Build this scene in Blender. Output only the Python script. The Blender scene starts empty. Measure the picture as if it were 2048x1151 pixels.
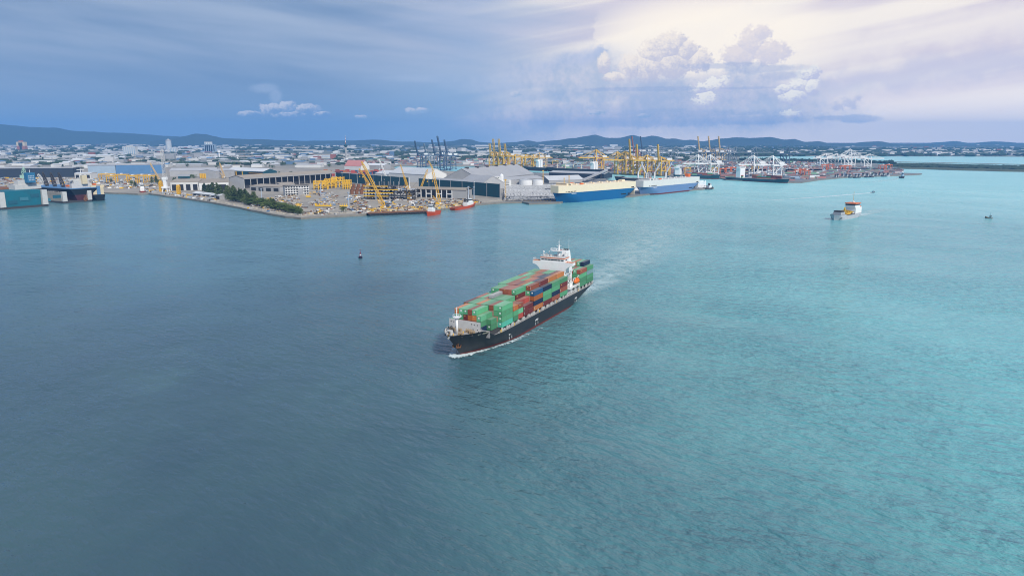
import bpy, bmesh, math, random
from mathutils import Vector, Matrix, noise as mnoise
from mathutils.geometry import tessellate_polygon

SC = bpy.context.scene
COL = SC.collection
PI = math.pi
RND = random.Random(11)

# ------------------------------------------------------------------ camera
CAM_H, FPX, YHOR = 104.0, 1420.0, 275.0
PITCH = math.atan((575.5 - YHOR) / FPX)
cam = bpy.data.cameras.new('camera')
cam.sensor_width = 36.0
cam.lens = 36.0 * FPX / 2048.0
cam.clip_start = 1.0
cam.clip_end = 60000.0
camo = bpy.data.objects.new('camera', cam)
camo.location = (0, 0, CAM_H)
camo.rotation_euler = (PI / 2 - PITCH, 0, 0)
COL.objects.link(camo)
SC.camera = camo

# ------------------------------------------------------------------ view
SC.view_settings.view_transform = 'Standard'
SC.view_settings.look = 'None'
SC.view_settings.gamma = 1.0
SC.view_settings.exposure = 0.0
SC.render.engine = 'CYCLES'
SC.cycles.use_denoising = True
SC.cycles.pixel_filter_type = 'BLACKMAN_HARRIS'
SC.cycles.filter_width = 1.05
SC.cycles.use_adaptive_sampling = True
SC.cycles.adaptive_threshold = 0.01
SC.cycles.adaptive_min_samples = 10
SC.cycles.max_bounces = 4
SC.cycles.diffuse_bounces = 2
SC.cycles.glossy_bounces = 2
SC.cycles.transparent_max_bounces = 8
SC.cycles.volume_bounces = 1
SC.cycles.caustics_reflective = False
SC.cycles.caustics_refractive = False
SC.render.film_transparent = False

# ------------------------------------------------------------------ sun
SUN_AZ, SUN_EL = 150.0, 40.0          # azimuth clockwise from the view direction (+Y)
sd = Vector((math.sin(math.radians(SUN_AZ)) * math.cos(math.radians(SUN_EL)),
             math.cos(math.radians(SUN_AZ)) * math.cos(math.radians(SUN_EL)),
             math.sin(math.radians(SUN_EL))))
sun = bpy.data.lights.new('sun', 'SUN')
sun.energy = 4.0
sun.angle = math.radians(6.0)
sun.color = (1.0, 0.95, 0.87)
suno = bpy.data.objects.new('sun', sun)
suno.rotation_euler = sd.to_track_quat('Z', 'Y').to_euler()
suno.location = (0, 0, 500)
COL.objects.link(suno)


def lin(r, g, b):
    def c(v):
        v /= 255.0
        return v / 12.92 if v <= 0.04045 else ((v + 0.055) / 1.055) ** 2.4
    return (c(r), c(g), c(b), 1.0)


# pixel of the photograph (2048 x 1151) <-> point of the place
def G(px, py, z=0.0):
    u = (px - 1024.0) / FPX
    v = (575.5 - py) / FPX
    dy = math.cos(PITCH) + v * math.sin(PITCH)
    dz = -math.sin(PITCH) + v * math.cos(PITCH)
    k = (z - CAM_H) / dz
    return Vector((u * k, dy * k, z))


def ppm(p):
    """photo pixels per metre at a point"""
    return FPX / (p.y * math.cos(PITCH) - (p.z - CAM_H) * math.sin(PITCH))


def hgt(px, py, ytop, z=0.0):
    p = G(px, py, z)
    return (py - ytop) / ppm(p) / math.cos(PITCH)


def azel(px, py):
    u = (px - 1024.0) / FPX
    v = (575.5 - py) / FPX
    dy = math.cos(PITCH) + v * math.sin(PITCH)
    dz = -math.sin(PITCH) + v * math.cos(PITCH)
    return math.degrees(math.atan2(u, dy)), math.degrees(math.atan2(dz, math.hypot(u, dy)))


# ------------------------------------------------------------------ node expressions
class X:
    tree = None

    def __init__(s, sock):
        s.s = sock

    @staticmethod
    def m(op, a, b=None, c=None, clamp=False):
        n = X.tree.nodes.new('ShaderNodeMath')
        n.operation = op
        n.use_clamp = clamp
        for i, v in enumerate((a, b, c)):
            if v is None:
                continue
            if isinstance(v, X):
                X.tree.links.new(v.s, n.inputs[i])
            else:
                n.inputs[i].default_value = v
        return X(n.outputs[0])

    def __add__(s, o): return X.m('ADD', s, o)
    def __radd__(s, o): return X.m('ADD', o, s)
    def __sub__(s, o): return X.m('SUBTRACT', s, o)
    def __rsub__(s, o): return X.m('SUBTRACT', o, s)
    def __mul__(s, o): return X.m('MULTIPLY', s, o)
    def __rmul__(s, o): return X.m('MULTIPLY', o, s)
    def __truediv__(s, o): return X.m('DIVIDE', s, o)


def smooth(x, a, b, lo=0.0, hi=1.0):
    n = X.tree.nodes.new('ShaderNodeMapRange')
    n.interpolation_type = 'SMOOTHSTEP'
    n.inputs['From Min'].default_value = a
    n.inputs['From Max'].default_value = b
    n.inputs['To Min'].default_value = lo
    n.inputs['To Max'].default_value = hi
    X.tree.links.new(x.s, n.inputs['Value'])
    return X(n.outputs[0])


def vec(x, y, z):
    n = X.tree.nodes.new('ShaderNodeCombineXYZ')
    for i, v in enumerate((x, y, z)):
        if isinstance(v, X):
            X.tree.links.new(v.s, n.inputs[i])
        else:
            n.inputs[i].default_value = v
    return X(n.outputs[0])


def nz(v, scale, detail=4.0, rough=0.55, dist=0.0):
    n = X.tree.nodes.new('ShaderNodeTexNoise')
    n.inputs['Scale'].default_value = scale
    n.inputs['Detail'].default_value = detail
    n.inputs['Roughness'].default_value = rough
    n.inputs['Distortion'].default_value = dist
    if v is not None:
        X.tree.links.new(v.s, n.inputs['Vector'])
    return X(n.outputs[0])


def mixc(f, a, b, mode='MIX'):
    n = X.tree.nodes.new('ShaderNodeMix')
    n.data_type = 'RGBA'
    n.blend_type = mode
    for sock, v in ((n.inputs[0], f), (n.inputs[6], a), (n.inputs[7], b)):
        if isinstance(v, X):
            X.tree.links.new(v.s, sock)
        else:
            sock.default_value = v
    return X(n.outputs[2])


def sep(v):
    n = X.tree.nodes.new('ShaderNodeSeparateXYZ')
    X.tree.links.new(v.s, n.inputs[0])
    return X(n.outputs[0]), X(n.outputs[1]), X(n.outputs[2])


# ------------------------------------------------------------------ world: sky with clouds
W = bpy.data.worlds.new('World')
SC.world = W
W.use_nodes = True
W.cycles.sampling_method = 'NONE'
wt = W.node_tree
wt.nodes.clear()
X.tree = wt
tc = wt.nodes.new('ShaderNodeTexCoord')
D = X(tc.outputs['Generated'])
dx, dy, dz = sep(D)
AZ = X.m('ARCTAN2', dx, dy) * 57.29578
EL = X.m('ARCSINE', dz) * 57.29578
sky = wt.nodes.new('ShaderNodeTexSky')
sky.sky_type = 'NISHITA'
sky.sun_disc = False
sky.sun_elevation = math.radians(SUN_EL)
sky.sun_rotation = math.radians(SUN_AZ)
sky.air_density = 1.2
sky.dust_density = 1.5
nish = mixc(1.0, X(sky.outputs[0]), (0.10, 0.10, 0.10, 1), 'MULTIPLY')

# storm-blue cloud cover on the left passing into bright cream cloud on the right (seamless round the compass)
c40 = math.radians(40)
side = dx * math.sin(c40) + dy * math.cos(c40)
streak = nz(vec(AZ * 0.045, EL * 0.42 + AZ * 0.05, 0.7), 1.0, 4, 0.52, 0.35)
band = nz(vec(AZ * 0.035, EL * 0.55 - AZ * 0.085, 9.2), 1.0, 4, 0.5, 0.25)
right = smooth(side + (band - 0.5) * 0.12, 0.50, 0.955)
elf = smooth(EL, 0.5, 9.5)
st = smooth(streak, 0.26, 0.76)
left_c = mixc(elf, lin(126, 158, 196), mixc(st, lin(130, 156, 192), lin(176, 191, 214)))
left_c = mixc(smooth(EL, 2.0, 4.5) * 0.45, left_c, mixc(st, lin(114, 147, 188), lin(150, 173, 205)))
mid_c = mixc(smooth(EL, 3.0, 8.0), lin(152, 180, 212), mixc(st, lin(160, 181, 213), lin(204, 207, 224)))
c1 = mixc(smooth(right, 0.0, 0.55), left_c, mid_c)
# right: pale cream and lilac fibrous bands climbing to the right
right_c = mixc(smooth(band, 0.38, 0.60), lin(224, 215, 225), lin(255, 246, 236))
right_c = mixc(smooth(EL, 5.0, 1.2) * 0.9, right_c, (1.16, 1.02, 0.92, 1))
wide = mixc(smooth(right, 0.45, 0.95), c1, right_c)
# up high the cover thins to broken cloud
elh = smooth(EL, 12.0, 60.0)
hi_n = nz(vec(dx, dy, dz * 1.6), 2.2, 4, 0.6)
hi_c = mixc(smooth(hi_n, 0.38, 0.62), nish, mixc(right, lin(150, 172, 205), lin(228, 226, 230)))
open_sky = mixc(elh * 0.75, wide, hi_c)
open_sky = mixc(smooth(EL, -0.5, -8.0), open_sky, lin(120, 140, 160))

# the cloud field over the bay: low in the sky ahead
CN1 = nz(vec(AZ, EL, 1.7), 0.42, 4, 0.6)
CN2 = nz(vec(AZ, EL, 9.0), 1.9, 5, 0.66)
CN3 = nz(vec(AZ, EL * 1.2, 4.0), 5.5, 3, 0.6)
NB = (CN1 - 0.5)
NF = (CN2 - 0.5) * 1.0 + (CN3 - 0.5) * 0.45


def line_band(x0, y0, x1, y1, w, soft):
    a0, e0 = azel(x0, y0)
    a1, e1 = azel(x1, y1)
    k = (e1 - e0) / (a1 - a0)
    d = EL - (AZ * k + (e0 - k * a0)) + NB * (soft * 2.2)
    return smooth(X.m('ABSOLUTE', d), w + soft, w * 0.3)


kr = smooth(right, 0.45, 0.95)
c2 = mixc(line_band(1600, 178, 2048, 122, 0.35, 1.1) * kr * 0.7, wide, lin(208, 206, 226))
c2 = mixc(line_band(1480, 40, 1700, -20, 0.25, 0.9) * smooth(AZ, 22.0, 15.0) * kr * 0.8, c2, lin(172, 190, 228))
c2 = mixc(line_band(1600, 110, 2048, 30, 0.6, 1.3) * kr * 0.7, c2, lin(252, 243, 236))


def lobe(x, y, rx, ry):
    a, e = azel(x, y)
    a1, e1 = azel(x + rx, y - ry)
    u = X.m('MULTIPLY_ADD', AZ, 1 / (a1 - a), -a / (a1 - a))
    v = X.m('MULTIPLY_ADD', EL, 1 / (e1 - e), -e / (e1 - e))
    return u, v, X.m('MULTIPLY_ADD', v, v, u * u)


gl = lobe(1410, 80, 330, 140)[2]
ge = azel(1195, 90)[0]
gl_edge = smooth(AZ + NB * 4.0 + (CN2 - 0.5) * 1.6, ge - 0.2, ge + 0.3)
c2 = mixc(smooth(gl, 1.0, 0.1) * gl_edge * 0.95, c2, (1.10, 1.0, 0.86, 1))


def puffs(c, lobes, light, dark, w, sharp=0.12, amount=1.0, lo=-0.6, hi=0.7, rag=1.1):
    """rounded cloud heads, each lit from above left and crumpled at the edge; bases dissolve"""
    best = None
    for L in lobes:
        u, v, q = lobe(*L)
        t_ = v * 0.8 - u * 0.3
        if best is None:
            best, sh = q, t_
        else:
            k = X.m('LESS_THAN', q, best)
            sh = X.m('MULTIPLY_ADD', k, t_ - sh, sh)
            best = X.m('MINIMUM', best, q)
    d = X.m('SQRT', best) + NB * (w * 1.8) + NF * (w * 4.2)
    m = smooth(d, 1.0 + sharp, 1.0 - sharp) * amount
    f = smooth(sh + NF * (rag * 2.3) + NB * rag * 1.4, lo, hi)
    return mixc(m, c, mixc(f, dark, light))


def mass(c, lobes, ca, cb, w, sharp, amount):
    best = None
    for L in lobes:
        q = lobe(*L)[2]
        best = q if best is None else X.m('MINIMUM', best, q)
    d = X.m('SQRT', best) + NB * (w * 1.5) + NF * (w * 0.4)
    return mixc(smooth(d, 1.0 + sharp, 1.0 - sharp) * amount, c, mixc(smooth(CN1 * 0.6 + CN2 * 0.4, 0.38, 0.62), ca, cb))


c2 = mass(c2, [(1180, 170, 190, 55), (1400, 205, 240, 60), (1560, 215, 110, 45), (1150, 235, 200, 40)], lin(168, 187, 216), lin(206, 207, 224), 0.9, 0.55, 0.75)
c2 = puffs(c2, [(1500, 88, 30, 34), (1522, 66, 22, 18), (1478, 112, 40, 26), (1540, 108, 44, 26)], lin(234, 224, 226), lin(212, 208, 224), 0.4, 0.24, 0.8)
c2 = puffs(c2, [(1338, 96, 40, 34), (1308, 110, 34, 32), (1372, 104, 28, 24), (1300, 134, 40, 32), (1345, 128, 44, 32), (1398, 122, 30, 24), (1262, 134, 26, 28), (1208, 128, 13, 20), (1232, 154, 26, 10)],
           lin(254, 243, 231), lin(208, 206, 221), 0.34, 0.17, 0.97, -0.7, 0.8)
c2 = mass(c2, [(1330, 185, 110, 26), (1480, 170, 120, 34)], lin(182, 194, 220), lin(212, 211, 226), 0.7, 0.45, 0.65)
c2 = puffs(c2, [(1432, 168, 30, 17), (1405, 176, 22, 14), (1412, 198, 26, 20), (1608, 150, 22, 18), (1626, 144, 16, 18), (1596, 168, 28, 20), (1622, 174, 18, 18), (1586, 192, 30, 18), (1568, 178, 20, 14), (1584, 228, 20, 8)],
           lin(255, 250, 240), lin(205, 205, 226), 0.62, 0.16, 0.95, -0.6, 0.4)
c2 = puffs(c2, [(1680, 206, 22, 13), (1702, 200, 18, 13)], lin(248, 238, 234), lin(208, 207, 226), 0.9, 0.3, 0.75)
c2 = mass(c2, [(1450, 132, 85, 10), (1530, 138, 90, 12), (1560, 152, 50, 14), (1500, 176, 60, 4), (1300, 178, 130, 6), (1350, 228, 170, 11), (1480, 240, 160, 10), (1240, 243, 180, 13),
               (1715, 238, 48, 8), (1660, 236, 40, 5)], lin(168, 184, 216), lin(186, 194, 221), 1.1, 0.36, 0.62)
c2 = mass(c2, [(900, 158, 140, 8), (1000, 172, 110, 10), (1060, 190, 90, 12), (530, 176, 24, 8), (552, 192, 10, 14)], lin(165, 186, 216), lin(180, 196, 222), 1.0, 0.5, 0.5)
c2 = puffs(c2, [(500, 228, 26, 6), (545, 221, 26, 14), (640, 229, 22, 7), (575, 217, 20, 15), (615, 222, 30, 13), (590, 229, 66, 8)], lin(216, 218, 228), lin(126, 158, 200), 0.26, 0.12, 0.92, -0.5, 0.9)
c2 = puffs(c2, [(822, 221, 13, 6), (842, 220, 13, 6), (1030, 189, 11, 6), (722, 233, 14, 3), (1285, 232, 12, 4), (1190, 225, 20, 5)], lin(216, 217, 229), lin(160, 185, 215), 0.5, 0.25, 0.85)
ahead = smooth(EL, 15.0, 11.0) * smooth(dy, 0.55, 0.72)
c3 = mixc(ahead, open_sky, c2)


def background(c):
    n = wt.nodes.new('ShaderNodeBackground')
    wt.links.new(c.s, n.inputs['Color'])
    return n


mxs = wt.nodes.new('ShaderNodeMixShader')     # the detailed field is only evaluated where it lies
wt.links.new(X.m('GREATER_THAN', ahead, 0.0005).s, mxs.inputs[0])
wt.links.new(background(open_sky).outputs[0], mxs.inputs[1])
wt.links.new(background(c3).outputs[0], mxs.inputs[2])
wo = wt.nodes.new('ShaderNodeOutputWorld')
wt.links.new(mxs.outputs[0], wo.inputs['Surface'])

# ------------------------------------------------------------------ materials
MATS = {}


def mat(name, col, rough=0.75, metal=0.0, var=0.0, bump=0.0, scale=0.2, spec=0.3, stain=0.0):
    """procedural paint / concrete / roofing: base colour with noise wear, per-object variation"""
    if name in MATS:
        return MATS[name]
    m = bpy.data.materials.new(name)
    m.use_nodes = True
    t = m.node_tree
    X.tree = t
    bs = t.nodes['Principled BSDF']
    bs.inputs['Roughness'].default_value = rough
    bs.inputs['Metallic'].default_value = metal
    bs.inputs['Specular IOR Level'].default_value = spec
    c = col if len(col) == 4 else tuple(col) + (1,)
    cc = None
    tcn = t.nodes.new('ShaderNodeTexCoord')
    ob = X(tcn.outputs['Object'])
    if stain > 0:
        n = nz(ob, scale, 6, 0.65)
        f = smooth(n, 0.35, 0.75) * stain
        cc = mixc(f, c, tuple(v * 0.55 + 0.02 for v in c[:3]) + (1,))
    if var > 0:
        oi = t.nodes.new('ShaderNodeObjectInfo')
        r = X(oi.outputs['Random'])
        k = 1.0 - var + r * (2 * var)
        kk = vec(k, k, k)
        cc = mixc(1.0, cc if cc else c, kk, 'MULTIPLY')
    if cc:
        t.links.new(cc.s, bs.inputs['Base Color'])
    else:
        n = nz(ob, scale, 4, 0.6)
        cc = mixc(smooth(n, 0.3, 0.7) * 0.18, c, tuple(v * 0.6 for v in c[:3]) + (1,))
        t.links.new(cc.s, bs.inputs['Base Color'])
    if bump > 0:
        b = t.nodes.new('ShaderNodeBump')
        b.inputs['Strength'].default_value = bump
        b.inputs['Distance'].default_value = 0.05
        n = nz(ob, scale * 8, 3, 0.6)
        t.links.new(n.s, b.inputs['Height'])
        t.links.new(b.outputs[0], bs.inputs['Normal'])
    MATS[name] = m
    return m


# ------------------------------------------------------------------ mesh building
class MB:
    def __init__(s):
        s.v, s.f, s.mi = [], [], []

    def face(s, pts, mi=0):
        b = len(s.v)
        s.v.extend([tuple(p) for p in pts])
        s.f.append(tuple(range(b, b + len(pts))))
        s.mi.append(mi)
        return s

    def hexa(s, p, mi=0, bottom=True):
        """p: 8 points, 0-3 lower ring (ccw from above), 4-7 upper ring"""
        b = len(s.v)
        s.v.extend([tuple(q) for q in p])
        fs = [(4, 5, 6, 7), (0, 1, 5, 4), (1, 2, 6, 5), (2, 3, 7, 6), (3, 0, 4, 7)]
        if bottom:
            fs.append((3, 2, 1, 0))
        for f in fs:
            s.f.append(tuple(b + i for i in f))
            s.mi.append(mi)
        return s

    def box(s, x0, x1, y0, y1, z0, z1, mi=0, bottom=True):
        return s.hexa([(x0, y0, z0), (x1, y0, z0), (x1, y1, z0), (x0, y1, z0),
                       (x0, y0, z1), (x1, y0, z1), (x1, y1, z1), (x0, y1, z1)], mi, bottom)

    def bar(s, a, b, w, h=None, mi=0):
        a, b = Vector(a), Vector(b)
        d = b - a
        if d.length < 1e-6:
            return s
        h = h or w
        up = Vector((0, 0, 1)) if abs(d.normalized().z) < 0.97 else Vector((1, 0, 0))
        u = d.cross(up).normalized() * (w / 2)
        n = u.cross(d).normalized() * (h / 2)
        return s.hexa([a - u - n, a + u - n, b + u - n, b - u - n, a - u + n, a + u + n, b + u + n, b - u + n], mi)

    def cyl(s, a, b, r0, r1=None, n=10, mi=0, cap=True):
        a, b = Vector(a), Vector(b)
        r1 = r0 if r1 is None else r1
        d = (b - a).normalized()
        up = Vector((0, 0, 1)) if abs(d.z) < 0.97 else Vector((1, 0, 0))
        u = d.cross(up).normalized()
        w = d.cross(u).normalized()
        i0 = len(s.v)
        for k in range(n):
            c = math.cos(2 * PI * k / n)
            q = math.sin(2 * PI * k / n)
            s.v.append(tuple(a + (u * c + w * q) * r0))
        for k in range(n):
            c = math.cos(2 * PI * k / n)
            q = math.sin(2 * PI * k / n)
            s.v.append(tuple(b + (u * c + w * q) * r1))
        for k in range(n):
            j = (k + 1) % n
            s.f.append((i0 + k, i0 + j, i0 + n + j, i0 + n + k))
            s.mi.append(mi)
        if cap:
            s.f.append(tuple(i0 + n + k for k in range(n)))
            s.mi.append(mi)
            s.f.append(tuple(i0 + n - 1 - k for k in range(n)))
            s.mi.append(mi)
        return s

    def lathe(s, prof, n=12, mi=0, c=(0, 0)):
        i0 = len(s.v)
        for (r, z) in prof:
            for k in range(n):
                a = 2 * PI * k / n
                s.v.append((c[0] + r * math.cos(a), c[1] + r * math.sin(a), z))
        for j in range(len(prof) - 1):
            for k in range(n):
                q = (k + 1) % n
                s.f.append((i0 + j * n + k, i0 + j * n + q, i0 + (j + 1) * n + q, i0 + (j + 1) * n + k))
                s.mi.append(mi)
        s.f.append(tuple(i0 + (len(prof) - 1) * n + k for k in range(n)))
        s.mi.append(mi)
        return s

    def prism(s, poly, z0, z1, mi=0):
        """poly ccw list of (x, y)"""
        n = len(poly)
        i0 = len(s.v)
        s.v.extend([(x, y, z0) for x, y in poly] + [(x, y, z1) for x, y in poly])
        s.f.append(tuple(i0 + n + k for k in range(n)))
        s.mi.append(mi)
        for k in range(n):
            j = (k + 1) % n
            s.f.append((i0 + k, i0 + j, i0 + n + j, i0 + n + k))
            s.mi.append(mi)
        return s

    def extr(s, poly, axis, a0, a1, mi=0):
        """profile poly in the (other, z) plane swept along axis 'x' or 'y' with end caps"""
        n = len(poly)
        i0 = len(s.v)
        for a in (a0, a1):
            for (p, z) in poly:
                s.v.append((a, p, z) if axis == 'x' else (p, a, z))
        for k in range(n):
            j = (k + 1) % n
            s.f.append((i0 + k, i0 + j, i0 + n + j, i0 + n + k))
            s.mi.append(mi)
        s.f.append(tuple(i0 + k for k in range(n)))
        s.mi.append(mi)
        s.f.append(tuple(i0 + n + n - 1 - k for k in range(n)))
        s.mi.append(mi)
        return s

    def lattice(s, a, b, w0, w1, n, t, mi=0):
        """four-chord lattice boom from a to b"""
        a, b = Vector(a), Vector(b)
        d = (b - a)
        up = Vector((0, 0, 1)) if abs(d.normalized().z) < 0.97 else Vector((1, 0, 0))
        u = d.cross(up).normalized()
        w = u.cross(d).normalized()
        ring = []
        for i in range(n + 1):
            f = i / n
            k = w0 + (w1 - w0) * f
            if f < 0.08 or f > 0.94:
                k *= 0.55
            c = a + d * f
            ring.append([c + u * k / 2 + w * k / 2, c - u * k / 2 + w * k / 2, c - u * k / 2 - w * k / 2, c + u * k / 2 - w * k / 2])
        for i in range(n):
            for q in range(4):
                s.bar(ring[i][q], ring[i + 1][q], t, t, mi)
                s.bar(ring[i][q], ring[i + 1][(q + 1) % 4], t * 0.7, t * 0.7, mi)
        return s

    def mesh(s, name, mats):
        me = bpy.data.meshes.new(name)
        me.from_pydata(s.v, [], s.f)
        for m in (mats if isinstance(mats, (list, tuple)) else [mats]):
            me.materials.append(m)
        if any(s.mi):
            me.polygons.foreach_set('material_index', s.mi)
        return me

    def build(s, name, mats, parent=None, smooth_=False, recalc=True):
        me = s.mesh(name, mats)
        if recalc:
            bm = bmesh.new()
            bm.from_mesh(me)
            bmesh.ops.recalc_face_normals(bm, faces=bm.faces[:])
            bm.to_mesh(me)
            bm.free()
        if smooth_:
            me.polygons.foreach_set('use_smooth', [True] * len(me.polygons))
        return obj(name, me, parent)


def obj(name, me, parent=None):
    o = bpy.data.objects.new(name, me)
    COL.objects.link(o)
    if parent is not None:
        o.parent = parent
    return o


def tag(o, label, cat, group=None):
    o['label'] = label
    o['category'] = cat
    if group:
        o['group'] = group
    return o


def thing(name, label, cat, loc=(0, 0, 0), rz=0.0, group=None, scale=None):
    o = bpy.data.objects.new(name, None)
    o.empty_display_size = 0.5
    COL.objects.link(o)
    o.location = loc
    o.rotation_euler = (0, 0, rz)
    if scale:
        o.scale = scale
    return tag(o, label, cat, group)


def struct(o):
    o['kind'] = 'structure'
    return o


def stuff(o, label=None, cat=None):
    o['kind'] = 'stuff'
    if label:
        o['label'] = label
        o['category'] = cat
    return o


def dup(root, loc, rz, label=None, group=None, scale=None):
    r = root.copy()
    COL.objects.link(r)
    r.location = loc
    r.rotation_euler = (0, 0, rz)
    if scale:
        r.scale = scale
    if label:
        r['label'] = label
    if group:
        r['group'] = group
    for ch in list(root.children):
        c = ch.copy()
        COL.objects.link(c)
        c.parent = r
        for g in ch.children:
            q = g.copy()
            COL.objects.link(q)
            q.parent = c
    return r


ORD = ['first', 'second', 'third', 'fourth', 'fifth', 'sixth', 'seventh', 'eighth', 'ninth', 'tenth', 'eleventh', 'twelfth']
# ================================================================== WATER
def water_material():
    m = bpy.data.materials.new('sea_water')
    m.use_nodes = True
    t = m.node_tree
    X.tree = t
    bs = t.nodes['Principled BSDF']
    geo = t.nodes.new('ShaderNodeNewGeometry')
    P = X(geo.outputs['Position'])
    x, y, z = sep(P)
    big = nz(P, 0.0045, 4, 0.6)
    mid = nz(vec(x, y * 0.6, 0.0), 0.016, 4, 0.6)
    # slate to turquoise towards +X and outward: sky reflection painted into the water tint
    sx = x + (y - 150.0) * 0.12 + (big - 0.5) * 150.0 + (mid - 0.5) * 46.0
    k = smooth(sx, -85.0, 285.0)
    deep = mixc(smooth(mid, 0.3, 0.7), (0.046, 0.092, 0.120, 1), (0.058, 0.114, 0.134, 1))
    turq = mixc(smooth(mid, 0.3, 0.7), (0.128, 0.425, 0.455, 1), (0.155, 0.475, 0.495, 1))
    col = mixc(k, deep, turq)
    # paler with distance: grazing sky reflection painted into the base colour
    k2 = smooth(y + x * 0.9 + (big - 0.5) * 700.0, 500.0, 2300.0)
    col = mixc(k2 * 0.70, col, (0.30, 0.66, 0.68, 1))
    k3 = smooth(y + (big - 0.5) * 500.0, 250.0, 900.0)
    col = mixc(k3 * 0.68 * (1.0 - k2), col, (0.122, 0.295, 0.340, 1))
    # greenish silt clouds
    silt = smooth(nz(P, 0.011, 5, 0.65, 0.6), 0.56, 0.74)
    col = mixc(silt * 0.30 * (1.0 - k2), col, (0.10, 0.20, 0.19, 1))
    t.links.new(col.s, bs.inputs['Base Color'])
    bs.inputs['IOR'].default_value = 1.333
    bs.inputs['Specular IOR Level'].default_value = 0.5
    # roughness rises with distance: unresolved wavelets
    rg = smooth(y, 100.0, 1800.0, 0.10, 0.30)
    t.links.new(rg.s, bs.inputs['Roughness'])
    ca, sa = math.cos(math.radians(-40)), math.sin(math.radians(-40))
    u = x * ca + y * sa
    v = y * ca - x * sa
    w1 = nz(vec(u * 0.75, v * 1.9, 0.0), 0.115, 3, 0.55, 0.0)
    w2 = nz(vec(u, v * 1.5, 4.0), 0.30, 3, 0.58, 0.0)
    w3 = nz(vec(x, y * 1.2, 9.0), 0.022, 3, 0.5)
    gust = smooth(nz(vec(u * 0.35, v, 7.0), 0.012, 4, 0.6, 0.5), 0.34, 0.66, 0.55, 1.30)
    amp = 0.28 + smooth(x + (big - 0.5) * 120.0, -60.0, 120.0) * 0.72
    h = (w1 * 4.2 + w2 * 1.4) * amp * gust + w3 * 2.2
    b = t.nodes.new('ShaderNodeBump')
    b.inputs['Strength'].default_value = 0.85
    b.inputs['Distance'].default_value = 1.0
    t.links.new(h.s, b.inputs['Height'])
    t.links.new(b.outputs[0], bs.inputs['Normal'])
    return m


me = bpy.data.meshes.new('water')
me.from_pydata([(-14000, -700, 0), (14000, -700, 0), (14000, 14500, 0), (-14000, 14500, 0)], [], [(0, 1, 2, 3)])
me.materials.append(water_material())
struct(obj('water', me))


# ================================================================== LAND
def ground_material():
    m = bpy.data.materials.new('port_ground')
    m.use_nodes = True
    t = m.node_tree
    X.tree = t
    bs = t.nodes['Principled BSDF']
    bs.inputs['Roughness'].default_value = 0.9
    geo = t.nodes.new('ShaderNodeNewGeometry')
    P = X(geo.outputs['Position'])
    x, y, z = sep(P)
    a = nz(P, 0.012, 6, 0.6)
    b_ = nz(P, 0.05, 5, 0.6)
    c = nz(vec(x * 0.6, y, 0.0), 0.0024, 5, 0.6)
    yard = mixc(smooth(a, 0.35, 0.65), (0.36, 0.32, 0.26, 1), (0.27, 0.245, 0.21, 1))
    yard = mixc(smooth(b_, 0.52, 0.72) * 0.55, yard, (0.14, 0.12, 0.10, 1))
    paved = mixc(smooth(a, 0.35, 0.65), (0.22, 0.22, 0.21, 1), (0.13, 0.135, 0.14, 1))
    town = mixc(smooth(c, 0.42, 0.58), (0.060, 0.085, 0.050, 1), (0.27, 0.26, 0.23, 1))
    col = mixc(smooth(x + (a - 0.5) * 60.0, -60.0, 40.0), yard, paved)
    col = mixc(smooth(y + (a - 0.5) * 300.0, 2300.0, 3100.0), col, town)
    col = mixc(smooth(y, 6000.0, 8500.0) * 0.9, col, mixc(smooth(c, 0.5, 0.66), (0.040, 0.065, 0.040, 1), (0.12, 0.12, 0.09, 1)))
    t.links.new(col.s, bs.inputs['Base Color'])
    return m


M_ground = ground_material()
M_quay = mat('quay_concrete', (0.24, 0.22, 0.19), 0.9, stain=0.7, scale=0.15)
M_green = mat('scrub_ground', (0.075, 0.095, 0.045), 0.95, stain=0.6, scale=0.02)
LZ = 2.6


def land(name, pts, z, m, wall=None, extra=None):
    """sheet of land with a vertical quay face down to the sea bed"""
    poly = [Vector((p[0], p[1], z)) for p in pts]
    if extra:
        poly += extra
    tris = tessellate_polygon([poly])
    v = [tuple(p) for p in poly]
    f = []
    for t_ in tris:
        a, b, c = (poly[i] for i in t_)
        f.append(t_ if (b - a).cross(c - a).z > 0 else t_[::-1])
    n = len(poly)
    v += [(p.x, p.y, -0.9) for p in poly]
    f = [tuple(q) for q in f]
    nt = len(f)
    for i in range(n):
        j = (i + 1) % n
        f.append((i, j, n + j, n + i))
    me = bpy.data.meshes.new(name)
    me.from_pydata(v, [], f)
    me.materials.append(m)
    me.materials.append(wall or M_quay)
    for i, p in enumerate(me.polygons):
        if i >= nt:
            p.material_index = 1
    return struct(obj(name, me))


def jag(pts, amp, n=3):
    """break straight shore lines into small uneven steps"""
    out = []
    r = random.Random(5)
    for i in range(len(pts) - 1):
        a, b = pts[i], pts[i + 1]
        for k in range(n):
            f = k / n
            p = a.lerp(b, f)
            if k:
                p = p + Vector((r.uniform(-amp, amp), r.uniform(-amp, amp), 0))
            out.append(p)
    out.append(pts[-1])
    return out


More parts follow.
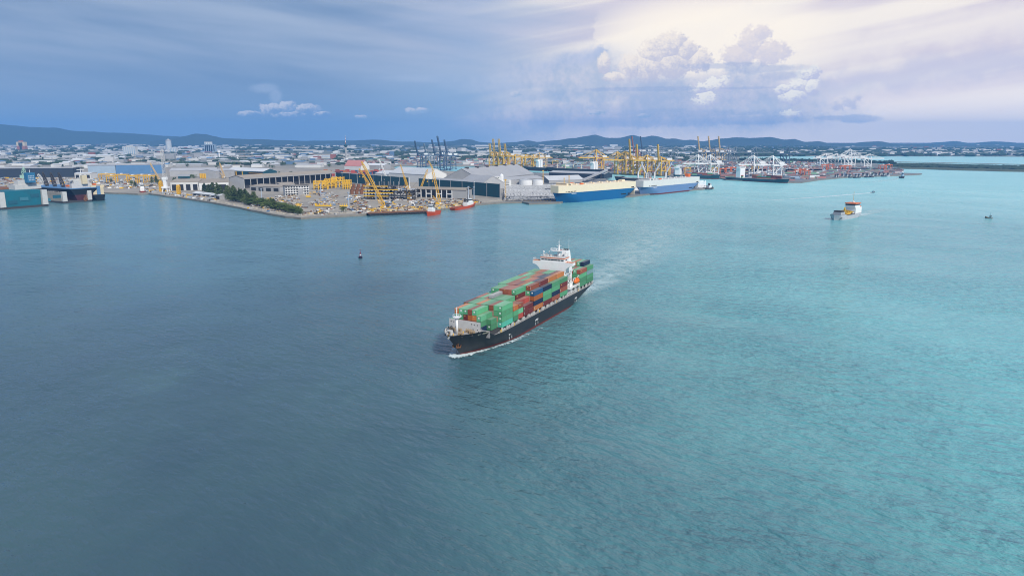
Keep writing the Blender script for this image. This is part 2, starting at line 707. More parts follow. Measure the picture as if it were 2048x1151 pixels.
shore_a = [(-420, 374), (-200, 375), (0, 377), (120, 378), (205, 384), (276, 387), (297, 386), (318, 389), (370, 396), (430, 405), (500, 419), (560, 430), (602, 435),
           (640, 432), (720, 428.5), (735, 426), (860, 421), (905, 414), (950, 408), (1000, 404)]
quay_a = [(1044, 403), (1058, 406), (1122, 404), (1131, 400), (1268, 391), (1290, 388), (1400, 377.5), (1428, 375), (1420, 371.5),
          (1395, 369), (1330, 364), (1218, 360), (1190, 349), (1060, 344.5), (940, 343.5), (795, 338), (785, 334), (795, 331.5), (940, 332), (1000, 334), (1100, 338.5),
          (1230, 347), (1330, 351), (1345, 354), (1440, 355.5), (1452, 358.5), (1575, 364), (1604, 364)]
shore_c = [(1640, 358.5), (1700, 353.5), (1790, 350.5), (1843, 347.5), (1843, 346.2), (1795, 345.5), (1782, 340), (1775, 332), (1740, 325), (1690, 321.5), (1600, 318.5),
           (1520, 317), (1480, 315.5), (1480, 313), (1560, 312), (1640, 311.5), (1760, 311.8), (1900, 312), (2048, 312.6), (2300, 313), (2700, 313.5)]
sp = jag([G(x, y, LZ) for x, y in shore_a], 2.2) + [G(x, y, LZ) for x, y in quay_a] + jag([G(x, y, LZ) for x, y in shore_c], 6.0)
far = [Vector((13500, 3600, LZ)), Vector((13500, 14200, LZ)), Vector((-13500, 14200, LZ)), Vector((-13500, 1900, LZ)), Vector((-3000, 1500, LZ))]
land('ground', sp, LZ, M_ground, None, far)
spit = [(1778, 334), (1800, 336.5), (1900, 339.5), (2048, 343), (2200, 346), (2500, 349), (2500, 338), (2200, 334.5), (2048, 332), (1960, 329.5), (1880, 327), (1800, 325.5), (1770, 326.5)]
land('spit', jag([G(x, y, 1.6) for x, y in spit], 9, 4), 1.6, M_green)
bar_ = [(1790, 323.6), (1850, 325), (1950, 327), (2100, 330.5), (2100, 329.6), (1950, 326.2), (1850, 324.3), (1790, 323)]
land('outer_breakwater', [G(x, y, 1.2) for x, y in bar_], 1.2, M_quay)

# ================================================================== HILLS
M_hill = mat('forest_hill', (0.040, 0.068, 0.062), 0.95, stain=0.5, scale=0.004)


def hill_range(name, prof, dist, depth, seed, ax=None):
    """a real ridge: crest heights from the skyline, slopes falling to the plain in front and behind"""
    xs = []
    x = prof[0][0]
    while x <= prof[-1][0]:
        xs.append(x)
        x += 7
    rows = [-1.0, -0.72, -0.5, -0.32, -0.18, -0.07, 0.0, 0.12, 0.4, 1.0]
    fall = [0.0, 0.10, 0.30, 0.55, 0.78, 0.93, 1.0, 0.85, 0.4, 0.0]
    v, f = [], []
    for x in xs:
        for i in range(len(prof) - 1):
            if prof[i][0] <= x <= prof[i + 1][0]:
                a = (x - prof[i][0]) / (prof[i + 1][0] - prof[i][0])
                a = a * a * (3 - 2 * a) * 0.6 + a * 0.4
                y = prof[i][1] + (prof[i + 1][1] - prof[i][1]) * a
        az, el = azel(x, y)
        az = math.radians(az)
        h = max(4.0, CAM_H + dist * math.tan(math.radians(el)))
        for r_, fl in zip(rows, fall):
            d = dist + r_ * depth
            px_, py_ = math.sin(az) * d, math.cos(az) * d
            n_ = mnoise.fractal(Vector((px_ * 0.0011 + seed, py_ * 0.0011, seed)), 0.9, 2.1, 5)
            hh = h * fl * (1.0 + (0.0 if r_ == 0 else 0.30 * n_))
            if r_ == 0:
                hh += 4.0 * mnoise.fractal(Vector((px_ * 0.006, py_ * 0.006, seed)), 0.9, 2.1, 4)
            v.append((px_, py_, max(hh, 1.0) if 0 < fl else 0.5))
    k = len(rows)
    for i in range(len(xs) - 1):
        for j in range(k - 1):
            f.append((i * k + j, (i + 1) * k + j, (i + 1) * k + j + 1, i * k + j + 1))
    me = bpy.data.meshes.new(name)
    me.from_pydata(v, [], f)
    me.materials.append(M_hill)
    me.polygons.foreach_set('use_smooth', [True] * len(me.polygons))
    o = struct(obj(name, me))
    return o


ridge_l = [(-500, 262), (-250, 246), (-120, 248), (0, 249), (30, 251), (60, 254.5), (110, 255.5), (150, 262), (200, 265), (240, 265.5), (290, 269), (340, 273), (420, 278), (520, 282), (640, 285), (800, 286)]
ridge_m = [(300, 283), (345, 276), (372, 272), (390, 267.5), (410, 268.5), (432, 273), (445, 276.5), (480, 278), (520, 278.5), (560, 280), (600, 281.5), (690, 281), (752, 279.5), (800, 283),
           (880, 285), (905, 282), (925, 278.2), (942, 279), (958, 284), (985, 286), (1060, 287)]
ridge_r = [(960, 288), (1000, 286.5), (1030, 284), (1055, 280.5), (1075, 284), (1110, 280.5), (1150, 276), (1175, 272), (1190, 269), (1215, 276), (1240, 275.5), (1265, 270), (1285, 275), (1305, 271.2),
           (1335, 277.5), (1350, 277), (1368, 280), (1385, 279), (1405, 283), (1420, 281), (1440, 277), (1470, 275), (1500, 278.5), (1540, 277), (1570, 280), (1590, 278.4), (1612, 284), (1638, 282),
           (1660, 287), (1700, 286.5), (1730, 283.5), (1760, 282.5), (1790, 288), (1840, 289), (1900, 290), (2000, 291), (2200, 291)]
ridge_f = [(1500, 288), (1750, 287), (1830, 288.5), (1870, 285), (1910, 282), (1940, 286), (1985, 283), (2015, 284), (2050, 287), (2120, 284), (2250, 287), (2400, 288)]
hill_range('hills_west', ridge_l, 12600, 1300, 1.3)
hill_range('hills_north', ridge_m, 10600, 900, 4.1)
hill_range('hills_east', ridge_r, 10200, 1000, 7.7)
hill_range('hills_far', ridge_f, 12800, 900, 9.2)

# ================================================================== HAZE
HAZE_DENSITY = 6.4e-5
mh = bpy.data.materials.new('haze_air')
mh.use_nodes = True
ht = mh.node_tree
ht.nodes.clear()
pv = ht.nodes.new('ShaderNodeVolumePrincipled')
pv.inputs['Color'].default_value = (0.19, 0.49, 1.0, 1)
pv.inputs['Density'].default_value = HAZE_DENSITY
pv.inputs['Anisotropy'].default_value = 0.0
ho = ht.nodes.new('ShaderNodeOutputMaterial')
ht.links.new(pv.outputs[0], ho.inputs['Volume'])
hb = MB().box(-15000, 15000, -1000, 15500, -1.9, 420)
o = hb.build('haze', mh)
o['kind'] = 'stuff'
# ================================================================== CONTAINER SHIP
TH = math.radians(26.0)
_foot = G(905.5, 702.0, 0.0)
SHIP_O = _foot + Vector((math.cos(TH), -math.sin(TH), 0)) * 6.75
SHIP_RZ = math.atan2(-math.cos(TH), -math.sin(TH))
HB = 11.7

M_black = mat('hull_black', (0.018, 0.021, 0.026), 0.45, stain=0.35, scale=0.12, spec=0.4)
M_red = mat('antifouling_red', (0.15, 0.030, 0.024), 0.7, stain=0.55, scale=0.25)
M_deckgrey = mat('deck_grey', (0.34, 0.33, 0.33), 0.8, stain=0.35, scale=0.3)
M_dkgrey = mat('dark_grey_steel', (0.060, 0.058, 0.060), 0.8)
M_white = mat('white_paint', (0.80, 0.80, 0.79), 0.5, stain=0.12, scale=0.25)
M_offwhite = mat('offwhite_steel', (0.56, 0.55, 0.53), 0.6, stain=0.3, scale=0.4)
M_orange = mat('orange_paint', (0.75, 0.16, 0.02), 0.5)
M_rust = mat('rusty_steel', (0.23, 0.10, 0.045), 0.85, stain=0.5, scale=0.5)
M_glass = mat('dark_glass', (0.012, 0.016, 0.020), 0.12, spec=0.6)
M_yellow = mat('yellow_paint', (0.72, 0.42, 0.035), 0.55, stain=0.2, scale=0.2)
M_brownmach = mat('machinery_buff', (0.36, 0.27, 0.17), 0.7, stain=0.5, scale=0.9)


def interp(t, tab):
    if t <= tab[0][0]:
        return tab[0][1]
    for (a, va), (b, vb) in zip(tab, tab[1:]):
        if t <= b:
            f = (t - a) / (b - a)
            return va + (vb - va) * f
    return tab[-1][1]


def hull_b(x, z, p):
    """half breadth at station x and height z for a hull described by p"""
    zr = max(0.0, min(1.0, z / p['ztop']))
    xb = p['xb0'] + (p['xb1'] - p['xb0']) * zr ** p.get('rake', 0.9)
    xs = p['xs0'] + (p['xs1'] - p['xs0']) * min(1.0, max(0.0, z / p['zd']))
    Le = p['le0'] + (p['le1'] - p['le0']) * zr
    pe = p['pe0'] + (p['pe1'] - p['pe0']) * zr
    b = p['hb']
    if x > xb - Le:
        f = min(1.0, (x - (xb - Le)) / Le)
        b *= max(0.0, 1 - f ** pe)
    zs = min(1.0, max(0.0, z / p['zd']))
    Lr = p['lr0'] + (p['lr1'] - p['lr0']) * zs
    tr = p['tr0'] + (p['tr1'] - p['tr0']) * zs
    if x < xs + Lr:
        f = min(1.0, (xs + Lr - x) / Lr)
        b *= 1 - (1 - tr) * f ** 2
    return b, xs, xb


def hull_mesh(p, zs, top, n=64):
    """levels zs then the sheer line top(x); returns rows of (x, b, z), stern to bow"""
    rows = []
    for z in zs + [None]:
        row = []
        for i in range(n + 1):
            f = i / n
            f = f + 0.10 * math.sin(2 * PI * f) / (2 * PI) * -1
            zz = z
            if z is None:
                zz = p['ztop']
                _, xs, xb = hull_b(0, p['ztop'], p)
                x = xs + (xb - xs) * f
                zz = top(x)
                for _ in range(3):
                    _, xs, xb = hull_b(0, zz, p)
                    x = xs + (xb - xs) * f
                    zz = top(x)
            else:
                _, xs, xb = hull_b(0, zz, p)
                x = xs + (xb - xs) * f
                if zz > top(x):
                    zz = top(x) - 0.02 * (len(zs) - len(rows))
                    _, xs, xb = hull_b(0, zz, p)
            row.append((x, hull_b(x, zz, p)[0], zz))
        rows.append(row)
    return rows


def hull_parts(parent, p, zs, zred, top, m_side, m_red, n=64, nred='boot_topping'):
    rows = hull_mesh(p, zs, top, n)
    kr = sum(1 for z in zs if z <= zred + 1e-6)

    def skin(rs, name, m):
        mb = MB()
        for r0, r1 in zip(rs, rs[1:]):
            for i in range(len(r0) - 1):
                for sg in (1, -1):
                    q = [(r0[i][0], sg * r0[i][1], r0[i][2]), (r0[i + 1][0], sg * r0[i + 1][1], r0[i + 1][2]),
                         (r1[i + 1][0], sg * r1[i + 1][1], r1[i + 1][2]), (r1[i][0], sg * r1[i][1], r1[i][2])]
                    mb.face(q if sg < 0 else q[::-1])
            a, b = r0[0], r1[0]
            mb.face([(a[0], a[1], a[2]), (a[0], -a[1], a[2]), (b[0], -b[1], b[2]), (b[0], b[1], b[2])])
        me = mb.mesh(name, m)
        bm = bmesh.new()
        bm.from_mesh(me)
        bmesh.ops.remove_doubles(bm, verts=bm.verts[:], dist=0.004)
        bmesh.ops.recalc_face_normals(bm, faces=bm.faces[:])
        bm.to_mesh(me)
        bm.free()
        return obj(name, me, parent)

    if kr > 1:
        skin(rows[:kr], nred, m_red)
    skin(rows[max(kr - 1, 0):], 'hull', m_side)
    return rows


CS = dict(hb=HB, ztop=12.4, zd=7.5, xb0=4.0, xb1=16.0, xs0=-147.0, xs1=-158.5, le0=46, le1=30, pe0=1.7, pe1=2.6, lr0=42, lr1=10, tr0=0.12, tr1=0.93, rake=1.1)


def cs_top(x):
    return interp(x, [(-12, 7.5), (-1.5, 12.2), (16, 12.6)])


cs = thing('container_ship', 'black-hulled container ship under way, stacked with green, red, orange and blue containers', 'container ship', SHIP_O, SHIP_RZ)
rows = hull_parts(cs, CS, [-0.8, 0.0, 1.05, 3.0, 5.0, 6.5], 1.05, cs_top, M_black, M_red, 80)


def deck_sheet(parent, name, p, z, x0, x1, inset, m, n=40):
    mb = MB()
    prev = None
    for i in range(n + 1):
        x = x0 + (x1 - x0) * i / n
        b = max(0.02, hull_b(x, z, p)[0] - inset)
        if prev:
            mb.face([(prev[0], -prev[1], z), (x, -b, z), (x, b, z), (prev[0], prev[1], z)])
        prev = (x, b)
    return mb.build(name, m, parent)


deck_sheet(cs, 'main_deck', CS, 7.38, -158.2, -4.0, 0.12, M_deckgrey)
deck_sheet(cs, 'forecastle_deck', CS, 11.0, -6.0, 14.6, 0.10, M_deckgrey)
# inner face of the bow bulwark
mb = MB()
for sg in (1, -1):
    prev = None
    for i in range(25):
        x = -1.4 + (15.5 + 1.4) * i / 24
        b0 = max(0.0, hull_b(x, 11.0, CS)[0] - 0.16)
        b1 = max(0.0, hull_b(x, 12.4, CS)[0] - 0.16)
        if prev:
            mb.face([(prev[0], sg * prev[1], 11.0), (x, sg * b0, 11.0), (x, sg * b1, cs_top(x) - 0.05), (prev[0], sg * prev[2], cs_top(prev[0]) - 0.05)])
        prev = (x, b0, b1)
mb.build('bulwark_lining', M_offwhite, cs)
MB().box(-6.3, -6.0, -10.9, 10.9, 7.4, 10.96).build('forecastle_bulkhead', M_deckgrey, cs)
MB().box(-109.6, -6.6, -9.9, 9.9, 7.42, 9.3).box(-156, -130.3, -9.9, 9.9, 7.42, 9.3).build('hatch_coaming', M_dkgrey, cs)

# breakwater plate with portholes
mb = MB()
mb.hexa([(-2.2, -9.6, 11.0), (-1.8, -9.6, 11.0), (-1.8, 7.9, 11.0), (-2.2, 7.9, 11.0), (-2.2, -9.6, 16.2), (-1.8, -9.6, 16.2), (-1.8, 7.9, 15.8), (-2.2, 7.9, 15.8)])
bw = mb.build('breakwater', M_offwhite, cs)
for (y, z) in ((-8.4, 14.9), (-6.9, 14.8), (3.2, 14.6), (4.7, 14.5), (6.4, 14.4), (-8.4, 12.2), (-6.0, 12.3), (4.0, 12.0), (6.4, 12.0)):
    MB().cyl((-1.795, y, z), (-1.74, y, z), 0.28, n=8).build('porthole', M_glass, bw)
for y in (-6, -2, 2, 6):
    MB().extr([(-2.2, 11.0), (-2.2, 15.4), (-4.6, 11.0)], 'y', y - 0.06, y + 0.06).build('bracket', M_offwhite, bw)

# foremast
fm = MB().cyl((5.0, -1.2, 11.0), (5.0, -1.2, 18.4), 0.72, 0.55, 10).build('foremast', M_white, cs, True)
MB().cyl((5.0, -1.2, 18.4), (5.0, -1.2, 19.2), 1.0, 1.9, 10).cyl((5.0, -1.2, 19.2), (5.0, -1.2, 19.35), 2.0, n=10).build('mast_platform', M_white, fm)
mb = MB()
for k in range(10):
    a = 2 * PI * k / 10
    mb.bar((5 + 1.9 * math.cos(a), -1.2 + 1.9 * math.sin(a), 19.3), (5 + 1.9 * math.cos(a), -1.2 + 1.9 * math.sin(a), 20.4), 0.10)
    a2 = a + 2 * PI / 10
    mb.bar((5 + 1.9 * math.cos(a), -1.2 + 1.9 * math.sin(a), 20.4), (5 + 1.9 * math.cos(a2), -1.2 + 1.9 * math.sin(a2), 20.4), 0.12)
mb.build('mast_rail', M_white, fm)
MB().cyl((5.0, -1.2, 19.3), (5.0, -1.2, 24.2), 0.28, 0.16, 8).bar((4.4, -1.2, 22.3), (5.6, -1.2, 22.3), 0.16).bar((5, -1.9, 23.2), (5, -0.5, 23.2), 0.14).build('topmast', M_white, fm)

# mooring machinery on the forecastle
def winch(x, y, s):
    mb = MB()
    mb.cyl((x, y - 1.1 * s, 12.0), (x, y + 1.1 * s, 12.0), 0.62 * s, n=10)
    for k in (-1.15, 0.0, 1.15):
        mb.cyl((x, y + k * s - 0.06, 12.0), (x, y + k * s + 0.06, 12.0), 0.95 * s, n=10)
    mb.box(x - 0.9 * s, x + 0.9 * s, y + 1.3 * s, y + 2.0 * s, 11.0, 12.4)
    mb.box(x - 0.8, x + 0.8, y - 1.4 * s, y + 1.4 * s, 11.0, 11.4)
    mb.build('mooring_winch', M_brownmach, cs)


for (x, y, s) in ((1.2, -6.0, 1.0), (0.6, 2.6, 0.9), (2.0, 5.2, 0.8), (7.4, 2.0, 0.75), (7.4, -4.4, 0.75), (1.0, -2.6, 0.8)):
    winch(x, y, s)
for (x, y) in ((9.6, -4.4), (9.8, 3.8), (5.5, 7.0), (12.2, 0.8), (3.4, -8.4), (0.4, 8.6)):
    MB().cyl((x, y - 0.45, 11.0), (x, y - 0.45, 12.0), 0.26, n=8).cyl((x, y + 0.45, 11.0), (x, y + 0.45, 12.0), 0.26, n=8).box(x - 0.4, x + 0.4, y - 0.9, y + 0.9, 11.0, 11.15).build('bollard', M_dkgrey, cs)
for (x, y) in ((8.6, -1.2), (3.8, 1.6), (10.8, -2.6)):
    MB().cyl((x, y, 11.0), (x, y, 11.9), 0.3, 0.22, 8).cyl((x, y, 11.9), (x, y, 12.3), 0.42, 0.1, 8).build('deck_vent', M_yellow, cs)
MB().box(10.9, 12.9, -2.3, -2.0, 12.2, 14.4).box(10.9, 12.9, -0.2, 0.1, 12.2, 14.4).box(10.9, 12.9, -2.0, -0.2, 14.1, 14.4).build('bow_locker', M_offwhite, cs)
mb = MB()
for i in range(7):
    mb.box(5.0 + i * 1.1, 5.8 + i * 1.1, 0.2 + i * 0.1, 0.5 + i * 0.1, 11.005, 11.06)
mb.build('walkway', mat('green_walkway', (0.05, 0.16, 0.10), 0.8), cs)
# anchors in their pockets
for sg in (1, -1):
    b = hull_b(8.2, 6.6, CS)[0]
    mb = MB()
    mb.bar((8.4, sg * (b + 0.15), 7.4), (7.9, sg * (b - 0.1), 5.2), 0.5)
    mb.bar((9.3, sg * (b - 0.35), 5.4), (6.6, sg * (b + 0.35), 5.0), 0.5)
    mb.bar((9.3, sg * (b - 0.35), 5.4), (9.5, sg * (b - 0.05), 6.6), 0.42)
    mb.bar((6.6, sg * (b + 0.35), 5.0), (6.5, sg * (b + 0.6), 6.2), 0.42)
    mb.build('anchor', M_rust, cs)

# lettering and draught marks on the near bow and side (illegible in the photograph: light blocks)
mb = MB()
for i in (0, 1, 3.0, 3.9, 4.8, 5.7, 6.6):
    x = 1.2 - i * 0.92
    b0, b1 = hull_b(x, 10.2, CS)[0], hull_b(x, 11.1, CS)[0]
    b2 = hull_b(x - 0.62, 11.1, CS)[0]
    b3 = hull_b(x - 0.62, 10.2, CS)[0]
    e = 0.05
    mb.face([(x, b0 + e, 10.25), (x - 0.62, b3 + e, 10.25), (x - 0.62, b2 + e, 11.05), (x, b1 + e, 11.05)])
stuff(mb.build('name_lettering', mat('lettering_cream', (0.62, 0.55, 0.42), 0.7), cs))
for xm in (-27.0, -60.0, -121.0):
    mb = MB()
    b = hull_b(xm, 4, CS)[0] + 0.03
    for k in range(4):
        mb.box(xm - k * 1.0, xm - k * 1.0 + 0.6, b - 0.02, b + 0.02, 3.6 + 0.25 * (k % 2), 4.5 + 0.25 * (k % 2))
    mb.box(xm + 0.1, xm + 0.45, b - 0.02, b + 0.02, 1.4, 3.0)
    mb.box(xm - 3.0, xm - 2.65, b - 0.02, b + 0.02, 1.4, 3.0)
    stuff(mb.build('draught_marks', M_white, cs))

# lashing pedestals, side rail and walkway kit under the outboard stacks
BAYX = {'bow': -5.8, 'A': -19.2, 'B': -32.2, 'C': -45.3, 'D': -58.5, 'E': -71.2, 'F': -83.9, 'G': -96.6, 'H': -130.5, 'I': -143.3}
for sg in (1, -1):
    for k, x0 in BAYX.items():
        if k == 'bow':
            continue
        for xx in (x0 - 0.35, x0 - 6.1, x0 - 11.9):
            mb = MB()
            mb.box(xx - 0.35, xx + 0.35, sg * 10.9 - 0.4, sg * 10.9 + 0.4, 7.4, 9.45)
            mb.bar((xx, sg * 10.2, 7.5), (xx, sg * 10.9, 9.2), 0.25)
            mb.build('container_pedestal', M_offwhite, cs)
    mb = MB()
    x = -128.0
    while x < -14:
        mb.bar((x, sg * 11.52, 7.4), (x, sg * 11.52, 8.5), 0.08)
        x += 2.2
    mb.bar((-128, sg * 11.52, 8.5), (-14, sg * 11.52, 8.5), 0.09)
    mb.bar((-128, sg * 11.52, 8.0), (-14, sg * 11.52, 8.0), 0.06)
    mb.build('side_rail', M_offwhite, cs)
    mb = MB()
    r = random.Random(3 + sg)
    for _ in range(70):
        x = r.uniform(-128, -16)
        mb.box(x, x + r.uniform(0.3, 1.1), sg * 10.1 - 0.2, sg * 10.1 + r.uniform(0.2, 0.5), 7.42, 7.42 + r.uniform(0.4, 1.5))
    stuff(mb.build('deck_gear', M_offwhite, cs))
    for xx in (-18.8, -34.0, -66.5, -92.0, -128.6):
        MB().box(xx, xx + 1.3, sg * 11.1 - 0.25, sg * 11.1 + 0.25, 7.42, 8.7).build('safety_box', M_yellow, cs)

# superstructure
XF, XA = -111.0, -124.0
ss = MB()
ss.box(XA, XF, -8.0, 8.0, 7.45, 27.2)
ss.box(XA - 3.0, XA, -5.5, 5.5, 7.45, 18.0)
so = ss.build('superstructure', M_white, cs)
wing = [(-8.0, 21.6), (-8.6, 23.4), (-9.6, 24.8), (-11.2, 26.0), (-13.4, 26.6), (-13.4, 28.4), (13.6, 28.4), (13.6, 26.6), (11.2, 26.0), (9.6, 24.8), (8.6, 23.4), (8.0, 21.6)]
MB().extr(wing, 'x', XF - 4.2, XF + 0.35).build('bridge_wing', M_white, so)
MB().box(XF - 7.5, XF + 0.2, -8.05, 8.05, 28.4, 30.6).build('wheelhouse', M_white, so)
for i in range(7):
    y = -6.6 + i * 2.2
    w = 0.85 if i in (0, 6) else 1.0
    MB().box(XF + 0.2, XF + 0.27, y - w, y + w, 29.25, 29.95).build('bridge_window', M_glass, so)
for y in (-7.7, 7.7):
    MB().box(XF - 4.5, XF - 1.5, y - 0.4 if y < 0 else y + 0.355, y - 0.355 if y < 0 else y + 0.4, 29.25, 29.95).build('bridge_window', M_glass, so)
for sg in (-1, 1):
    MB().box(XF - 4.4, XF - 0.1, sg * 10.9 - 2.6, sg * 10.9 + 2.6, 28.405, 28.46).build('wing_deck', mat('orange_deck', (0.62, 0.20, 0.07), 0.7), so)
    mb = MB()
    for k in range(4):
        mb.bar((XF - 0.2 - k * 1.3, sg * 13.4, 28.4), (XF - 0.2 - k * 1.3, sg * 13.4, 29.7), 0.09)
    mb.bar((XF - 0.2, sg * 13.4, 29.7), (XF - 4.1, sg * 13.4, 29.7), 0.11)
    mb.bar((XF - 0.2, sg * 13.4, 29.7), (XF - 0.2, sg * 10.6, 29.7), 0.11)
    mb.bar((XF - 0.2, sg * 10.6, 28.4), (XF - 0.2, sg * 10.6, 29.7), 0.09)
    mb.build('wing_rail', M_white, so)
MB().box(XF - 7.7, XF + 0.42, -8.25, 8.25, 30.6, 30.95).build('roof_trim', M_orange, so)
MB().box(XF - 7.5, XF + 0.2, -8.0, 8.0, 30.95, 31.15).build('monkey_island', M_offwhite, so)
for (y, z) in ((-6.4, 25.3), (-5.2, 25.2), (-2.2, 25.2), (2.0, 25.0), (5.0, 25.0), (6.3, 25.0), (-5.8, 22.0), (-2.0, 22.0), (1.8, 22.0), (5.4, 22.0)):
    MB().box(XF, XF + 0.05, y - 0.2, y + 0.2, z - 0.3, z + 0.3).build('cabin_window', M_glass, so)
for k in range(4):
    for j in range(4):
        MB().box(XF - 2.6 - 2.6 * j, XF - 1.8 - 2.6 * j, 8.0, 8.05, 10.5 + 3.4 * k, 11.5 + 3.4 * k).build('cabin_window', M_glass, so)
mb = MB()
for i in range(12):
    mb.bar((XF - 0.1, -7.9 + i * 1.436, 31.1), (XF - 0.1, -7.9 + i * 1.436, 32.1), 0.08)
mb.bar((XF - 0.1, -7.9, 32.1), (XF - 0.1, 7.9, 32.1), 0.09)
mb.bar((XF - 0.1, -7.9, 32.1), (XF - 7.3, -7.9, 32.1), 0.09)
mb.bar((XF - 0.1, 7.9, 32.1), (XF - 7.3, 7.9, 32.1), 0.09)
mb.build('roof_rail', M_white, so)
for (x, y, h, r) in ((XF - 1.5, -6.6, 2.6, 0.55), (XF - 4.0, -3.8, 2.3, 0.45), (XF - 5.2, 7.0, 2.4, 0.5)):
    MB().cyl((x, y, 31.1), (x, y, 31.1 + h), 0.16, n=6).lathe([(0.05, 31.0 + h), (r, 31.2 + h), (r * 1.05, 31.5 + h), (r * 0.6, 31.95 + h), (0.05, 32.05 + h)], 10, 0, (x, y)).build('radome', M_white, so, True)
r = random.Random(4)
for _ in range(9):
    x, y = XF - r.uniform(1.0, 6.5), r.uniform(-7.2, 1.0)
    s_ = r.uniform(0.3, 0.6)
    MB().box(x - s_, x + s_, y - s_, y + s_, 31.15, 31.15 + r.uniform(0.6, 1.6)).build('roof_locker', M_offwhite, so)
rm = MB().cyl((XF - 3.6, 2.8, 31.1), (XF - 3.6, 2.8, 35.00), 1.15, 0.85, 10).build('radar_mast', M_white, cs, True)
MB().box(XF - 5.4, XF - 1.2, -0.6, 5.0, 34.80, 35.00).box(XF - 4.8, XF - 2.2, -2.6, -0.6, 34.80, 35.00).build('radar_platform', M_white, rm)
mb = MB()
pl = [(XF - 5.4, 5.0), (XF - 5.4, -0.6), (XF - 4.8, -2.6), (XF - 2.2, -2.6), (XF - 1.2, -0.6), (XF - 1.2, 5.0)]
for a, b in zip(pl, pl[1:] + pl[:1]):
    for zz in (35.60, 36.20):
        mb.bar((a[0], a[1], zz), (b[0], b[1], zz), 0.12)
    mb.bar((a[0], a[1], 35.00), (a[0], a[1], 36.20), 0.12)
mb.build('radar_platform_rail', M_white, rm)
MB().cyl((XF - 3.6, 2.8, 35.00), (XF - 3.6, 2.8, 38.60), 0.7, 0.42, 8).bar((XF - 3.6, 1.2, 38.00), (XF - 3.6, 4.4, 38.00), 0.24).cyl((XF - 3.6, 2.8, 38.60), (XF - 3.6, 2.8, 42.00), 0.18, 0.06, 6).bar((XF - 3.6, 2.2, 40.40), (XF - 3.6, 3.4, 40.40), 0.14).build('upper_mast', M_white, rm)
MB().bar((XF - 2.0, 0.2, 36.60), (XF - 2.0, 3.4, 36.60), 0.3, 0.35).cyl((XF - 2.0, 1.8, 35.00), (XF - 2.0, 1.8, 36.60), 0.25, n=6).build('radar_scanner', M_white, rm)
fn = MB()
fn.hexa([(XA - 1.0, 1.5, 27.2), (XA + 5.2, 1.5, 27.2), (XA + 5.2, 7.0, 27.2), (XA - 1.0, 7.0, 27.2), (XA - 1.2, 2.6, 34.2), (XA + 3.6, 2.6, 34.2), (XA + 3.6, 6.0, 34.2), (XA - 1.2, 6.0, 34.2)])
fo = fn.build('funnel', M_white, cs)
for k, y in enumerate((2.9, 4.2, 5.5)):
    MB().cyl((XA + 1.4, y, 34.2), (XA + 1.0, y, 35.4), 0.42, n=8).build('exhaust_pipe', M_dkgrey, fo)
MB().bar((XA + 4.6, 3.0, 34.2), (XA + 4.6, 1.8, 34.9), 0.05, 0.9).build('signal_flag', mat('flag_red', (0.5, 0.02, 0.02), 0.7), cs)
MB().box(XA + 4.5, XA + 6.0, 5.0, 7.4, 31.1, 33.4).build('vent_house', M_white, cs)
MB().cyl((XF - 8.0, 7.6, 31.0), (XF - 8.0, 7.6, 42.0), 0.10, 0.04, 6).build('whip_aerial', M_white, cs)
# lifeboat, davits and gangway tower on each side of the house
for sg in (1, -1):
    lb = MB()
    prof = [(-3.6, 0.1), (-3.3, 0.85), (-2.2, 1.35), (0, 1.5), (2.2, 1.35), (3.2, 0.9), (3.7, 0.15)]
    cx, cy, cz = -125.0, sg * 10.9, 14.6
    nn = 10
    ring = []
    for (x, rr) in prof:
        ring.append([(cx + x, cy + rr * math.cos(2 * PI * k / nn), cz + rr * 1.05 * math.sin(2 * PI * k / nn)) for k in range(nn)])
    for a, b in zip(ring, ring[1:]):
        for k in range(nn):
            j = (k + 1) % nn
            lb.face([a[k], b[k], b[j], a[j]])
    lb.face(ring[0]); lb.face(ring[-1])
    lb.box(cx - 1.6, cx + 0.8, cy - 0.7, cy + 0.7, cz + 1.3, cz + 2.0)
    lb.build('lifeboat', M_orange, cs)
    for xx in (-128.4, -121.6):
        MB().bar((xx, sg * 9.0, 12.0), (xx, sg * 10.4, 17.0), 0.35).bar((xx, sg * 10.4, 17.0), (xx, sg * 11.4, 17.2), 0.35).bar((xx, sg * 9.0, 7.5), (xx, sg * 9.0, 12.2), 0.5).bar((xx, sg * 11.3, 17.1), (xx, sg * 11.3, 15.4), 0.1).build('davit', M_white, cs)
    mb = MB()
    mb.box(-129.5, -112.0, sg * 10.0 - 1.5, sg * 10.0 + 1.5, 11.6, 11.85)
    for k in range(8):
        mb.bar((-129.0 + k * 2.3, sg * 11.4, 7.45), (-129.0 + k * 2.3, sg * 11.4, 12.9), 0.2)
    mb.bar((-129, sg * 11.4, 12.9), (-112.5, sg * 11.4, 12.9), 0.14)
    mb.bar((-129, sg * 11.4, 9.6), (-112.5, sg * 11.4, 9.6), 0.14)
    mb.build('boat_deck', M_white, cs)
    mb = MB().cyl((-114.5, sg * 10.2, 11.8), (-114.5, sg * 10.2, 21.0), 0.5, 0.4, 8).box(-115.4, -113.6, sg * 10.2 - 1.0, sg * 10.2 + 1.0, 17.0, 18.4).bar((-114.5, sg * 10.2, 20.6), (-119.5, sg * 10.6, 23.4), 0.5)
    mb.lathe([(0.1, 21), (0.9, 21.2), (0.9, 21.9), (0.1, 22.2)], 8, 0, (-114.5, sg * 10.2))
    mb.build('provision_crane', M_offwhite, cs)
    mb = MB()
    for k in range(5):
        mb.cyl((-118 - k * 0.9, sg * 9.2, 11.8), (-118 - k * 0.9, sg * 9.2, 13.6 + (k % 3)), 0.3, n=6)
    mb.build('vent_pipe', M_white, cs)
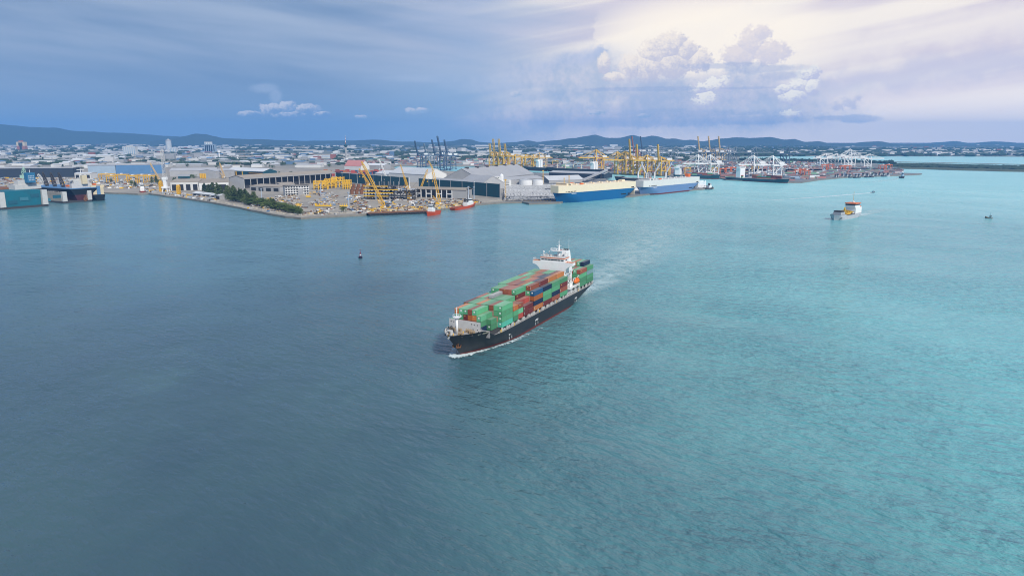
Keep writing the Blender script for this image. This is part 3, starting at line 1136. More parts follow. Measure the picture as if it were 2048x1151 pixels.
# poop rail and mooring gear
mb = MB()
for sg in (1, -1):
    for k in range(9):
        mb.bar((-146 - k * 1.5, sg * 11.0, 7.4), (-146 - k * 1.5, sg * 11.0, 8.8), 0.09)
    mb.bar((-146, sg * 11.0, 8.8), (-158, sg * 11.0, 8.8), 0.1)
mb.build('poop_rail', M_offwhite, cs)

# ------------------------------------------------------------------ containers
CCOL = {
    'g': ('light green', [(0.110, 0.380, 0.190), (0.095, 0.320, 0.160), (0.140, 0.430, 0.230)]),
    'd': ('dark green', [(0.075, 0.250, 0.125)]),
    'b': ('rust red', [(0.300, 0.085, 0.050), (0.360, 0.105, 0.062)]),
    'o': ('orange', [(0.420, 0.125, 0.032), (0.500, 0.175, 0.055)]),
    'm': ('maroon', [(0.155, 0.030, 0.030)]),
    'n': ('navy blue', [(0.012, 0.030, 0.075)]),
    'u': ('mid blue', [(0.020, 0.095, 0.210)]),
    't': ('turquoise', [(0.085, 0.420, 0.300)]),
    'c': ('pale grey blue', [(0.22, 0.36, 0.38)]),
}


def cont_mat(k, i):
    nm = 'container_%s_%d' % (CCOL[k][0].replace(' ', '_'), i)
    if nm in MATS:
        return MATS[nm]
    col = CCOL[k][1][i % len(CCOL[k][1])]
    m = bpy.data.materials.new(nm)
    m.use_nodes = True
    t = m.node_tree
    X.tree = t
    bs = t.nodes['Principled BSDF']
    bs.inputs['Roughness'].default_value = 0.62
    bs.inputs['Specular IOR Level'].default_value = 0.25
    tcn = t.nodes.new('ShaderNodeTexCoord')
    P = X(tcn.outputs['Object'])
    oi = t.nodes.new('ShaderNodeObjectInfo')
    r_ = X(oi.outputs['Random'])
    x, y, z = sep(P)
    n = nz(vec(x + r_ * 90.0, y, z * 0.5), 0.7, 6, 0.65)
    c = mixc(smooth(n, 0.50, 0.78) * 0.35, tuple(col) + (1,), (0.12, 0.075, 0.05, 1))
    # light from above painted into the colour of the top, picked by height
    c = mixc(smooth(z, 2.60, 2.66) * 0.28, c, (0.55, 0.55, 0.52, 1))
    kk = 0.86 + r_ * 0.28
    c = mixc(1.0, c, vec(kk, kk, kk), 'MULTIPLY')
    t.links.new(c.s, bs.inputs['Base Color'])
    b = t.nodes.new('ShaderNodeBump')
    b.inputs['Strength'].default_value = 0.5
    b.inputs['Distance'].default_value = 0.04
    w = X.m('SINE', x * 22.0)
    t.links.new(w.s, b.inputs['Height'])
    t.links.new(b.outputs[0], bs.inputs['Normal'])
    MATS[nm] = m
    return m


CW, CHT, CP = 2.43, 2.68, 2.80      # width, height, tier pitch
_cm = {}


def cont_mesh(k, i, L):
    key = (k, i % len(CCOL[k][1]), L)
    if key in _cm:
        return _cm[key]
    mb = MB()
    w, h = CW / 2, CHT
    e = 0.05
    mb.box(-L + e, -e, -w + e, w - e, 0.05, h - 0.04)           # corrugated body
    for x in (-L + 0.09, -0.09):                                 # corner posts
        for y in (-w + 0.09, w - 0.09):
            mb.box(x - 0.09, x + 0.09, y - 0.09, y + 0.09, 0.0, h)
    for y in (-w + 0.06, w - 0.06):                              # top and bottom side rails
        mb.box(-L + 0.18, -0.18, y - 0.06, y + 0.06, h - 0.12, h - 0.02)
        mb.box(-L + 0.18, -0.18, y - 0.06, y + 0.06, 0.0, 0.14)
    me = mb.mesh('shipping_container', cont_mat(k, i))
    bm = bmesh.new(); bm.from_mesh(me)
    bmesh.ops.recalc_face_normals(bm, faces=bm.faces[:])
    bm.to_mesh(me); bm.free()
    _cm[key] = me
    return me


M_mark_w = mat('mark_white', (0.78, 0.80, 0.76), 0.6)
M_mark_y = mat('mark_yellow', (0.72, 0.50, 0.10), 0.6)
_em_w = MB().box(-0.01, 0.02, -0.42, 0.42, 1.35, 2.10).mesh('emblem', M_mark_w)
_em_y = MB().box(-0.01, 0.02, -0.62, -0.10, 1.9, 2.25).mesh('emblem', M_mark_y)
_em_s = MB().box(-2.3, -1.4, CW / 2 - 0.045, CW / 2 - 0.01, 1.55, 1.95).mesh('side_mark', M_mark_y)
_em_v = MB().box(-0.9, -0.65, CW / 2 - 0.045, CW / 2 - 0.01, 0.7, 2.1).mesh('side_mark', M_offwhite)

# stacks, row 1 (far side) to row 9 (near side); each string is one stack from the top tier down
ROWY = [(-4.5 + 2.5 * (i + 0.5)) - 6.75 for i in range(9)]
STACKS = {
    'bow': ['gg', 'ogbb', 'ggbg', 'gmbb', 'bobg', 'gobb', ('gdn', 'gdg'), (None, 'dd'), None],
    'A': ['mmgg', 'gggb', 'ggbg', 'obgb', 'gggg', 'dgbb', 'bbgb', 'ggog', 'gggt'],
    'B': ['bggb', 'ggbg', 'bbgg', 'gbgo', 'ggbg', 'gbgg', 'ggbb', 'bgg', ('ogd', 'bgr')],
    'C': ['tggb', 'ggbgb', 'gbggb', 'bbggb', 'bbgbg', 'bobgb', 'gmgbg', ('rbg', 'rmb'), ('mm', 'mm')],
    'D': ['ggbgg', 'gggbb', 'bbgbg', 'bggbb', 'mbgbg', 'obgbg', 'ggnbg', 'bgnob', 'uono'],
    'E': ['ggbgg', 'gbgbg', 'bgbgb', 'ggbgb', 'ogbgb', 'bbgbg', 'nbgbg', 'mbgog', 'nggm'],
    'F': ['bgbgb', 'gbggb', 'ggbbg', 'obgbg', 'bgbgb', 'nbgbg', 'ngbgb', 'ognbg', 'ggnb'],
    'G': ['ggbgb', 'dgbgb', 'obgbg', 'bgbgb', 'gbgbg', 'gmbgb', 'mbgbg', 'ogmbg', 'dmbg'],
    'H': ['mggb', 'gbgb', 'bggb', 'gbgg', 'bggb', 'ggbg', 'bgbg', 'gggg', 'bgdd'],
    'I': ['mgbgb', 'ggbgb', 'gbgbg', 'bgbgb', 'gbgbg', 'obgbg', 'ggbgb', 'ngbgg', 'gcgd'],
}
CCOL['r'] = ('bright red', [(0.42, 0.075, 0.055)])
BAYN = {'bow': 'foremost bay', 'A': 'second bay aft', 'B': 'third bay aft', 'C': 'fourth bay aft', 'D': 'fifth bay aft', 'E': 'third bay before bridge',
        'F': 'second bay before bridge', 'G': 'bay just before bridge', 'H': 'first bay behind bridge', 'I': 'aftmost bay'}
ORDER = list(STACKS)
T0 = 9.6


def hts(bay, r, half):
    s_ = STACKS[bay][r]
    if s_ is None:
        return 0
    if isinstance(s_, tuple):
        v = [len(q) if q else 0 for q in s_]
        return v[half]
    return len(s_)


hidden = MB()
hid_mats = [cont_mat(k, 0) for k in 'gbo']
cr = random.Random(21)
nvis = 0
R_ship = Matrix.Rotation(SHIP_RZ, 4, 'Z')
for bi, bay in enumerate(ORDER):
    for r in range(9):
        st_ = STACKS[bay][r]
        if st_ is None:
            continue
        halves = [(st_, 0, 12.19, 0)] if not isinstance(st_, tuple) else [(st_[0], 0, 6.0, 0), (st_[1], 6.13, 6.0, 1)]
        for (sq, off, L, hf) in halves:
            if not sq:
                continue
            n = len(sq)
            for j, ch in enumerate(sq):
                tier = n - 1 - j
                near = r == 8 or hts(bay, r + 1, 0) <= tier or hts(bay, r + 1, 1) <= tier
                if bi == 0 or bay == 'H':
                    frontv = tier >= (2 if bay == 'H' else 1)
                else:
                    frontv = hts(ORDER[bi - 1], r, 1) <= tier
                vis = j == 0 or near or frontv
                x0 = BAYX[bay] - off
                y0 = ROWY[r]
                z0 = T0 + tier * CP
                ci = cr.randrange(3)
                if not vis:
                    hidden.box(x0 - L, x0, y0 - CW / 2, y0 + CW / 2, z0, z0 + CHT, 'gbo'.index(ch) if ch in 'gbo' else cr.randrange(3))
                    continue
                nvis += 1
                o = obj('shipping_container', cont_mesh(ch, ci, L))
                o.matrix_world = Matrix.Translation(SHIP_O) @ R_ship @ Matrix.Translation((x0 + cr.uniform(-0.04, 0.04), y0 + cr.uniform(-0.015, 0.015), z0))
                rowt = 'near-side stack' if r == 8 else ('far-side stack' if r == 0 else ORD[8 - r] + ' stack from near side')
                tiert = 'top' if j == 0 else ORD[j] + ' from top'
                halft = '' if L > 8 else (' forward' if hf == 0 else ' aft')
                tag(o, '%s%s container, %s of %s, %s' % (CCOL[ch][0], halft, tiert, rowt, BAYN[bay]), 'container', 'containers stacked on the container ship')
                if ch in 'gdut' and cr.random() < 0.85:
                    obj('emblem', _em_w, o)
                elif ch in 'bomrn' and cr.random() < 0.4:
                    obj('emblem', _em_y, o)
                if near and ch in 'mnob' and cr.random() < 0.6:
                    obj('side_mark', cr.choice([_em_s, _em_v]), o)
ho_ = hidden.build('container_block', hid_mats)
ho_.matrix_world = Matrix.Translation(SHIP_O) @ R_ship
stuff(ho_, 'green, red and orange containers packed inside the ship stacks', 'containers')
# folded flat racks bundled on top of the third bay
for q, (xx, zz) in enumerate(((-33.0, 0), (-38.8, 0.6))):
    fl = thing('flat_rack_bundle', ('lower' if q == 0 else 'upper') + ' grey bundle of folded flat racks on the third bay, ' + ('forward end' if q == 0 else 'aft end'), 'flat rack')
    fl.matrix_world = Matrix.Translation(SHIP_O) @ R_ship @ Matrix.Translation((xx, ROWY[3], T0 + 4 * CP))
    for k in range(3):
        MB().box(-5.6, 0, -1.15, 1.15, k * 0.55, k * 0.55 + 0.32).build('rack_deck', mat('rack_grey', (0.36, 0.37, 0.40), 0.6, metal=0.2), fl)
        mb = MB()
        for i in range(5):
            mb.box(-5.5 + i * 1.3, -5.2 + i * 1.3, -1.2, 1.2, k * 0.55 + 0.32, k * 0.55 + 0.55)
        mb.build('rack_post', M_offwhite, fl)

# ------------------------------------------------------------------ foam round the hull
def foam_material():
    m = bpy.data.materials.new('sea_foam')
    m.use_nodes = True
    t = m.node_tree
    X.tree = t
    bs = t.nodes['Principled BSDF']
    bs.inputs['Base Color'].default_value = (0.62, 0.74, 0.76, 1)
    bs.inputs['Roughness'].default_value = 0.7
    geo = t.nodes.new('ShaderNodeNewGeometry')
    P = X(geo.outputs['Position'])
    at = t.nodes.new('ShaderNodeAttribute')
    at.attribute_name = 'cover'
    cv = X(at.outputs['Fac'])
    x, y, z = sep(P)
    n = nz(vec(x, y * 0.8, 0.0), 0.42, 7, 0.72, 0.9)
    f = smooth(n + cv * 0.55 - 0.42, 0.40, 0.56)
    tr = t.nodes.new('ShaderNodeBsdfTransparent')
    mx = t.nodes.new('ShaderNodeMixShader')
    t.links.new(f.s, mx.inputs[0])
    t.links.new(tr.outputs[0], mx.inputs[1])
    t.links.new(bs.outputs[0], mx.inputs[2])
    t.links.new(mx.outputs[0], t.nodes['Material Output'].inputs['Surface'])
    return m


M_foam = foam_material()


def wake_material():
    m = bpy.data.materials.new('aerated_water')
    m.use_nodes = True
    t = m.node_tree
    X.tree = t
    bs = t.nodes['Principled BSDF']
    bs.inputs['Base Color'].default_value = (0.56, 0.76, 0.77, 1)
    bs.inputs['Roughness'].default_value = 0.35
    geo = t.nodes.new('ShaderNodeNewGeometry')
    at = t.nodes.new('ShaderNodeAttribute')
    at.attribute_name = 'cover'
    n = nz(X(geo.outputs['Position']), 0.09, 6, 0.7, 0.6)
    f = X(at.outputs['Fac']) * smooth(n, 0.30, 0.66)
    tr = t.nodes.new('ShaderNodeBsdfTransparent')
    mx = t.nodes.new('ShaderNodeMixShader')
    t.links.new(f.s, mx.inputs[0])
    t.links.new(tr.outputs[0], mx.inputs[1])
    t.links.new(bs.outputs[0], mx.inputs[2])
    t.links.new(mx.outputs[0], t.nodes['Material Output'].inputs['Surface'])
    return m


M_wake = wake_material()


def foam_strip(name, pts, widths, cover, parent_mat=None, n=6, hump=0.0):
    """strip of foam along pts (world xy): cover fades to the strip's edges"""
    v, f, c = [], [], []
    for i, p in enumerate(pts):
        a = pts[max(i - 1, 0)]
        b = pts[min(i + 1, len(pts) - 1)]
        d = (b - a).normalized()
        s_ = Vector((-d.y, d.x, 0))
        for k in range(n + 1):
            u = k / n * 2 - 1
            q = p + s_ * (u * widths[i])
            v.append((q.x, q.y, 0.05 + hump * cover[i] * max(0, 1 - u * u)))
            c.append(cover[i] * max(0.0, 1 - abs(u) ** 1.6))
    for i in range(len(pts) - 1):
        for k in range(n):
            a = i * (n + 1) + k
            f.append((a, a + 1, a + n + 2, a + n + 1))
    me = bpy.data.meshes.new(name)
    me.from_pydata(v, [], f)
    me.materials.append(parent_mat or M_foam)
    at = me.attributes.new('cover', 'FLOAT', 'POINT')
    at.data.foreach_set('value', c)
    o = obj(name, me)
    return o


def S(x, y):
    q = Matrix.Translation(SHIP_O) @ R_ship @ Vector((x, y, 0))
    return Vector((q.x, q.y, 0))


f1 = foam_strip('foam', [S(9, -1.5), S(6.5, 0.5), S(3, 2.6), S(-3, 5.2), S(-12, 8.8), S(-22, 11.4), S(-34, 13.0), S(-46, 14.6), S(-58, 16), S(-72, 18)],
                [4.2, 5.0, 4.2, 3.0, 2.8, 3.4, 4.2, 4.6, 4.6, 3.5], [1.0, 1.1, 1.05, 0.9, 0.78, 0.84, 0.78, 0.68, 0.56, 0.2], hump=0.5)
stuff(f1, 'white bow wave foam curling along the near side of the container ship', 'foam')
f2 = foam_strip('foam', [S(9.5, 0.5), S(7.5, -2.2), S(4, -4.4), S(-3, -7.5), S(-14, -12)], [3.6, 4.2, 3.4, 2.6, 1.8], [1.05, 1.15, 1.0, 0.8, 0.2], hump=0.5)
stuff(f2, 'white bow wave foam on the far side of the ship stem', 'foam')
f3 = foam_strip('foam', [S(-148, 2), S(-175, 2), S(-215, 0), S(-270, -4), S(-340, -12)], [8, 14, 20, 27, 34], [0.85, 0.72, 0.5, 0.3, 0.1], hump=0.0)
stuff(f3, 'pale churned wake trailing astern of the container ship', 'wake')

f4 = foam_strip('wake', [S(-150, 2), S(-200, 1), S(-300, -6), S(-420, -22), S(-560, -50), S(-720, -95)], [9, 20, 34, 48, 62, 76], [0.75, 0.66, 0.58, 0.5, 0.4, 0.0], M_wake, 10)
for v_ in f4.data.vertices:
    v_.co.z = 0.025
stuff(f4, 'broad pale trail of aerated water far astern of the container ship', 'wake')
# ================================================================== SHORE: BUILDINGS, TREES
M_rw = mat('roof_white', (0.62, 0.63, 0.64), 0.6, var=0.14, stain=0.25, scale=0.03)
M_rg = mat('roof_grey', (0.40, 0.40, 0.41), 0.65, var=0.12, stain=0.3, scale=0.04)
M_rb = mat('roof_beige', (0.36, 0.31, 0.25), 0.75, var=0.1, stain=0.35, scale=0.05)
M_rblue = mat('roof_blue', (0.13, 0.24, 0.38), 0.6, var=0.1, stain=0.3, scale=0.03)
M_rpink = mat('roof_pink', (0.52, 0.22, 0.20), 0.7, stain=0.2, scale=0.05)
M_ww = mat('wall_white', (0.66, 0.66, 0.64), 0.8, var=0.10, stain=0.2, scale=0.06)
M_wg = mat('wall_grey', (0.40, 0.40, 0.40), 0.8, var=0.12, stain=0.3, scale=0.06)
M_wdark = mat('wall_navy', (0.030, 0.042, 0.060), 0.7, stain=0.3, scale=0.05)
M_wteal = mat('wall_dark_teal', (0.012, 0.075, 0.095), 0.65, stain=0.45, scale=0.08)
M_wblue = mat('wall_blue', (0.10, 0.22, 0.40), 0.7, stain=0.3, scale=0.05)
M_wpale = mat('wall_pale_blue', (0.34, 0.44, 0.54), 0.7, stain=0.3, scale=0.05)
M_wcream = mat('wall_cream', (0.62, 0.53, 0.36), 0.8, stain=0.2, scale=0.05)
M_wredt = mat('wall_terracotta', (0.36, 0.14, 0.09), 0.8)
M_dark = mat('dark_opening', (0.025, 0.027, 0.030), 0.9)
M_conc = mat('concrete', (0.42, 0.41, 0.39), 0.9, stain=0.35, scale=0.1)
M_trunk = mat('bark', (0.09, 0.065, 0.045), 0.95)


def leaf_material(name, a, b):
    m = bpy.data.materials.new(name)
    m.use_nodes = True
    t = m.node_tree
    X.tree = t
    bs = t.nodes['Principled BSDF']
    bs.inputs['Roughness'].default_value = 0.8
    bs.inputs['Specular IOR Level'].default_value = 0.15
    g = t.nodes.new('ShaderNodeNewGeometry')
    oi = t.nodes.new('ShaderNodeObjectInfo')
    n = nz(X(g.outputs['Position']), 0.35, 3, 0.6)
    f = smooth(n + (X(oi.outputs['Random']) - 0.5) * 0.35, 0.3, 0.7)
    c = mixc(f, a, b)
    t.links.new(c.s, bs.inputs['Base Color'])
    return m


M_leaf = leaf_material('leaf_dark', (0.042, 0.070, 0.026, 1), (0.110, 0.145, 0.048, 1))
M_leaf2 = leaf_material('leaf_mid', (0.060, 0.100, 0.028, 1), (0.140, 0.185, 0.055, 1))
M_leaf3 = leaf_material('leaf_far', (0.016, 0.034, 0.022, 1), (0.042, 0.068, 0.034, 1))


def frame_of(x1, y1, x2, y2, z=LZ):
    a, b = G(x1, y1, z), G(x2, y2, z)
    d = b - a
    return a, math.atan2(d.y, d.x), d.length


def block(parent, L, D, h, wall, roof, kind='flat', rise=None, eave=0.6, y0=0.0, x0=0.0):
    """walls and roof of a shed: local x along the front, y going back"""
    w = MB()
    w.box(x0, x0 + L, y0, y0 + D, 0, h)
    rise = rise if rise is not None else 0.16 * min(L, D)
    r = MB()
    e = eave
    if kind == 'flat':
        r.box(x0 - e, x0 + L + e, y0 - e, y0 + D + e, h, h + 0.9)
    elif kind == 'gx':      # ridge along the front
        w.extr([(y0, h), (y0 + D, h), (y0 + D / 2, h + rise)], 'x', x0 + 0.05, x0 + L - 0.05)
        r.extr([(y0 - e, h - 0.15), (y0 + D / 2, h + rise), (y0 + D / 2, h + rise + 0.5), (y0 - e, h + 0.35)], 'x', x0 - e, x0 + L + e)
        r.extr([(y0 + D / 2, h + rise), (y0 + D + e, h - 0.15), (y0 + D + e, h + 0.35), (y0 + D / 2, h + rise + 0.5)], 'x', x0 - e, x0 + L + e)
    elif kind == 'gy':      # ridge going back, gable to the front
        w.extr([(x0, h), (x0 + L, h), (x0 + L / 2, h + rise)], 'y', y0 + 0.05, y0 + D - 0.05)
        r.extr([(x0 - e, h - 0.15), (x0 + L / 2, h + rise), (x0 + L / 2, h + rise + 0.5), (x0 - e, h + 0.35)], 'y', y0 - e, y0 + D + e)
        r.extr([(x0 + L / 2, h + rise), (x0 + L + e, h - 0.15), (x0 + L + e, h + 0.35), (x0 + L / 2, h + rise + 0.5)], 'y', y0 - e, y0 + D + e)
    else:                   # mono pitch falling to the front
        w.extr([(y0, h), (y0 + D, h), (y0 + D, h + rise)], 'x', x0 + 0.05, x0 + L - 0.05)
        r.extr([(y0 - e, h), (y0 + D + e, h + rise), (y0 + D + e, h + rise + 0.5), (y0 - e, h + 0.5)], 'x', x0 - e, x0 + L + e)
    wo_ = w.build('wall', wall, parent)
    ro = r.build('roof', roof, parent)
    return wo_, ro


def shed(name, label, x1, y1, x2, y2, D, ytop, wall, roof, kind='gx', rise=None, doors=0, door_m=None, group=None, cat='building', h=None, panes=0):
    a, rz, L = frame_of(x1, y1, x2, y2)
    h = h if h is not None else hgt(x1, y1, ytop, LZ)
    t = thing(name, label, cat, a, rz, group)
    wo_, ro = block(t, L, D, h, wall, roof, kind, rise)
    for i in range(doors):
        w = L / doors
        MB().box(i * w + w * 0.18, i * w + w * 0.82, -0.14, 0.02, 0.05, h * 0.72).build('door', door_m or M_dark, t)
    for i in range(panes):
        w = L / panes
        MB().box(i * w + w * 0.25, i * w + w * 0.75, -0.10, 0.02, h * 0.55, h * 0.80).build('window', M_glass, t)
    return t, L, h


# ---- big sheds, left to right
shed('dark_warehouse', 'long dark navy warehouse behind the floating docks at the left edge', -40, 356, 148, 354, 60, 338, M_wdark, M_rg, 'flat')
shed('blue_shed', 'pale blue and grey panelled shed right of the navy warehouse', 177, 349, 232, 348.5, 50, 332, M_wpale, M_rg, 'gx', 2)
shed('blue_shed', 'deep blue panelled shed behind the dark trees at the slipway', 233, 348.5, 328, 347, 50, 331, M_wblue, M_rg, 'gx', 2)
shed('shed', 'low white shed in front of the blue sheds', 150, 357, 182, 357, 30, 347, M_ww, M_rw, 'gx', 2, doors=3)
shed('shed', 'long grey-roofed shed beside the tall white tower crane', 340, 353, 432, 352, 55, 342, M_wg, M_rg, 'gx', 6)
shed('shed', 'long white-roofed shed left of the green gantry hall', 432, 357, 470, 354, 50, 343, M_wg, M_rg, 'gx', 4)
shed('teal_shed', 'small teal box-fronted shed left of the yellow silos', 357, 363, 380, 362.5, 30, 353, M_wteal, M_rg, 'mono', 2, doors=1)
shed('white_workshop', 'white workshop with brown flat roof and dark bays by the quay', 342, 381, 398, 380, 55, 365, M_ww, M_rb, 'mono', 3, doors=4)
shed('white_workshop', 'plain white workshop with brown roof next to the bayed workshop', 399, 380.5, 458, 379, 55, 366, M_ww, M_rb, 'mono', 3, doors=2)
for i, (a_, b_) in enumerate(((386, 402), (404, 420), (422, 440))):
    shed('quay_shed', ['leftmost', 'middle', 'rightmost'][i] + ' of three small white-roofed sheds on the quay edge', a_, 393 + i * 2.0, b_, 394.6 + i * 2.0, 14, 386 + i * 2, M_wg, M_rw, 'gx', 2, doors=2, group='small sheds on the quay edge')
# gantry hall with open teal end and yellow gantry legs inside
t, L, h = shed('gantry_hall', 'silver-roofed gantry hall with open dark green end', 452, 351, 527, 354, 46, 341, M_wteal, M_rw, 'gx', 7, doors=2)
MB().box(L * 0.62, L - 1.5, -0.5, 0.04, 0.1, h * 0.85).build('gate_opening', M_dark, t)
for k in (0.28, 0.45):
    MB().box(L * k, L * k + 3.0, -1.4, -0.5, 0, h * 0.9).build('gantry_leg', M_yellow, t)
MB().box(L * 0.63, L - 2.0, -1.2, -0.55, h * 0.6, h * 0.68).build('gantry_beam', M_yellow, t)
# long brown-roofed workshop, open along its front
a, rz, L = frame_of(489, 377.5, 672, 363)
t = thing('long_workshop', 'very long brown-roofed workshop hall with open front and grey gable end', 'building', a, rz)
h = hgt(489, 377.5, 357, LZ)
D_ = 42
w = MB().box(0, L, D_ - 1, D_, 0, h)
w.box(0, 0.8, 0, D_, 0, h)
w.extr([(0, h), (D_, h), (D_ / 2, h + 5)], 'x', 0, 0.8)
w.build('wall', M_wg, t)
r = MB().extr([(-1, h - 0.2), (D_ / 2, h + 5), (D_ / 2, h + 5.5), (-1, h + 0.4)], 'x', -1, L)
r.extr([(D_ / 2, h + 5), (D_ + 1, h - 0.2), (D_ + 1, h + 0.4), (D_ / 2, h + 5.5)], 'x', -1, L)
r.build('roof', M_rb, t)
MB().box(-0.5, L, -1.2, -0.9, h - 2.2, h + 0.3).build('eave_beam', M_wg, t)
for i in range(17):
    MB().box(i * L / 16 - 0.5, i * L / 16 + 0.5, -0.6, 0.4, 0, h - 0.3).build('column', M_offwhite, t)
MB().box(2, L, 12, 13, 0, h - 1).build('inner_screen', M_dkgrey, t)
shed('low_workshop', 'low grey workshop with dark doors in front of the long brown hall', 500, 381, 560, 383.5, 30, 372, M_wg, M_rb, 'mono', 2, doors=4)
shed('low_workshop', 'low brown-roofed workshop with dark doors beside the balcony block', 561, 378, 590, 377, 30, 369, M_wg, M_rb, 'mono', 2, doors=3, door_m=M_wteal)
# balcony office block
a, rz, L = frame_of(571, 391.5, 619, 389.5)
h = hgt(571, 391.5, 373, LZ)
t = thing('office_block', 'white four-storey office block with balconies beside the work yard', 'building', a, rz)
MB().box(0, L, 1.6, 14, 0, h).build('wall', M_ww, t)
MB().box(-0.6, L + 0.6, 0, 14.6, h, h + 0.7).build('roof', M_dkgrey, t)
for fl in range(4):
    z0 = fl * h / 4
    MB().box(0, L, 0, 1.55, z0 + h / 4 - 0.3, z0 + h / 4).box(0, L, 0, 0.2, z0 + h / 4, z0 + h / 4 + 0.9 if fl < 3 else z0 + h / 4 + 0.01).build('balcony', M_white, t)
    for i in range(9):
        MB().box(i * L / 9 + 1.1, i * L / 9 + L / 9 - 1.1, 1.52, 1.58, z0 + 0.9, z0 + h / 4 - 0.7).build('window', M_glass, t)
MB().box(L * 0.52, L * 0.72, -1.2, 1.5, 0, h * 0.72).build('stair_tower', M_wg, t)
# big white hangar behind the teal screen and its lower neighbour
shed('white_hangar', 'large white hangar behind the teal windscreen', 779, 361, 852, 366, 62, 346, M_ww, M_rw, 'gx', 13)
shed('white_hangar', 'lower white hangar joined to the left of the large one', 750, 359, 778.5, 361, 55, 347, M_ww, M_rw, 'gx', 7)
shed('pink_hall', 'hall with pink tiled roof and white gables', 689, 339, 722, 340, 40, 332, M_ww, M_rpink, 'gx', 18)
shed('pale_shed', 'long pale shed right of the pink-roofed hall', 722, 338, 768, 339, 40, 330, M_wg, M_rw, 'gx', 5)
shed('grey_hall', 'low grey-roofed hall right of the large white hangar', 852, 372, 920, 377, 60, 362, M_wg, M_rg, 'gx', 5)
shed('grey_hall', 'grey hall with tall gable left of the great ridge hall', 918, 375, 962, 379, 60, 365, M_wg, M_rg, 'gx', 15)
t, L, h = shed('great_hall', 'great grey storage hall with roof monitors along its ridge', 962, 374, 1068, 360, 92, 360, M_wg, M_rg, 'gx', 22)
for i in range(6):
    MB().box(L * (i + 0.4) / 6, L * (i + 0.4) / 6 + 9, 43, 49, h + 20.5, h + 24.5).build('roof_monitor', M_dkgrey, t)
shed('grey_hall', 'small grey gabled hall left of the white office tower', 963, 377, 990, 377, 30, 366, M_wg, M_rg, 'gx', 4)
shed('grey_hall', 'grey hip hall between the great hall and the white tanks', 1012, 371, 1088, 366, 45, 361, M_wg, M_rg, 'gx', 5)
t, L, h = shed('storage_shed', 'grey storage shed with broad sloping roof behind the blue car carrier', 1098, 366, 1168, 364, 55, 361, M_wg, M_rw, 'gx', 9)
shed('quay_warehouse', 'long dark quay warehouse with grey roof along the basin', 1098, 353, 1208, 357, 45, 345, M_wdark, M_rg, 'gx', 4)
# white office
a, rz, L = frame_of(989, 373, 1023, 372)
h = hgt(989, 373, 354, LZ)
t = thing('white_office', 'white office building with dome-topped stair tower by the car park', 'building', a, rz)
MB().box(0, L * 0.36, 0, 12, 0, h).box(L * 0.36, L, 1.5, 12, 0, h * 0.62).build('wall', M_ww, t)
MB().cyl((L * 0.46, 4, 0), (L * 0.46, 4, h * 1.08), 4.2, n=12).lathe([(4.2, h * 1.08), (3.4, h * 1.2), (0.3, h * 1.28)], 12, 0, (L * 0.46, 4)).build('stair_tower', M_white, t)
MB().box(-0.3, L * 0.36 + 0.3, -0.3, 12.3, h, h + 0.4).build('roof', M_rw, t)
for fl in range(5):
    for i in range(3):
        MB().box(1 + i * 3.6, 3.2 + i * 3.6, -0.05, 0.03, 1.5 + fl * h / 5.3, 3.0 + fl * h / 5.3).build('window', M_glass, t)
for fl in range(3):
    for i in range(5):
        MB().box(L * 0.56 + i * 2.6, L * 0.56 + 2.0 + i * 2.6, 1.45, 1.53, 1.5 + fl * h / 5.3, 3.2 + fl * h / 5.3).build('window', M_glass, t)
# storage tanks
for i, (x, w_) in enumerate(((1052, 27), (1076, 22))):
    p = G(x, 371, LZ)
    R_ = w_ / 2 / ppm(p)
    t = thing('storage_tank', ['left', 'right'][i] + ' of two squat white storage tanks beside the car park', 'tank', p + Vector((0, R_, 0)), 0, 'white storage tanks')
    hh = hgt(x, 371, 361, LZ)
    MB().cyl((0, 0, 0), (0, 0, hh), R_, n=24).build('tank_wall', M_white, t)
    MB().lathe([(R_ * 1.01, hh), (R_ * 0.6, hh + 1.4), (0.2, hh + 2.2)], 24).build('tank_roof', M_rw, t)
    mb = MB()
    for k in range(24):
        a1, a2 = 2 * PI * k / 24, 2 * PI * (k + 1) / 24
        mb.bar((R_ * math.cos(a1), R_ * math.sin(a1), hh + 1.2), (R_ * math.cos(a2), R_ * math.sin(a2), hh + 1.2), 0.25)
    mb.build('rim_rail', M_dkgrey, t)
# conveyor gallery
a, b = G(1166, 366, LZ), G(1213, 356, LZ)
t = thing('conveyor', 'grey inclined conveyor gallery leading to the quay warehouse', 'conveyor', a)
d = b - a
MB().bar((0, 0, 7), (d.x, d.y, 20), 5, 4).build('gallery', M_rg, t)
for k in (0.15, 0.45, 0.75, 0.98):
    MB().bar((d.x * k - 2, d.y * k, 0), (d.x * k, d.y * k, 6 + 13 * k), 0.8).bar((d.x * k + 2, d.y * k, 0), (d.x * k, d.y * k, 6 + 13 * k), 0.8).build('trestle', M_dkgrey, t)
# open assembly shed behind the cranes
a, rz, L = frame_of(812, 394, 904, 396.5)
h = hgt(812, 394, 378, LZ)
t = thing('assembly_shed', 'open-fronted assembly shed with beige roof and white portal columns', 'building', a, rz)
MB().box(0, L, 27, 28, 0, h).box(L, L + 26, 0, 28, 0, h).build('wall', M_wg, t)
r = MB().extr([(-1, h), (14, h + 3.2), (14, h + 3.7), (-1, h + 0.5)], 'x', -30, L + 27).extr([(14, h + 3.2), (29, h), (29, h + 0.5), (14, h + 3.7)], 'x', -30, L + 27)
r.build('roof', M_rb, t)
for i in range(10):
    MB().box(i * L / 9 - 0.6, i * L / 9 + 0.6, -0.5, 0.7, 0, h).build('column', M_white, t)
for i in range(0, 9, 2):
    MB().box(i * L / 9, (i + 1) * L / 9, -0.2, 0.2, h * 0.45, h * 0.56).build('tie_beam', M_white, t)
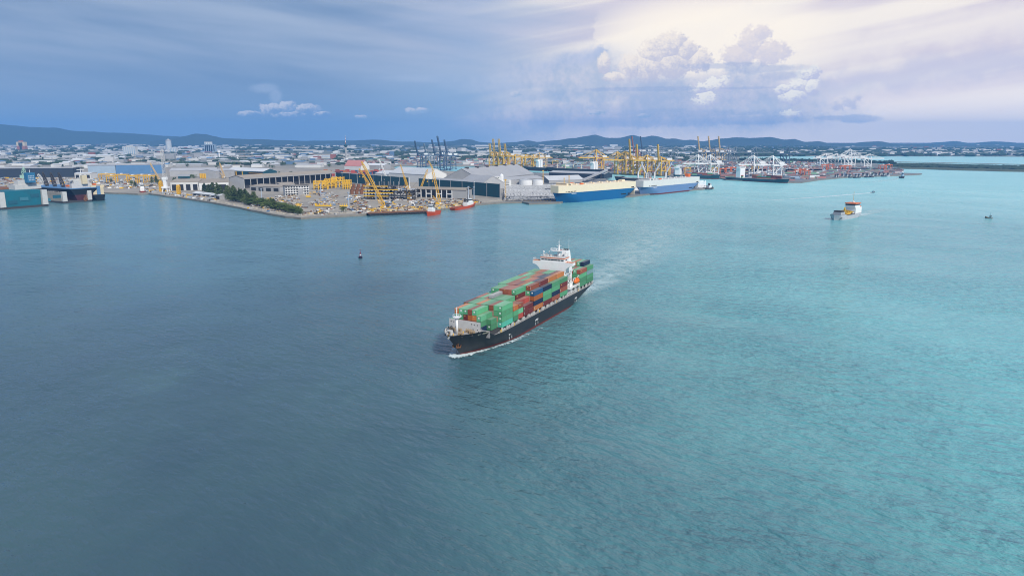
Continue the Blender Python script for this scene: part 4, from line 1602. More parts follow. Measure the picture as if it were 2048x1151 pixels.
# teal windscreen fence
a, rz, L = frame_of(671, 362, 1000, 395.5)
t = thing('windscreen_fence', 'tall dark teal windscreen fence with pale posts across the shipyard', 'fence', a, rz)
N = 17
hL, hR = hgt(671, 362, 345.5, LZ), hgt(1000, 395.5, 368.5, LZ)
for i in range(N):
    # even spacing on the ground
    x0, x1 = L * i / N, L * (i + 1) / N
    hh = hL + (hR - hL) * i / N
    if i in (9,):
        continue
    MB().box(x0 + 0.5, x1 - 0.5, -0.25, 0.25, 0.4, hh).build('screen_panel', M_wteal, t)
for i in range(N + 1):
    hh = hL + (hR - hL) * i / N
    MB().box(L * i / N - 0.55, L * i / N + 0.55, -0.6, 0.6, 0, hh + 0.8).build('post', M_wg if i % 3 else M_white, t)
# ---- towers and high-rises
def tower_block(name, label, x, y, wpx, ytop, walls, D=20, crown=None, rows_=8, cols=4):
    p = G(x, y, LZ)
    L = wpx / ppm(p)
    h = hgt(x, y, ytop, LZ)
    t = thing(name, label, 'building', p - Vector((L / 2, 0, 0)))
    MB().box(0, L, 0, D, 0, h).build('wall', walls, t)
    for i in range(cols):
        MB().box(L * (i + 0.25) / cols, L * (i + 0.75) / cols, -0.4, 0.05, h * 0.08, h * 0.94).build('window_strip', M_wpale if walls is M_ww else M_dark, t)
    MB().box(-1, L + 1, -1, D + 1, h, h + 2).build('parapet', walls, t)
    if crown:
        MB().box(L * 0.3, L * 0.7, 2, D * 0.7, h + 2, h + 2 + crown).build('roof_house', crown_m, t)
    return t, L, h


crown_m = M_wredt
t, L, h = tower_block('tower_block', 'cream and terracotta high-rise standing alone at the far left', 42.5, 301, 16.5, 285, M_wcream, 30, 12, cols=1)
MB().box(-0.5, L + 0.5, -0.6, 30.5, 0, h * 0.55).build('lower_storeys', M_wredt, t)
MB().box(L * 0.36, L * 0.64, -1.0, -0.55, h * 0.05, h * 0.9).build('central_recess', M_dark, t)
crown_m = M_ww
tower_block('hotel_block', 'broad white slab hotel in the left background', 259, 309, 25, 294, M_ww, 30, 5, cols=6)
p = G(338.5, 302, LZ)
t = thing('round_tower', 'round white apartment tower left of the low blue hill', 'building', p)
R_ = 5.2 / ppm(p); h = hgt(338.5, 302, 282, LZ)
MB().cyl((0, 0, 0), (0, 0, h), R_, n=20).build('wall', M_ww, t)
MB().lathe([(R_ * 1.1, h), (R_ * 1.1, h + 4), (R_ * 0.5, h + 6), (R_ * 0.1, h + 14)], 16).build('crown', M_wg, t)
for k in range(10):
    a_ = PI + PI * (k + 0.5) / 10
    MB().bar((R_ * math.cos(a_), R_ * math.sin(a_), h * 0.06), (R_ * math.cos(a_), R_ * math.sin(a_), h * 0.95), 2.4, 1.0).build('window_strip', M_wpale, t)
tower_block('apartment_block', 'white apartment block at the foot of the round tower', 346, 304.5, 13, 297, M_ww, 30, None, cols=4)
tower_block('glass_tower', 'stepped glass and white tower right of the round tower', 420, 304, 21, 290, M_wpale, 30, None, cols=5)
tower_block('glass_tower', 'slim pale roof tower on top of the stepped glass tower', 417, 304, 13, 285, M_ww, 24, None, cols=3)
# telecom tower
p = G(692.5, 318, LZ)
h = hgt(692.5, 318, 272, LZ)
t = thing('telecom_tower', 'slender concrete telecom tower with pod and striped red and white mast', 'tower', p)
R_ = 2.0 / ppm(p)
MB().cyl((0, 0, 0), (0, 0, h * 0.54), R_ * 1.1, R_ * 0.7, 14).build('shaft', M_conc, t)
MB().lathe([(R_ * 0.8, h * 0.50), (R_ * 1.9, h * 0.54), (R_ * 2.0, h * 0.57), (R_ * 1.0, h * 0.60), (R_ * 0.5, h * 0.64)], 16).build('pod', M_wteal, t)
for k in range(6):
    MB().cyl((0, 0, h * (0.64 + 0.06 * k)), (0, 0, h * (0.70 + 0.06 * k)), R_ * (0.42 - 0.05 * k), R_ * (0.37 - 0.05 * k), 8).build('mast_section', M_white if k % 2 else M_wredt, t)
for (x, y, yt, lb) in ((439, 317, 302.5, 'white mushroom water tower in front of the green belt'), (475.5, 321, 310.5, 'thin white water column right of the mushroom water tower'), (875, 318, 305, 'pale water tower left of the dark blue quay cranes')):
    p = G(x, y, LZ); h = hgt(x, y, yt, LZ); R_ = 1.3 / ppm(p)
    t = thing('water_tower', lb, 'water tower', p)
    MB().cyl((0, 0, 0), (0, 0, h * 0.75), R_, n=10).build('column', M_white, t)
    MB().lathe([(R_, h * 0.72), (R_ * 2.2, h * 0.82), (R_ * 2.2, h), (R_ * 0.3, h * 1.04)], 12).build('tank', M_white, t)
# ---- yellow silos, quay columns, floodlight masts
p = G(400, 361, LZ)
t = thing('silo_group', 'row of four yellow silos on legs beside the dark trees', 'silo', p)
w_ = 3.2 / ppm(p); h = hgt(400, 361, 347.5, LZ)
for i in range(4):
    MB().cyl((w_ * (i + 0.5), 0, h * 0.4), (w_ * (i + 0.5), 0, h), w_ * 0.48, n=10).cyl((w_ * (i + 0.5), 0, h * 0.2), (w_ * (i + 0.5), 0, h * 0.4), w_ * 0.1, w_ * 0.48, 10).build('silo', M_yellow, t)
    MB().bar((w_ * (i + 0.1), 0, 0), (w_ * (i + 0.1), 0, h * 0.4), 0.6).bar((w_ * (i + 0.9), 0, 0), (w_ * (i + 0.9), 0, h * 0.4), 0.6).build('silo_leg', M_wg, t)
for (x, y, yt, lb) in ((323, 386, 362, 'yellow lattice column at the quay corner beside the white tower crane'), (358, 391, 370, 'yellow lattice column on the quay right of the white tower crane')):
    p = G(x, y, LZ); h = hgt(x, y, yt, LZ)
    t = thing('lattice_column', lb, 'lattice column', p)
    MB().lattice((0, 0, 0), (0, 0, h), 4.6, 4.6, 6, 0.8).build('lattice', M_yellow, t)
    MB().box(-1.7, 1.7, -1.7, 1.7, 0, h * 0.97).build('core', M_yellow, t)
fl_spots = [(698, 418, 387, 'by the lone green bush on the yard shore'), (937, 397, 375, 'left of the pair near the fence end'), (948, 397.5, 376, 'right of the pair near the fence end'), (524, 404, 380, 'beside the promontory tree belt'),
            (642, 392, 370, 'near the yellow jacket frames'), (752, 399, 382, 'in front of the steel module')]
M_post = mat('galvanised_blue_grey', (0.40, 0.47, 0.56), 0.6)
for (x, y, yt, lb) in fl_spots:
    p = G(x, y, LZ); h = hgt(x, y, yt, LZ)
    t = thing('floodlight_mast', 'pale blue-grey floodlight mast ' + lb, 'floodlight', p, 0, 'floodlight masts in the yard')
    MB().cyl((0, 0, 0), (0, 0, h), 0.9, 0.6, 8).build('pole', M_post, t)
    MB().cyl((0, 0, h), (0, 0, h + 1.6), 1.6, 2.0, 10).build('lamp_ring', M_post, t)
for (x, y, yt, lb) in ((1011, 396, 361, 'at the near edge of the car park'), (1086, 369, 342.5, 'right of the storage tanks'), (1138, 366, 353, 'above the bow of the blue car carrier'), (1288, 366, 347, 'between the two car carriers')):
    p = G(x, y, LZ); h = hgt(x, y, yt, LZ)
    t = thing('light_tower', 'yellow lattice light tower ' + lb, 'light tower', p, 0, 'yellow light towers')
    MB().lattice((0, 0, 0), (0, 0, h), 1.8, 1.4, 8, 0.42).build('lattice', M_yellow, t)
    MB().box(-1.8, 1.8, -1.0, 1.0, h - 0.5, h + 1.2).build('lamp_head', M_yellow, t)

# ---- far warehouses, one by one
wr = random.Random(77)
cnt = 0
placed = []
LMK = [(42, 'cream high-rise'), (140, 'navy warehouse end'), (259, 'white hotel'), (338, 'round tower'), (420, 'glass tower'), (500, 'gantry hall'), (600, 'balcony office block'), (692, 'telecom tower'), (780, 'white hangar'),
       (885, 'dark blue cranes'), (1000, 'raised yellow booms'), (1100, 'bulk carrier'), (1190, 'pointed hill'), (1290, 'double hill'), (1420, 'cream raised booms')]


def wet(x, y):
    return (x > 775 and y > 329) or (x > 1460 and y > 309)


while cnt < 285:
    y = wr.choice([wr.uniform(289, 300), wr.uniform(298, 318), wr.uniform(312, 336)])
    x = wr.uniform(-50, 1480) if y < 312 else wr.uniform(-50, 780)
    if wet(x, y) or (y > 324 and 660 < x < 780) or (x > 470 and y < 302 and wr.random() < 0.6):
        continue
    p = G(x, y, LZ)
    k = ppm(p)
    wpx = min(wr.choice([wr.uniform(6, 16), wr.uniform(10, 30), wr.uniform(20, 52)]), 190 * k)
    if any(abs(x - q[0]) < (wpx + q[2]) * 0.5 and abs(y - q[1]) < 1.6 + (y - 285) * 0.045 for q in placed):
        if wr.random() < 0.93:
            continue
    placed.append((x, y, wpx))
    L = wpx / k
    D_ = wr.uniform(25, 60)
    h = wr.uniform(6, 11) * (1.0 if y > 300 else 1.35)
    near_t = 'beyond the shipyard' if y > 318 else ('below the hills' if y < 300 else 'amid the estate')
    rm_ = wr.choice([M_rw, M_rw, M_rw, M_rg, M_rg, M_rb, M_rblue])
    nm = {M_rw: 'white', M_rg: 'grey', M_rb: 'beige', M_rblue: 'blue'}[rm_]
    lm = min(LMK, key=lambda l: abs(l[0] - x))
    sz = 'small' if wpx < 10 else ('medium' if wpx < 20 else ('long' if wpx < 34 else 'very long'))
    dr = 'left of' if x < lm[0] - 14 else ('right of' if x > lm[0] + 14 else 'in line with')
    t = thing('warehouse', '%s %s-roofed warehouse %s, %s the %s' % (sz, nm, near_t, dr, lm[1]), 'warehouse', p - Vector((L / 2, 0, 0)), wr.uniform(-0.16, 0.12), 'warehouses of the industrial estate')
    block(t, L, D_, h, wr.choice([M_ww, M_ww, M_wg]), rm_, wr.choice(['gx', 'gx', 'flat', 'gy']) if L < 90 else 'gx', wr.uniform(2, 5))
    cnt += 1

# ---- the town: small houses nobody could count
tw = MB()
for _ in range(1700):
    y = wr.uniform(288, 331) if wr.random() < 0.5 else wr.uniform(289, 303)
    x = wr.uniform(-80, 2150) if y < 308 else wr.uniform(-80, 1480)
    if wet(x, y):
        continue
    if y < 291.5 and wr.random() < 0.5:
        continue
    if y < 303 and x > 470 and wr.random() < 0.6:
        continue
    p = G(x, y, LZ)
    if p.y > 11500:
        continue
    w_, d_, h_ = wr.uniform(8, 26), wr.uniform(8, 18), wr.uniform(4, 11)
    if wr.random() < 0.05:
        h_ *= 2.4
    tw.box(p.x - w_, p.x + w_, p.y, p.y + d_, LZ - 0.5, LZ + h_, wr.choice([0, 0, 0, 0, 1, 1, 2, 3]), False)
for _ in range(330):                     # resort strip on the far eastern shore
    x = wr.uniform(1560, 2200)
    y = wr.uniform(300, 311)
    if wr.random() > (1.0 if 1840 < x < 2000 else 0.5):
        continue
    p = G(x, y, LZ)
    w_, d_, h_ = wr.uniform(8, 40), 20, wr.uniform(5, 16)
    tw.box(p.x - w_, p.x + w_, p.y, p.y + d_, LZ - 0.5, LZ + h_, wr.choice([0, 0, 0, 1]), False)
o = tw.build('far_town', [mat('town_white', (0.62, 0.61, 0.60), 0.8), M_wg, mat('town_roof_red', (0.30, 0.12, 0.09), 0.8), mat('town_roof_blue', (0.12, 0.2, 0.32), 0.8)], None, False, False)
stuff(o, 'pale small houses and blocks of the far town below the hills', 'town')

# ---- trees
def leaf_clump(mb, c, r, n, rnd, s0, s1, flat=1.0, taper=0.0):
    """n small leaf sprays spread through an uneven crown volume"""
    for _ in range(n):
        while True:
            q = Vector((rnd.uniform(-1, 1), rnd.uniform(-1, 1), rnd.uniform(-1, 1)))
            if 0.25 < q.length < 1.0:
                break
        f = 1.0 - taper * (q.z * 0.5 + 0.5)
        p = c + Vector((q.x * r.x * f, q.y * r.y * f, q.z * r.z))
        s = rnd.uniform(s0, s1)
        nrm = (q + Vector((rnd.uniform(-.6, .6), rnd.uniform(-.6, .6), rnd.uniform(-.2, .8)))).normalized()
        u = nrm.orthogonal().normalized()
        w = nrm.cross(u)
        ang = rnd.uniform(0, 6.28)
        u2 = u * math.cos(ang) + w * math.sin(ang)
        w2 = nrm.cross(u2)
        mb.face([p + u2 * s, p + w2 * s * 0.7 + nrm * s * 0.25, p - u2 * s, p - w2 * s * 0.7 + nrm * s * 0.25])


def tree_proto(kind, seed):
    rnd = random.Random(seed)
    tk = MB().cyl((0, 0, -0.3), (0.1, 0, 0.55), 0.035, 0.022, 7).cyl((0.1, 0, 0.5), (0.08, 0.03, 0.95), 0.022, 0.006, 6)
    for k in range(6):
        a = rnd.uniform(0, 6.28); z = rnd.uniform(0.25, 0.7)
        tk.cyl((0.05, 0, z), (0.05 + 0.2 * math.cos(a), 0.2 * math.sin(a), z + 0.14), 0.012, 0.004, 5)
    cr_ = MB()
    if kind == 'cone':
        for k in range(9):
            z = 0.2 + 0.76 * k / 8
            R_ = 0.30 * (1 - 0.80 * k / 8) * rnd.uniform(0.8, 1.2)
            for _ in range(3):
                a = rnd.uniform(0, 6.28)
                leaf_clump(cr_, Vector((R_ * 0.55 * math.cos(a), R_ * 0.55 * math.sin(a), z)), Vector((R_ * 0.8, R_ * 0.8, 0.10)), 22, rnd, 0.025, 0.055)
    else:
        for k in range(13):
            a = rnd.uniform(0, 6.28); rr = rnd.uniform(0.05, 0.34)
            z = rnd.uniform(0.36, 0.86) - rr * 0.25
            leaf_clump(cr_, Vector((rr * math.cos(a), rr * math.sin(a), z)), Vector((0.18, 0.18, 0.13)) * rnd.uniform(0.7, 1.25), 40, rnd, 0.025, 0.055)
    return tk.mesh('trunk', M_trunk), cr_.mesh('crown', M_leaf if kind == 'cone' else M_leaf2)


PROT = [tree_proto('cone', 1), tree_proto('cone', 2), tree_proto('round', 3), tree_proto('round', 4)]


def tree(label, group, p, h, k, name='tree', wide=1.0, crown_m=None):
    t = thing(name, label, 'tree', p, wr.uniform(0, 6.28), group, (h * wide, h * wide, h))
    obj('trunk', PROT[k][0], t)
    obj('crown', PROT[k][1], t)
    return t


belt = [(412, 384, 400), (600, 431, 428)]
def ordw(n):
    tens = ['', '', 'twenty', 'thirty', 'forty', 'fifty']
    if n < 12:
        return ORD[n]
    teen = ['thirteenth', 'fourteenth', 'fifteenth', 'sixteenth', 'seventeenth', 'eighteenth', 'nineteenth']
    if n < 19:
        return teen[n - 12]
    m_ = n + 1
    return (tens[m_ // 10][:-1] + 'ieth') if m_ % 10 == 0 else tens[m_ // 10] + '-' + ORD[m_ % 10 - 1]


ncas = nbush = 0
for q in range(74):
    f = q / 73.0
    f = f ** 0.85
    x = 414 + (603 - 414) * f + wr.uniform(-5, 5)
    yb = 390 + (430 - 390) * f ** 0.9 + wr.uniform(-7, 1.5) * (1 - f * 0.6)
    h = (24 - 15 * f) * wr.uniform(0.65, 1.12)
    tall = h > 14
    lab = ('tall dark casuarina, %s from the quay sheds along the promontory belt' % ordw(ncas)) if tall else ('low bushy green tree, %s from the left along the promontory belt' % ordw(nbush))
    ncas += tall
    nbush += not tall
    tree(lab, 'trees of the promontory belt', G(x, min(yb, 430.5), LZ), h, wr.choice([0, 1]) if tall else wr.choice([2, 3]), wide=1.25 if tall else 1.5)
tree('lone round green bush on the yard shore beside the floodlight mast', None, G(686, 424, LZ), 9, 2, 'bush', 1.5)
spots = [(118, 352, 9), (130, 353, 8), (214, 362, 10), (222, 364, 9), (265, 372, 13), (272, 374, 12), (304, 367, 15), (312, 366, 16), (318, 370, 14), (346, 366, 12), (350, 364, 11), (382, 358, 13), (388, 359, 14), (246, 344, 10), (256, 345, 11), (268, 345, 12),
         (284, 345, 13), (300, 346, 13), (312, 347, 14), (504, 333, 18), (522, 334, 16), (546, 333, 14), (566, 330, 14), (370, 352, 8), (413, 350, 10), (424, 351, 11), (440, 351, 11), (460, 352, 9), (540, 349, 8), (560, 348, 8), (580, 348, 9), (600, 349, 8), (490, 390, 8), (478, 386, 10)]
for (x, y, h) in spots:
    lm = min(LMK + [(323, 'yellow lattice column'), (380, 'teal box shed'), (406, 'yellow silos'), (450, 'peach crane'), (540, 'long brown roof')], key=lambda l: abs(l[0] - x))
    dr = 'left of' if x < lm[0] - 4 else ('right of' if x > lm[0] + 4 else 'in line with')
    tree('%s dark green tree among the shipyard sheds, %s the %s' % ('tall' if h > 12 else 'medium' if h > 9 else 'low', dr, lm[1]), 'trees among the shipyard sheds', G(x + wr.uniform(-2, 2), y, LZ), h, wr.choice([0, 1, 2, 3]), wide=1.2)
for _ in range(150):
    y = wr.uniform(305, 348)
    x = wr.uniform(-20, 660)
    if y > 338 and x > 330:
        continue
    lm = min(LMK, key=lambda l: abs(l[0] - x))
    dr = 'left of' if x < lm[0] - 14 else ('right of' if x > lm[0] + 14 else 'in line with')
    tree('dark green tree amid the %s estate warehouses, %s the %s' % ('near' if y > 335 else 'middle' if y > 318 else 'far', dr, lm[1]), 'trees of the industrial estate', G(x, y, LZ), wr.uniform(8, 15), wr.choice([0, 2, 3]), wide=1.5)

# distant woods: crowns too small and too many to tell apart
ico = []
bm = bmesh.new()
bmesh.ops.create_icosphere(bm, subdivisions=1, radius=1.0)
ico_v = [v.co.copy() for v in bm.verts]
ico_f = [tuple(v.index for v in f.verts) for f in bm.faces]
bm.free()


def wood(name, label, n, sampler, hr=(6, 13), wr_=(8, 30)):
    v, f = [], []
    for _ in range(n):
        p = sampler()
        if p is None:
            continue
        R_ = wr.uniform(*wr_)
        h = wr.uniform(*hr)
        b = len(v)
        for q in ico_v:
            k = 1 + wr.uniform(-0.28, 0.28)
            v.append((p.x + q.x * R_ * k, p.y + q.y * 10 * k, p.z + max(-0.3, (q.z * 0.6 + 0.42)) * h * k))
        f.extend(tuple(b + i for i in t_) for t_ in ico_f)
    me = bpy.data.meshes.new(name)
    me.from_pydata(v, [], f)
    me.materials.append(M_leaf3)
    return stuff(obj(name, me), label, 'woods')


def s_plain():
    y = wr.uniform(288, 330) if wr.random() < 0.5 else wr.uniform(288, 304)
    x = wr.uniform(-120, 1700) if y < 309 else wr.uniform(-120, 1480)
    if wet(x, y):
        return None
    if mnoise.noise(Vector((x * 0.012, y * 0.22, 1.0))) < (-0.12 if y < 300 else 0.02):
        return None
    p = G(x, y, LZ)
    return p if p.y < 11000 else None


wood('plain_woods', 'dark tree belts between the warehouses of the plain', 7000, s_plain)


def s_east():
    y = wr.uniform(297, 312.2)
    x = wr.uniform(1470, 2250)
    return G(x, y, LZ)


wood('shore_woods', 'dark woods along the far eastern shore', 1500, s_east, (7, 15), (10, 40))


def s_spit():
    f = wr.random()
    x = 1785 + 600 * f
    yc = 330.5 + 8.5 * f * 600 / 500
    return G(x, yc + wr.uniform(-2.8, 3.2) * (0.7 + f), 1.6)


wood('spit_scrub', 'low green scrub covering the long flat spit', 1500, s_spit, (1.5, 4.5), (6, 22))


def s_back():
    x = wr.uniform(1480, 1790)
    return G(x, 319.5 + (x - 1480) * 0.022 + wr.uniform(-1.2, 1.0), LZ)


wood('terminal_tree_belt', 'dark tree belt behind the container terminal', 260, s_back, (6, 10), (6, 16))
# ================================================================== CRANES
M_sts_y = mat('crane_yellow', (0.66, 0.40, 0.060), 0.6, stain=0.25, scale=0.05)
M_sts_w = mat('crane_white', (0.74, 0.74, 0.73), 0.6, stain=0.12, scale=0.05)
M_sts_b = mat('crane_blue_grey', (0.075, 0.12, 0.19), 0.6, stain=0.2, scale=0.05)
M_sts_g = mat('crane_steel_grey', (0.20, 0.25, 0.30), 0.6, stain=0.2, scale=0.05)
M_rtg_o = mat('crane_orange', (0.60, 0.14, 0.035), 0.6, stain=0.2, scale=0.05)
M_peach = mat('crane_peach', (0.66, 0.46, 0.20), 0.6)


def depth_pt(px, py, Y):
    """point on the pixel's line of sight at world depth Y"""
    u = (px - 1024.0) / FPX
    v = (575.5 - py) / FPX
    dy = math.cos(PITCH) + v * math.sin(PITCH)
    dz = -math.sin(PITCH) + v * math.cos(PITCH)
    k = Y / dy
    return Vector((u * k, Y, CAM_H + dz * k))


def sts(label, x, y, col, H=40.0, up=False, rz=PI * 1.2, group=None, house=None, apex=26.0, boomL=45.0, t_=1.9, name='quay_crane', upang=80):
    """ship-to-shore gantry crane: local +x is the water side"""
    p = G(x, y, LZ)
    t = thing(name, label, 'crane', p, rz, group)
    t_ = 2.7 if col is M_sts_y else t_
    bk = t_ / 1.9
    g, w = 24.0, 20.0
    for sx in (0, -g):
        for sy in (-w / 2, w / 2):
            MB().bar((sx, sy, 0), (sx, sy, H), t_, t_).box(sx - 1.6, sx + 1.6, sy - 4, sy + 4, 0, 1.6).build('leg', col, t)
    mb = MB()
    for sx in (0, -g):
        mb.bar((sx, -w / 2, H * 0.32), (sx, w / 2, H * 0.32), t_ * 0.8)
        mb.bar((sx, -w / 2, H), (sx, w / 2, H), t_)
        mb.bar((sx, -w / 2, 2.2), (sx, w / 2, 2.2), t_ * 0.8)
    for sy in (-w / 2, w / 2):
        mb.bar((0, sy, H * 0.32), (-g, sy, H * 0.32), t_ * 0.8)
        mb.bar((0, sy, H), (-g, sy, H), t_ * 0.9)
        mb.bar((0, sy, H * 0.34), (-g, sy, H * 0.98), t_ * 0.6)
    mb.build('portal_brace', col, t)
    MB().bar((2, -3.2, H + 1.5), (-g - 20, -3.2, H + 1.5), 1.4, 2.4).bar((2, 3.2, H + 1.5), (-g - 20, 3.2, H + 1.5), 1.4, 2.4).build('girder', col, t)
    # apex frame
    a = MB()
    ax = -2.0
    for sy in (-1, 1):
        a.bar((0, sy * w / 2, H), (ax, sy * 2.4, H + apex), t_ * 0.8)
        a.bar((-g, sy * w / 2 * 0.6, H + 1), (ax - 1, sy * 2.4, H + apex), t_ * 0.55)
        a.bar((ax, sy * 2.4, H + apex), (-g - 18, sy * 3.2, H + 2.4), t_ * 0.35)
    a.bar((ax, -2.4, H + apex), (ax, 2.4, H + apex), t_ * 0.8)
    a.build('apex_frame', col, t)
    b = MB()
    if up:
        ua = math.radians(upang)
        e = Vector((math.cos(ua) * boomL, 0, math.sin(ua) * boomL))
        for sy in (-2.6, 2.6):
            b.bar((3, sy, H + 1.5), (3 + e.x, sy, H + 1.5 + e.z), 1.5 * bk, 2.2)
        for k in range(1, 8):
            q = e * (k / 7.0)
            b.bar((3 + q.x, -2.6, H + 1.5 + q.z), (3 + q.x, 2.6, H + 1.5 + q.z), 0.9)
    else:
        for sy in (-2.6, 2.6):
            b.bar((3, sy, H + 1.5), (3 + boomL, sy, H + 1.5), 1.3 * bk, 2.2 * bk)
            b.bar((ax, sy * 0.9, H + apex), (3 + boomL * 0.52, sy, H + 2.5), 0.5)
            b.bar((ax, sy * 0.9, H + apex), (3 + boomL * 0.93, sy, H + 2.5), 0.5)
        for k in range(1, 8):
            b.bar((3 + boomL * k / 7, -2.6, H + 1.5), (3 + boomL * k / 7, 2.6, H + 1.5), 0.8)
    b.build('boom', col, t)
    MB().box(-g - 12, -g + 3, -4.2, 4.2, H + 3.0, H + 8.5).build('machinery_house', house or M_sts_w, t)
    MB().box(-7, -4, -1.6, 1.6, H - 4.2, H - 1.4).build('cab', M_sts_w, t)
    return t


LEFTB = PI * 1.16     # boom points left and a little towards the viewer
QY = 'yellow quay cranes across the basin'
for i, (x, y, up, bl) in enumerate(((983, 336.5, True, 40), (991, 336.5, True, 56), (1002, 337, True, 56), (1013, 337, True, 40))):
    sts(['leftmost yellow quay crane with its boom raised, in the group behind the great hall', 'second yellow quay crane from the left, its tall boom raised', 'third yellow quay crane from the left, its tall boom raised', 'fourth yellow quay crane from the left, with shorter raised boom'][i],
        x, y, M_sts_y, 40, up, PI * 1.30, QY, boomL=bl, apex=14)
for i, (x, y, yb) in enumerate(((1030, 336, 0), (1050, 337, 0), (1066, 338, 0), (1078, 338.5, 0))):
    sts(ORD[i] + ' yellow-brown quay crane with lowered boom, right of the raised-boom group', x, y, M_sts_y if i != 3 else M_peach, 36, False, PI * 1.05, QY, apex=10 if i < 3 else 18, boomL=30)
sts('yellow quay crane with lowered boom and white house behind the storage shed', 1190, 343, M_sts_y, 40, False, PI * 1.08, QY, boomL=50)
for i, (x, y, up, bl, ap) in enumerate(((1232, 347.5, False, 40, 24), (1248, 348, False, 46, 26), (1262, 348.5, True, 58, 12), (1276, 349, True, 44, 12), (1291, 349.5, False, 34, 16), (1318, 350.5, True, 44, 12))):
    sts(['yellow quay crane, leftmost of the row behind the car carriers', 'second yellow quay crane of the row behind the car carriers', 'yellow quay crane with the tallest raised boom behind the car carriers', 'yellow quay crane with hooked raised boom behind the car carriers',
         'yellow quay crane with short boom behind the car carriers', 'rightmost yellow quay crane standing alone with raised boom'][i], x, y, M_sts_y, 38, up, PI * 1.10, QY, boomL=bl, apex=ap, upang=84)
WC = 'white quay cranes of the container terminal'
for i, (x, y) in enumerate(((1392, 354, ), (1416, 354.5), (1502, 357.5), (1540, 359))):
    sts(['white quay crane, left of the pair over the dark green ship', 'white quay crane, right of the pair over the dark green ship', 'white quay crane behind the bridge of the loaded ship', 'white quay crane behind the bow of the loaded ship'][i],
        x, y, M_sts_w, 34, False, PI * 1.10, WC, apex=24, boomL=38, t_=2.2)
for i, (x, y) in enumerate(((1650, 336.5), (1672, 336), (1698, 337), (1706, 335), (1738, 337))):
    sts(['first (leftmost)', 'second', 'tallest middle', 'fourth', 'fifth (rightmost)'][i] + ' white quay crane at the far end of the terminal', x, y, M_sts_w, 32 if i != 2 else 38, False, PI * 0.02, WC + ' far end', apex=16 if i != 2 else 26, boomL=44, t_=2.4)
BC = 'blue-grey quay cranes'
for i, (x, y, H, up, bl, ap) in enumerate(((838, 335, 40, True, 50, 12), (855, 333, 36, True, 44, 12), (872, 337, 44, True, 50, 14), (885, 341, 44, True, 62, 16), (897, 338, 42, True, 52, 14))):
    sts(['leftmost dark blue quay crane with raised boom, left of the cluster', 'slim pale blue quay crane with raised boom', 'dark blue quay crane with raised boom left in the cluster', 'tallest dark blue quay crane with raised boom', 'dark blue quay crane with raised boom right in the cluster'][i],
        x, y, M_sts_b if i != 1 else M_sts_g, H, up, PI * 1.25, BC, boomL=bl, apex=ap, upang=76)
for i, (x, y, up, c) in enumerate(((1399, 326, True, M_peach), (1420, 326, True, M_peach), (1440, 326.5, True, M_peach), (1412, 328, False, M_sts_g), (1428, 329, False, M_sts_b), (1456, 329, False, M_sts_g), (1470, 328.5, False, M_sts_g), (1510, 329, False, M_sts_g),
                                   (1575, 333, False, M_sts_b), (1300, 326, False, M_sts_g), (1322, 325, False, M_sts_g), (1352, 326, False, M_sts_g), (1285, 325, True, M_sts_b), (1268, 326, True, M_wredt))):
    sts(['left', 'middle', 'right', 'first', 'second', 'third', 'fourth', 'fifth', 'lone dark', 'first', 'second', 'third', 'dark raised-boom', 'rust raised-boom'][i] + [' of the three tall cream raised booms at the far quay', ' grey quay crane below the cream raised booms', ' quay crane near the channel mouth',
        ' grey quay crane behind the yellow cranes', ' crane behind the yellow cranes'][0 if i < 3 else 1 if i < 8 else 2 if i == 8 else 3 if i < 12 else 4],
        x, y, c, 44, up, PI * 1.1 if up else PI * 0.05, 'far quay cranes', boomL=62, apex=14 if up else 22, t_=2.2)


def rtg(label, x, y, col, s=1.0, group=None, wpx=12):
    p = G(x, y, LZ)
    L = wpx / ppm(p)
    H = 19 * s
    t = thing('yard_gantry', label, 'gantry crane', p, 0, group)
    for sx in (0, L):
        for sy in (0, 10):
            MB().bar((sx, sy, 0), (sx, sy, H), 1.3).build('leg', col, t)
    MB().bar((-1, 0, H), (L + 1, 0, H), 1.5, 2.2).bar((-1, 10, H), (L + 1, 10, H), 1.5, 2.2).bar((0, 0, H), (0, 10, H), 1.2).bar((L, 0, H), (L, 10, H), 1.2).bar((0, 0, 1), (0, 10, 1), 1.2).bar((L, 0, 1), (L, 10, 1), 1.2).build('bridge', col, t)
    MB().box(L * 0.4, L * 0.4 + 4, 2, 8, H + 1.2, H + 3.2).build('trolley', M_sts_w, t)
    return t


for i, (x, y, c) in enumerate(((1370, 350, M_sts_y), (1425, 350, M_sts_y), (1330, 349, M_sts_y), (1440, 352, M_rtg_o), (1452, 350, M_rtg_o), (1462, 349, M_rtg_o), (1590, 355, M_rtg_o), (1600, 353, M_rtg_o), (1608, 356, M_rtg_o), (1644, 342, M_rtg_o), (1656, 341, M_rtg_o),
                               (1680, 345, M_rtg_o), (1690, 344, M_rtg_o), (1760, 343, M_rtg_o), (1772, 342, M_rtg_o), (1505, 347, M_sts_y), (1480, 345, M_rtg_o), (1105, 333, M_sts_y), (1240, 331, M_sts_y))):
    rtg('%s yard gantry crane over the container stacks, %s from the left' % ('yellow' if c is M_sts_y else 'orange', (ORD + ['thirteenth', 'fourteenth', 'fifteenth', 'sixteenth', 'seventeenth', 'eighteenth', 'nineteenth'])[sorted(
        [1370, 1425, 1330, 1440, 1452, 1462, 1590, 1600, 1608, 1644, 1656, 1680, 1690, 1760, 1772, 1505, 1480, 1105, 1240]).index(x)]), x, y, c, 1.0, 'yard gantries of the container terminal', 11)
